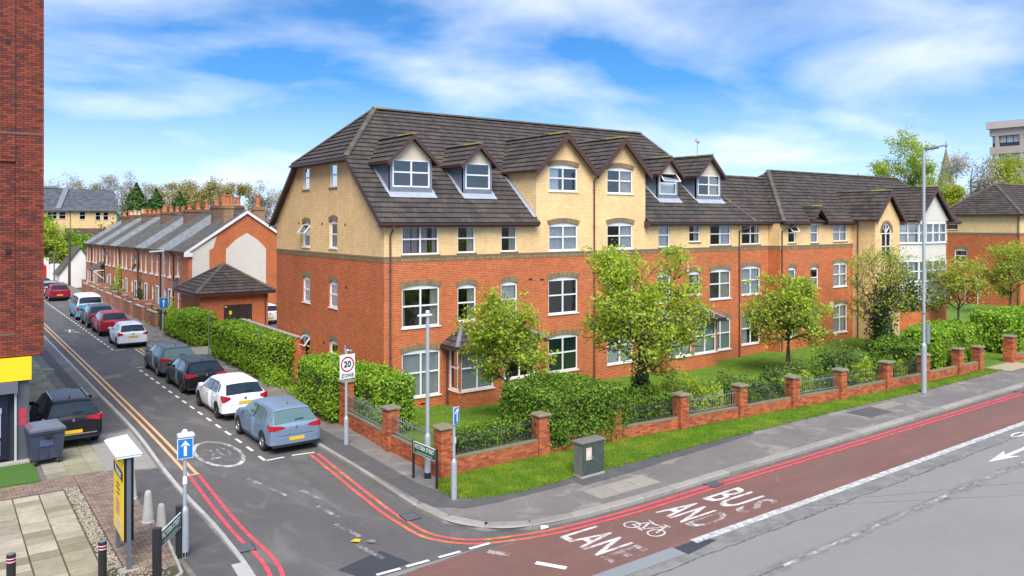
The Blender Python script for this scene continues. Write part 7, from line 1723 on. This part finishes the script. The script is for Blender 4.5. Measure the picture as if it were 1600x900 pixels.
# bollards
for i, (x, y) in enumerate(((4.44, 23.76), (4.43, 21.65), (4.48, 20.47))):
    t = thing('concrete_bollard', ['tapered concrete bollard behind the totem sign', 'tapered concrete bollard in the middle of the three', 'tapered concrete bollard beside the street name plate'][i], 'bollard', (x, y, KZ), 0.3*i, 'tapered concrete bollards on the block paving')
    m = MB(); m.lathe([(0.155, 0), (0.155, 0.05), (0.14, 0.07), (0.085, 0.72), (0.075, 0.78), (0.05, 0.82), (0, 0.83)], 14); m.build('shaft', plain('pale_concrete', (0.50, 0.47, 0.41), 0.9, 0.2, 7, bump=0.2), t)
for i, (x, y) in enumerate(((2.91, 18.6), (1.30, 19.0))):
    t = thing('black_bollard', ['black bollard with red and white bands, right of the two', 'black bollard with red and white bands in the bottom left corner'][i], 'bollard', (x, y, KZ), 0, 'black bollards on the forecourt')
    m = MB(); m.lathe([(0.085, 0), (0.085, 0.88), (0.078, 0.90), (0, 0.91)], 18); m.build('shaft', M_BLACKM, t, False); MB().lathe([(0.0, 0.914), (0.075, 0.912), (0.075, 0.90)], 18).build('top_disc', M_GALVD, t)
    for z, mm in ((0.74, M_SRED), (0.80, M_SRED)): MB().lathe([(0.0865, z), (0.0865, z+0.035)], 18).build('band', mm, t)
    MB().lathe([(0.0867, 0.745), (0.0867, 0.76)], 18).build('white_band', M_SWHITE, t); MB().lathe([(0.0867, 0.81), (0.0867, 0.825)], 18).build('white_band', M_SWHITE, t)
# red box bodies at the street end
t = thing('red_container', 'bright red box container beyond the parked cars at the street end', 'container', (9.3, 104.5, 0.0), 0); MB().cbox(-1.2, 0, 0.6, 1.3, 4.0, 2.75, 0.12).build('body', plain('red_box', (0.55, 0.015, 0.02), 0.45), t); MB().box(-0.8, -0.012, 2.0, 0.3, -0.002, 2.2).build('white_stripe', M_SWHITE, t); MB().box(-1.1, 0.1, 0.0, 1.2, 3.8, 0.6).build('underframe', M_RUBBER, t)
t = thing('dark_red_container', 'dark red box beside the bright red container', 'container', (7.0, 106, 0.0), 0); MB().cbox(-0.9, 0, 0.4, 0.8, 4.0, 2.4, 0.1).build('body', plain('dark_red_box', (0.22, 0.01, 0.015), 0.5), t); MB().box(-0.85, 0.1, 0.0, 0.75, 3.9, 0.4).build('underframe', M_RUBBER, t)
# ================================================================ CARS
#        y     zb    zbelt ztop  ws    wm    wbelt wtop
HATCH = [(0.00, .36, .80, .93, .80, .845, .835, .74), (0.04, .31, .86, .985, .82, .872, .855, .735), (0.12, .27, .915, 1.06, .83, .885, .858, .71), (0.28, .24, .945, 1.23, .835, .89, .858, .66),
         (0.46, .22, .952, 1.395, .835, .892, .86, .615), (0.60, .20, .95, 1.435, .835, .892, .86, .608), (1.0, .19, .943, 1.47, .835, .892, .86, .606), (1.8, .18, .928, 1.485, .835, .892, .86, .608), (2.35, .18, .918, 1.46, .835, .892, .86, .61),
         (2.75, .18, .91, 1.32, .835, .892, .858, .62), (3.15, .18, .895, 1.09, .835, .892, .854, .66), (3.35, .19, .88, .985, .83, .89, .846, .69), (3.75, .21, .82, .915, .815, .875, .81, .66), (4.05, .24, .70, .80, .76, .82, .76, .60), (4.22, .30, .58, .66, .64, .70, .65, .5), (4.30, .40, .50, .54, .45, .50, .48, .38)]
VAN = [(0.00, .40, 1.04, 1.30, .86, .90, .90, .80), (0.03, .34, 1.08, 1.48, .88, .935, .92, .79), (0.09, .30, 1.11, 1.74, .885, .948, .93, .77), (0.20, .28, 1.12, 1.91, .89, .95, .93, .74), (0.5, .25, 1.12, 1.97, .89, .95, .93, .735), (2.0, .24, 1.12, 1.98, .89, .95, .93, .735), (3.3, .24, 1.10, 1.95, .89, .95, .93, .73),
       (3.7, .24, 1.08, 1.72, .89, .95, .93, .74), (4.1, .25, 1.05, 1.32, .88, .95, .92, .76), (4.3, .26, 1.0, 1.14, .87, .94, .90, .76), (4.65, .28, .85, .98, .84, .9, .84, .7), (4.82, .32, .66, .8, .74, .8, .74, .6), (4.88, .42, .56, .64, .6, .64, .62, .5)]
def cat(p0, p1, p2, p3, t): return 0.5*((2*p1)+(p2-p0)*t+(2*p0-5*p1+4*p2-p3)*t*t+(3*p1-p0-3*p2+p3)*t**3)
class Surf:
    def __init__(s, st): s.st = np.array(st, float)
    def par(s, y):
        Y = s.st[:, 0]; i = int(np.clip(np.searchsorted(Y, y)-1, 0, len(Y)-2)); t = (y-Y[i])/(Y[i+1]-Y[i])
        a, b, c, d = s.st[max(i-1, 0)], s.st[i], s.st[i+1], s.st[min(i+2, len(Y)-1)]
        # finite-difference tangents for uneven spacing
        m1 = (c-a)/max(c[0]-a[0], 1e-6)*(c[0]-b[0]); m2 = (d-b)/max(d[0]-b[0], 1e-6)*(c[0]-b[0])
        t2, t3 = t*t, t**3
        return (2*t3-3*t2+1)*b+(t3-2*t2+t)*m1+(-2*t3+3*t2)*c+(t3-t2)*m2
    def ring(s, y):
        _, zb, zl, zt, ws, wm, wl_, wt = s.par(y)
        return [(0, zb), (ws*0.86, zb), (ws, zb+0.07), (wm, zb+(zl-zb)*0.52), (wl_, zl), (wl_+(wt-wl_)*0.42, zl+(zt-zl)*0.40), (wt+0.02, zt-(zt-zl)*0.17), (wt*0.82, zt-0.022), (0, zt)]
    def pt(s, y, r):
        g = s.ring(y); i = int(np.clip(math.floor(r), 0, 7)); t = r-i
        p = [g[max(i-1, 0)], g[i], g[i+1], g[min(i+2, 8)]]
        x = cat(p[0][0], p[1][0], p[2][0], p[3][0], t); z = cat(p[0][1], p[1][1], p[2][1], p[3][1], t)
        return Vector((max(x, 0), y, z))
    def nrm(s, y, r):
        e = 0.01; a = s.pt(y+e, r)-s.pt(y-e, r); b = s.pt(y, min(r+0.02, 8))-s.pt(y, max(r-0.02, 0)); n = b.cross(a); n.normalize()
        p = s.pt(y, r); return n if n.dot(Vector((p.x, (y-s.st[-1][0]/2)*0.5, p.z-0.7))) > 0 else -n
    def patch(s, y0, y1, r0, r1, side, off, ny=8, nr=6, y0b=None, y1b=None):
        """grid patch; y limits may differ at r1 (slanted pillars)"""
        vs = []
        for j in range(nr+1):
            f = j/nr; r = r0+(r1-r0)*f; a = y0+((y0b if y0b is not None else y0)-y0)*f; b = y1+((y1b if y1b is not None else y1)-y1)*f
            for i in range(ny+1):
                y = a+(b-a)*i/ny; p = s.pt(y, r)+s.nrm(y, r)*off; vs.append((p.x*side, p.y, p.z))
        return vs, [(j*(ny+1)+i, j*(ny+1)+i+1, (j+1)*(ny+1)+i+1, (j+1)*(ny+1)+i) for j in range(nr) for i in range(ny)]
    def xside(s, y, z):
        lo, hi = 1.0, 6.0
        for _ in range(18):
            m = (lo+hi)/2
            if s.pt(y, m).z < z: lo = m
            else: hi = m
        return s.pt(y, lo).x
M_CGLASS = None
def cglass():
    t = NT('car_glass'); t.base((0.015, 0.022, 0.024), 0.04, 0.6); t.b.inputs['Coat Weight'].default_value = 0.6; return t.mat
M_CGLASS = cglass(); M_CGLASST = plain('tinted_pale_glass', (0.10, 0.16, 0.16), 0.05, 0.1, 1, spec=0.6)
M_TAIL = plain('tail_light', (0.42, 0.008, 0.02), 0.15, 0.2, 8, coat=1.0); M_PLATE = plain('rear_plate', (0.72, 0.44, 0.02), 0.5, 0.12, 14); M_TRIM = plain('black_trim', (0.018, 0.018, 0.02), 0.55); M_RIM = plain('alloy', (0.42, 0.43, 0.44), 0.3, 0.1, 5, metal=0.7); M_RIMD = plain('dark_alloy', (0.05, 0.05, 0.055), 0.35, 0.1, 5, metal=0.5); M_CHROME = plain('chrome', (0.6, 0.6, 0.6), 0.15, 0.05, 3, metal=1.0)
def cpaint(name, col, metal=0.3): return plain(name, col, 0.38, 0.05, 1.5, metal=metal, coat=0.25)
_wheel = {}
def wheel_meshes(r, rim):
    k = (round(r, 3), rim.name)
    if k in _wheel: return _wheel[k]
    Mx = Matrix.Rotation(PI/2, 4, 'Y')
    m = MB(); m.lathe([(r*0.62, -0.1), (r*0.93, -0.1), (r, -0.06), (r, 0.06), (r*0.93, 0.1), (r*0.64, 0.105), (r*0.62, 0.08)], 26, Mx); ty = m.build('tyre', M_RUBBER, None, True); tm = ty.data; C.objects.unlink(ty)
    m = MB(); m.lathe([(r*0.64, 0.09), (r*0.58, 0.095), (r*0.56, 0.045), (0.0, 0.04)], 26, Mx, 1); m.lathe([(r*0.66, 0.092), (r*0.60, 0.104), (r*0.57, 0.08)], 26, Mx, 0)
    for i in range(10):
        a = 2*PI*i/10; m.obox(Mx @ Matrix.Rotation(a, 4, 'Z') @ Matrix.Translation((r*0.32, 0, 0.075)), r*0.58, 0.035, 0.03, 0)
    m.lathe([(0.075, 0.06), (0.06, 0.1), (0, 0.1)], 14, Mx, 0); ri = m.build('rim', [rim, M_TRIM], None); rm = ri.data; C.objects.unlink(ri)
    _wheel[k] = (tm, rm); return _wheel[k]
def car(label, loc, rz, col, cat_='car', sx=1.0, sy=1.0, sz=1.0, st=HATCH, glass=None, rim=None, wr=0.325, group='cars parked along the side street', name='parked_car', upper=None, rails=False, wheels=(0.82, 3.42), plate=True, dark_low=True, lights='wide', lift=0.0, detail=True, wiper=True, badge=True):
    st2 = [(a*sy, b*sz+lift, c*sz+lift, d*sz+lift, e*sx, f*sx, g*sx, h*sx) for a, b, c, d, e, f, g, h in st]; S = Surf(st2); L = st2[-1][0]; gl = glass or M_CGLASS; van = st is VAN
    t = thing(name, label, cat_, loc, rz, group)
    # body
    ys = sorted(set([S.st[0][0]+1e-4]+[a[0]+(b[0]-a[0])*k/3 for a, b in zip(st2, st2[1:]) for k in range(5)]+[L-1e-4])); rr = [i*8/48 for i in range(49)]
    ring = [(r, 1) for r in rr]+[(r, -1) for r in reversed(rr[1:-1])]; m = MB(); vs = []
    for y in ys:
        for r, s_ in ring: p = S.pt(y, r); vs.append((p.x*s_, p.y, p.z))
    n = len(ring); m.v = vs
    for i in range(len(ys)-1):
        for j in range(n):
            f = (i*n+j, i*n+(j+1) % n, (i+1)*n+(j+1) % n, (i+1)*n+j); m.f.append(f); zc_ = sum(vs[q][2] for q in f)/4
            m.m.append(1 if (upper and zc_ > 1.16*sz) else 0)
    prev = 0; g0 = [Vector(v) for v in vs[:n]]; zc0 = sum(v.z for v in g0)/n
    for k_, (sc, dy) in enumerate(((0.975, -0.014), (0.90, -0.022), (0.5, -0.026))):
        b_ = len(m.v); m.v.extend([(v.x*sc, v.y+dy, zc0+(v.z-zc0)*sc) for v in g0])
        for q in range(n): m.f.append((b_+q, b_+(q+1) % n, prev+(q+1) % n, prev+q)); m.m.append(0)
        prev = b_
    m.f.append(tuple(range(prev, prev+n))); m.m.append(0); m.f.append(tuple(range((len(ys)-1)*n, len(ys)*n))); m.m.append(0)
    m.build('body', [col, upper] if upper else col, t, True)
    def add(nm, mat, *args, both=True, smooth=True, **kw):
        for s_ in ((1, -1) if both else (1,)):
            v, f = S.patch(*args[:4], s_, args[4], **kw); mb = MB(); mb.add(v, f); mb.build(nm, mat, t, smooth)
    def across(nm, mat, y0, y1, r0, off, ny=6, nr=6, y0b=None, y1b=None):
        # patch spanning the roof from side to side
        mb = MB(); v, f = S.patch(y0, y1, r0, 7.999, 1, off, ny, nr, y0b, y1b); mb.add(v, f); v, f = S.patch(y0, y1, r0, 7.999, -1, off, ny, nr, y0b, y1b); mb.add(v, f); return mb.build(nm, mat, t, True)
    if van:
        across('rear_window', gl, 0.01, 0.125, 6.3, 0.010, 8, 14); add('side_window', gl, 0.35, 1.6, 4.15, 5.9, 0.008); add('side_window', gl, 1.75, 3.0, 4.15, 5.9, 0.008); add('side_window', gl, 3.1, 4.15, 4.2, 5.85, 0.008, y1b=3.6); across('windscreen', gl, 3.62, 4.22, 6.1, 0.008)
        wy = (0.95, 3.95)
    else:
        yt = 0.27*sy if lights != 'small' else 0.29*sy
        across('rear_window', gl, 0.075*sy, 0.42*sy, 6.12, 0.008, 8, 14); across('spoiler', col, 0.425*sy, 0.54*sy, 6.25, 0.022)
        add('side_window', gl, 0.92*sy, 1.72*sy, 4.18, 5.85, 0.006, y0b=1.12*sy); add('side_window', gl, 1.80*sy, 2.98*sy, 4.18, 5.85, 0.006, y1b=2.58*sy); add('quarter_window', gl, 0.66*sy, 0.87*sy, 4.4, 5.6, 0.006, y0b=0.86*sy, y1b=1.06*sy)
        across('windscreen', gl, 2.55*sy, 3.16*sy, 6.12, 0.006); wy = (wheels[0]*sy, wheels[1]*sy)
    add('pillar', M_TRIM, (1.725 if not van else 1.61)*sy, (1.795 if not van else 1.74)*sy, 4.2, 5.85, 0.004)
    # wraparound pieces: a strip that follows the rear corner in plan
    def wrap(nm, mat, path, zlo, zhi, both=True):
        for s_ in ((1, -1) if both else (1,)):
            mb = MB(); vs_ = []
            for q, (x, y) in enumerate(path):
                a, b = zlo[q] if isinstance(zlo, (list, tuple)) else zlo, zhi[q] if isinstance(zhi, (list, tuple)) else zhi
                vs_ += [(s_*x*sx, y, a*sz+lift), (s_*x*sx, y, b*sz+lift), (s_*x*sx*0.95, y+0.05, a*sz+lift), (s_*x*sx*0.95, y+0.05, b*sz+lift)]
            fs_ = []
            for q in range(len(path)-1): c_ = 4*q; fs_ += [(c_, c_+4, c_+5, c_+1), (c_+1, c_+5, c_+7, c_+3), (c_, c_+2, c_+6, c_+4)]
            mb.add(vs_, fs_+[(0, 1, 3, 2), (4*len(path)-4, 4*len(path)-2, 4*len(path)-1, 4*len(path)-3)]); mb.build(nm, mat, t, False)
    if van: wrap('tail_light', M_TAIL, [(0.78, -0.034), (0.86, -0.03), (0.925, 0.0), (0.955, 0.07)], 0.78, 1.06)
    elif lights == 'small': wrap('tail_light', M_TAIL, [(0.60, -0.034), (0.74, -0.034), (0.84, -0.018), (0.884, 0.04), (0.896, 0.17)], [0.82, 0.79, 0.76, 0.76, 0.86], [0.90, 0.93, 0.97, 0.99, 0.97])
    elif lights == 'high': wrap('tail_light', M_TAIL, [(0.58, -0.034), (0.70, -0.034), (0.82, -0.02), (0.884, 0.04), (0.898, 0.22)], [0.86, 0.80, 0.74, 0.74, 0.90], [0.94, 0.96, 1.0, 1.02, 1.0])
    else: wrap('tail_light', M_TAIL, [(0.40, -0.034), (0.60, -0.034), (0.80, -0.024), (0.882, 0.035), (0.897, 0.12), (0.90, 0.30)], [0.86, 0.82, 0.79, 0.79, 0.82, 0.93], [0.905, 0.945, 0.965, 0.98, 0.985, 0.97])
    # bumper, its dark lower insert, tailgate seam
    bz = 0.58 if not van else 0.62; W_ = 0.905 if not van else 0.965
    wrap('bumper', col, [(0.0, -0.072), (0.45, -0.070), (0.72, -0.052), (0.86, 0.01), (W_-0.005, 0.10), (W_-0.008, 0.42 if not van else 0.55)], 0.34, [bz, bz, bz, bz, bz, bz-0.04])
    if dark_low: wrap('bumper_insert', M_TRIM, [(0.0, -0.066), (0.45, -0.064), (0.70, -0.048), (0.83, 0.0)], 0.25, 0.375)
    if plate:
        zp = (0.70 if lights != 'wide' else 0.50)*sz+lift; yq = -0.036 if lights != 'wide' else -0.082; MB().box(-0.26, yq, zp-0.055, 0.26, yq+0.012, zp+0.055).build('number_plate', M_PLATE, t)
    if not van: MB().box(-0.60*sx, -0.031, 0.612*sz+lift, 0.60*sx, -0.02, 0.622*sz+lift).build('tailgate_seam', M_TRIM, t)
    else: MB().box(-0.004, -0.032, 0.62, 0.004, -0.02, 1.25).build('tailgate_seam', M_TRIM, t)
    if detail:
        for s_ in (1, -1):
            y = (2.86 if not van else 3.95)*sy; p = S.pt(y, 4.3); mb = MB(); mb.obox(Matrix.Translation((s_*(p.x+0.10), y, p.z+0.06)) @ Matrix.Rotation(-0.2*s_, 4, 'Z'), 0.19, 0.12, 0.13); mb.bar((s_*(p.x-0.02), y, p.z+0.03), (s_*(p.x+0.08), y, p.z+0.04), 0.05, 0.04); o = mb.build('mirror', col, t); bv = o.modifiers.new('b', 'BEVEL'); bv.width = 0.03; bv.segments = 2
            for y in ((1.12*sy, 2.0*sy) if not van else (3.05,)):
                p = S.pt(y, 3.72); MB().obox(Matrix.Translation((s_*(p.x+0.012), y, p.z)), 0.03, 0.17, 0.03).build('door_handle', M_CHROME if rails else col, t)
            for y in ((0.86*sy, 1.76*sy, 2.74*sy) if not van else (1.7, 3.05, 4.1)):
                v, f = S.patch(y, y+0.010, 2.3, 4.05, s_, 0.003, 1, 8); mb = MB(); mb.add(v, f); mb.build('door_seam', M_TRIM, t)
            v, f = S.patch(0.75*sy, 3.5*sy, 1.9, 2.15, s_, 0.006, 10, 2); mb = MB(); mb.add(v, f); mb.build('sill_trim', M_TRIM, t)
        p = S.pt(0.12*sy if not van else 0.02, 8)
        if wiper: MB().bar(Vector((0, p.y-0.01, p.z+0.02)), Vector((0.30, p.y+0.0, p.z+0.035)), 0.025, 0.02).build('rear_wiper', M_TRIM, t)
        p = S.pt(0.85*sy, 8); MB().tube(p, p+Vector((0, -0.04, 0.07)), 0.02, 0.008, 6).build('antenna', M_TRIM, t)
        if badge: MB().lathe([(0.055, 0), (0.045, 0.012), (0, 0.014)], 14, Matrix.Translation((0, -0.028, 0.86*sz+lift)) @ Matrix.Rotation(PI/2, 4, 'X')).build('badge', M_CHROME, t)
    if rails:
        MB().box(-0.70, -0.085, 0.40*sz+lift, 0.70, -0.04, 0.43*sz+lift).build('chrome_strip', M_CHROME, t)
        for s_ in (1, -1):
            mb = MB(); mb.path([tuple(Vector((s_*(S.pt(y, 6.8).x), y, S.pt(y, 6.8).z+0.035))) for y in np.linspace(0.75*sy, 2.5*sy, 10)], 0.02, 6); mb.build('roof_rail', M_CHROME, t)
    # wheels with dark arches that follow the body side
    tm, rm = wheel_meshes(wr, rim or M_RIM)
    for s_ in (1, -1):
        for y in wy:
            mb = MB(); vs = []; R_ = wr+0.055; zc_ = wr; lim = S.par(y)[1]+0.02
            for k in range(3):
                for i in range(17):
                    a = -0.35+(PI+0.70)*i/16; rad = (0.02, R_*0.6, R_)[k]; yy, zz = y+rad*math.cos(a), max(zc_+rad*math.sin(a), lim); vs.append((s_*(S.xside(yy, zz)+0.006), yy, zz))
            mb.add(vs, [(k*17+i, k*17+i+1, (k+1)*17+i+1, (k+1)*17+i) for k in range(2) for i in range(16)]); mb.build('wheel_arch', M_TRIM, t, fixn=False)
            x = S.xside(y, zc_+0.1); o = bpy.data.objects.new('wheel', tm); link(o, t); o.location = (s_*(x-0.085), y, zc_); o.rotation_euler = (0, 0, 0 if s_ > 0 else PI)
            o2 = bpy.data.objects.new('rim', rm); link(o2, o)
    return t
car('light blue hatchback parked nearest the junction', (9.90, 25.75, 0), 0, cpaint('ice_blue_paint', (0.20, 0.28, 0.38)), glass=M_CGLASST)
car('white hatchback with dark wheels, second car from the junction', (9.92, 31.15, 0), 0, cpaint('white_paint_car', (0.78, 0.79, 0.80), 0.0), rim=M_RIMD, lights='high')
car('black hatchback between the white and the grey hatchbacks', (9.98, 36.8, 0), 0, cpaint('black_paint', (0.012, 0.012, 0.015)), sz=0.98, rim=M_RIMD, plate=False)
car('grey hatchback, fourth car from the junction', (9.98, 41.6, 0), 0, cpaint('grey_paint', (0.10, 0.105, 0.115)), glass=M_CGLASST, plate=False)
car('small white hatchback, first car beyond the drive', (9.95, 52.75, 0), 0, cpaint('white_paint_car', (0.78, 0.79, 0.80), 0.0), sx=0.94, sy=0.86, sz=1.0, lights='small', rim=M_RIMD)
car('red crossover, second car beyond the drive', (9.98, 58.8, 0), 0, cpaint('red_paint', (0.42, 0.012, 0.03)), sx=1.02, sy=1.02, sz=1.02, lift=0.09, wr=0.34, rim=M_RIMD, cat_='car')
car('dark grey crossover behind the camper van', (9.98, 63.9, 0), 0, cpaint('dark_grey_paint', (0.06, 0.062, 0.068)), sx=1.02, sy=1.02, sz=1.02, lift=0.1, wr=0.34, rails=True)
car('light blue and white camper van', (10.02, 69.4, 0), 0, cpaint('van_blue_paint', (0.16, 0.42, 0.56)), cat_='van', st=VAN, name='parked_van', upper=cpaint('white_paint_car', (0.78, 0.79, 0.80), 0.0), lights='tall', plate=False, wr=0.33, badge=False)
car('red crossover far along the street', (10.0, 87.6, 0), 0, cpaint('crimson_paint', (0.30, 0.012, 0.035)), sx=1.02, sz=1.02, lift=0.09, wr=0.34)
car('silver hatchback at the far end of the parked row', (9.9, 94.0, 0), 0, cpaint('silver_paint', (0.40, 0.42, 0.44)))
car('dark hatchback beyond the far red crossover', (9.8, 99.2, 0), 0, cpaint('navy_paint', (0.03, 0.035, 0.06)))
car('black sport utility car parked beside the shop, rear to the camera', (3.84, 30.15, KZ), R(1), cpaint('deep_black_paint', (0.012, 0.011, 0.014)), sx=1.0, sy=1.02, sz=1.04, lift=0.08, wr=0.34, rails=True, group=None, rim=M_RIMD)
car('white car parked behind the substation', (20.3, 58.0, 0.05), R(0), cpaint('white_paint_car', (0.78, 0.79, 0.80), 0.0), group=None)
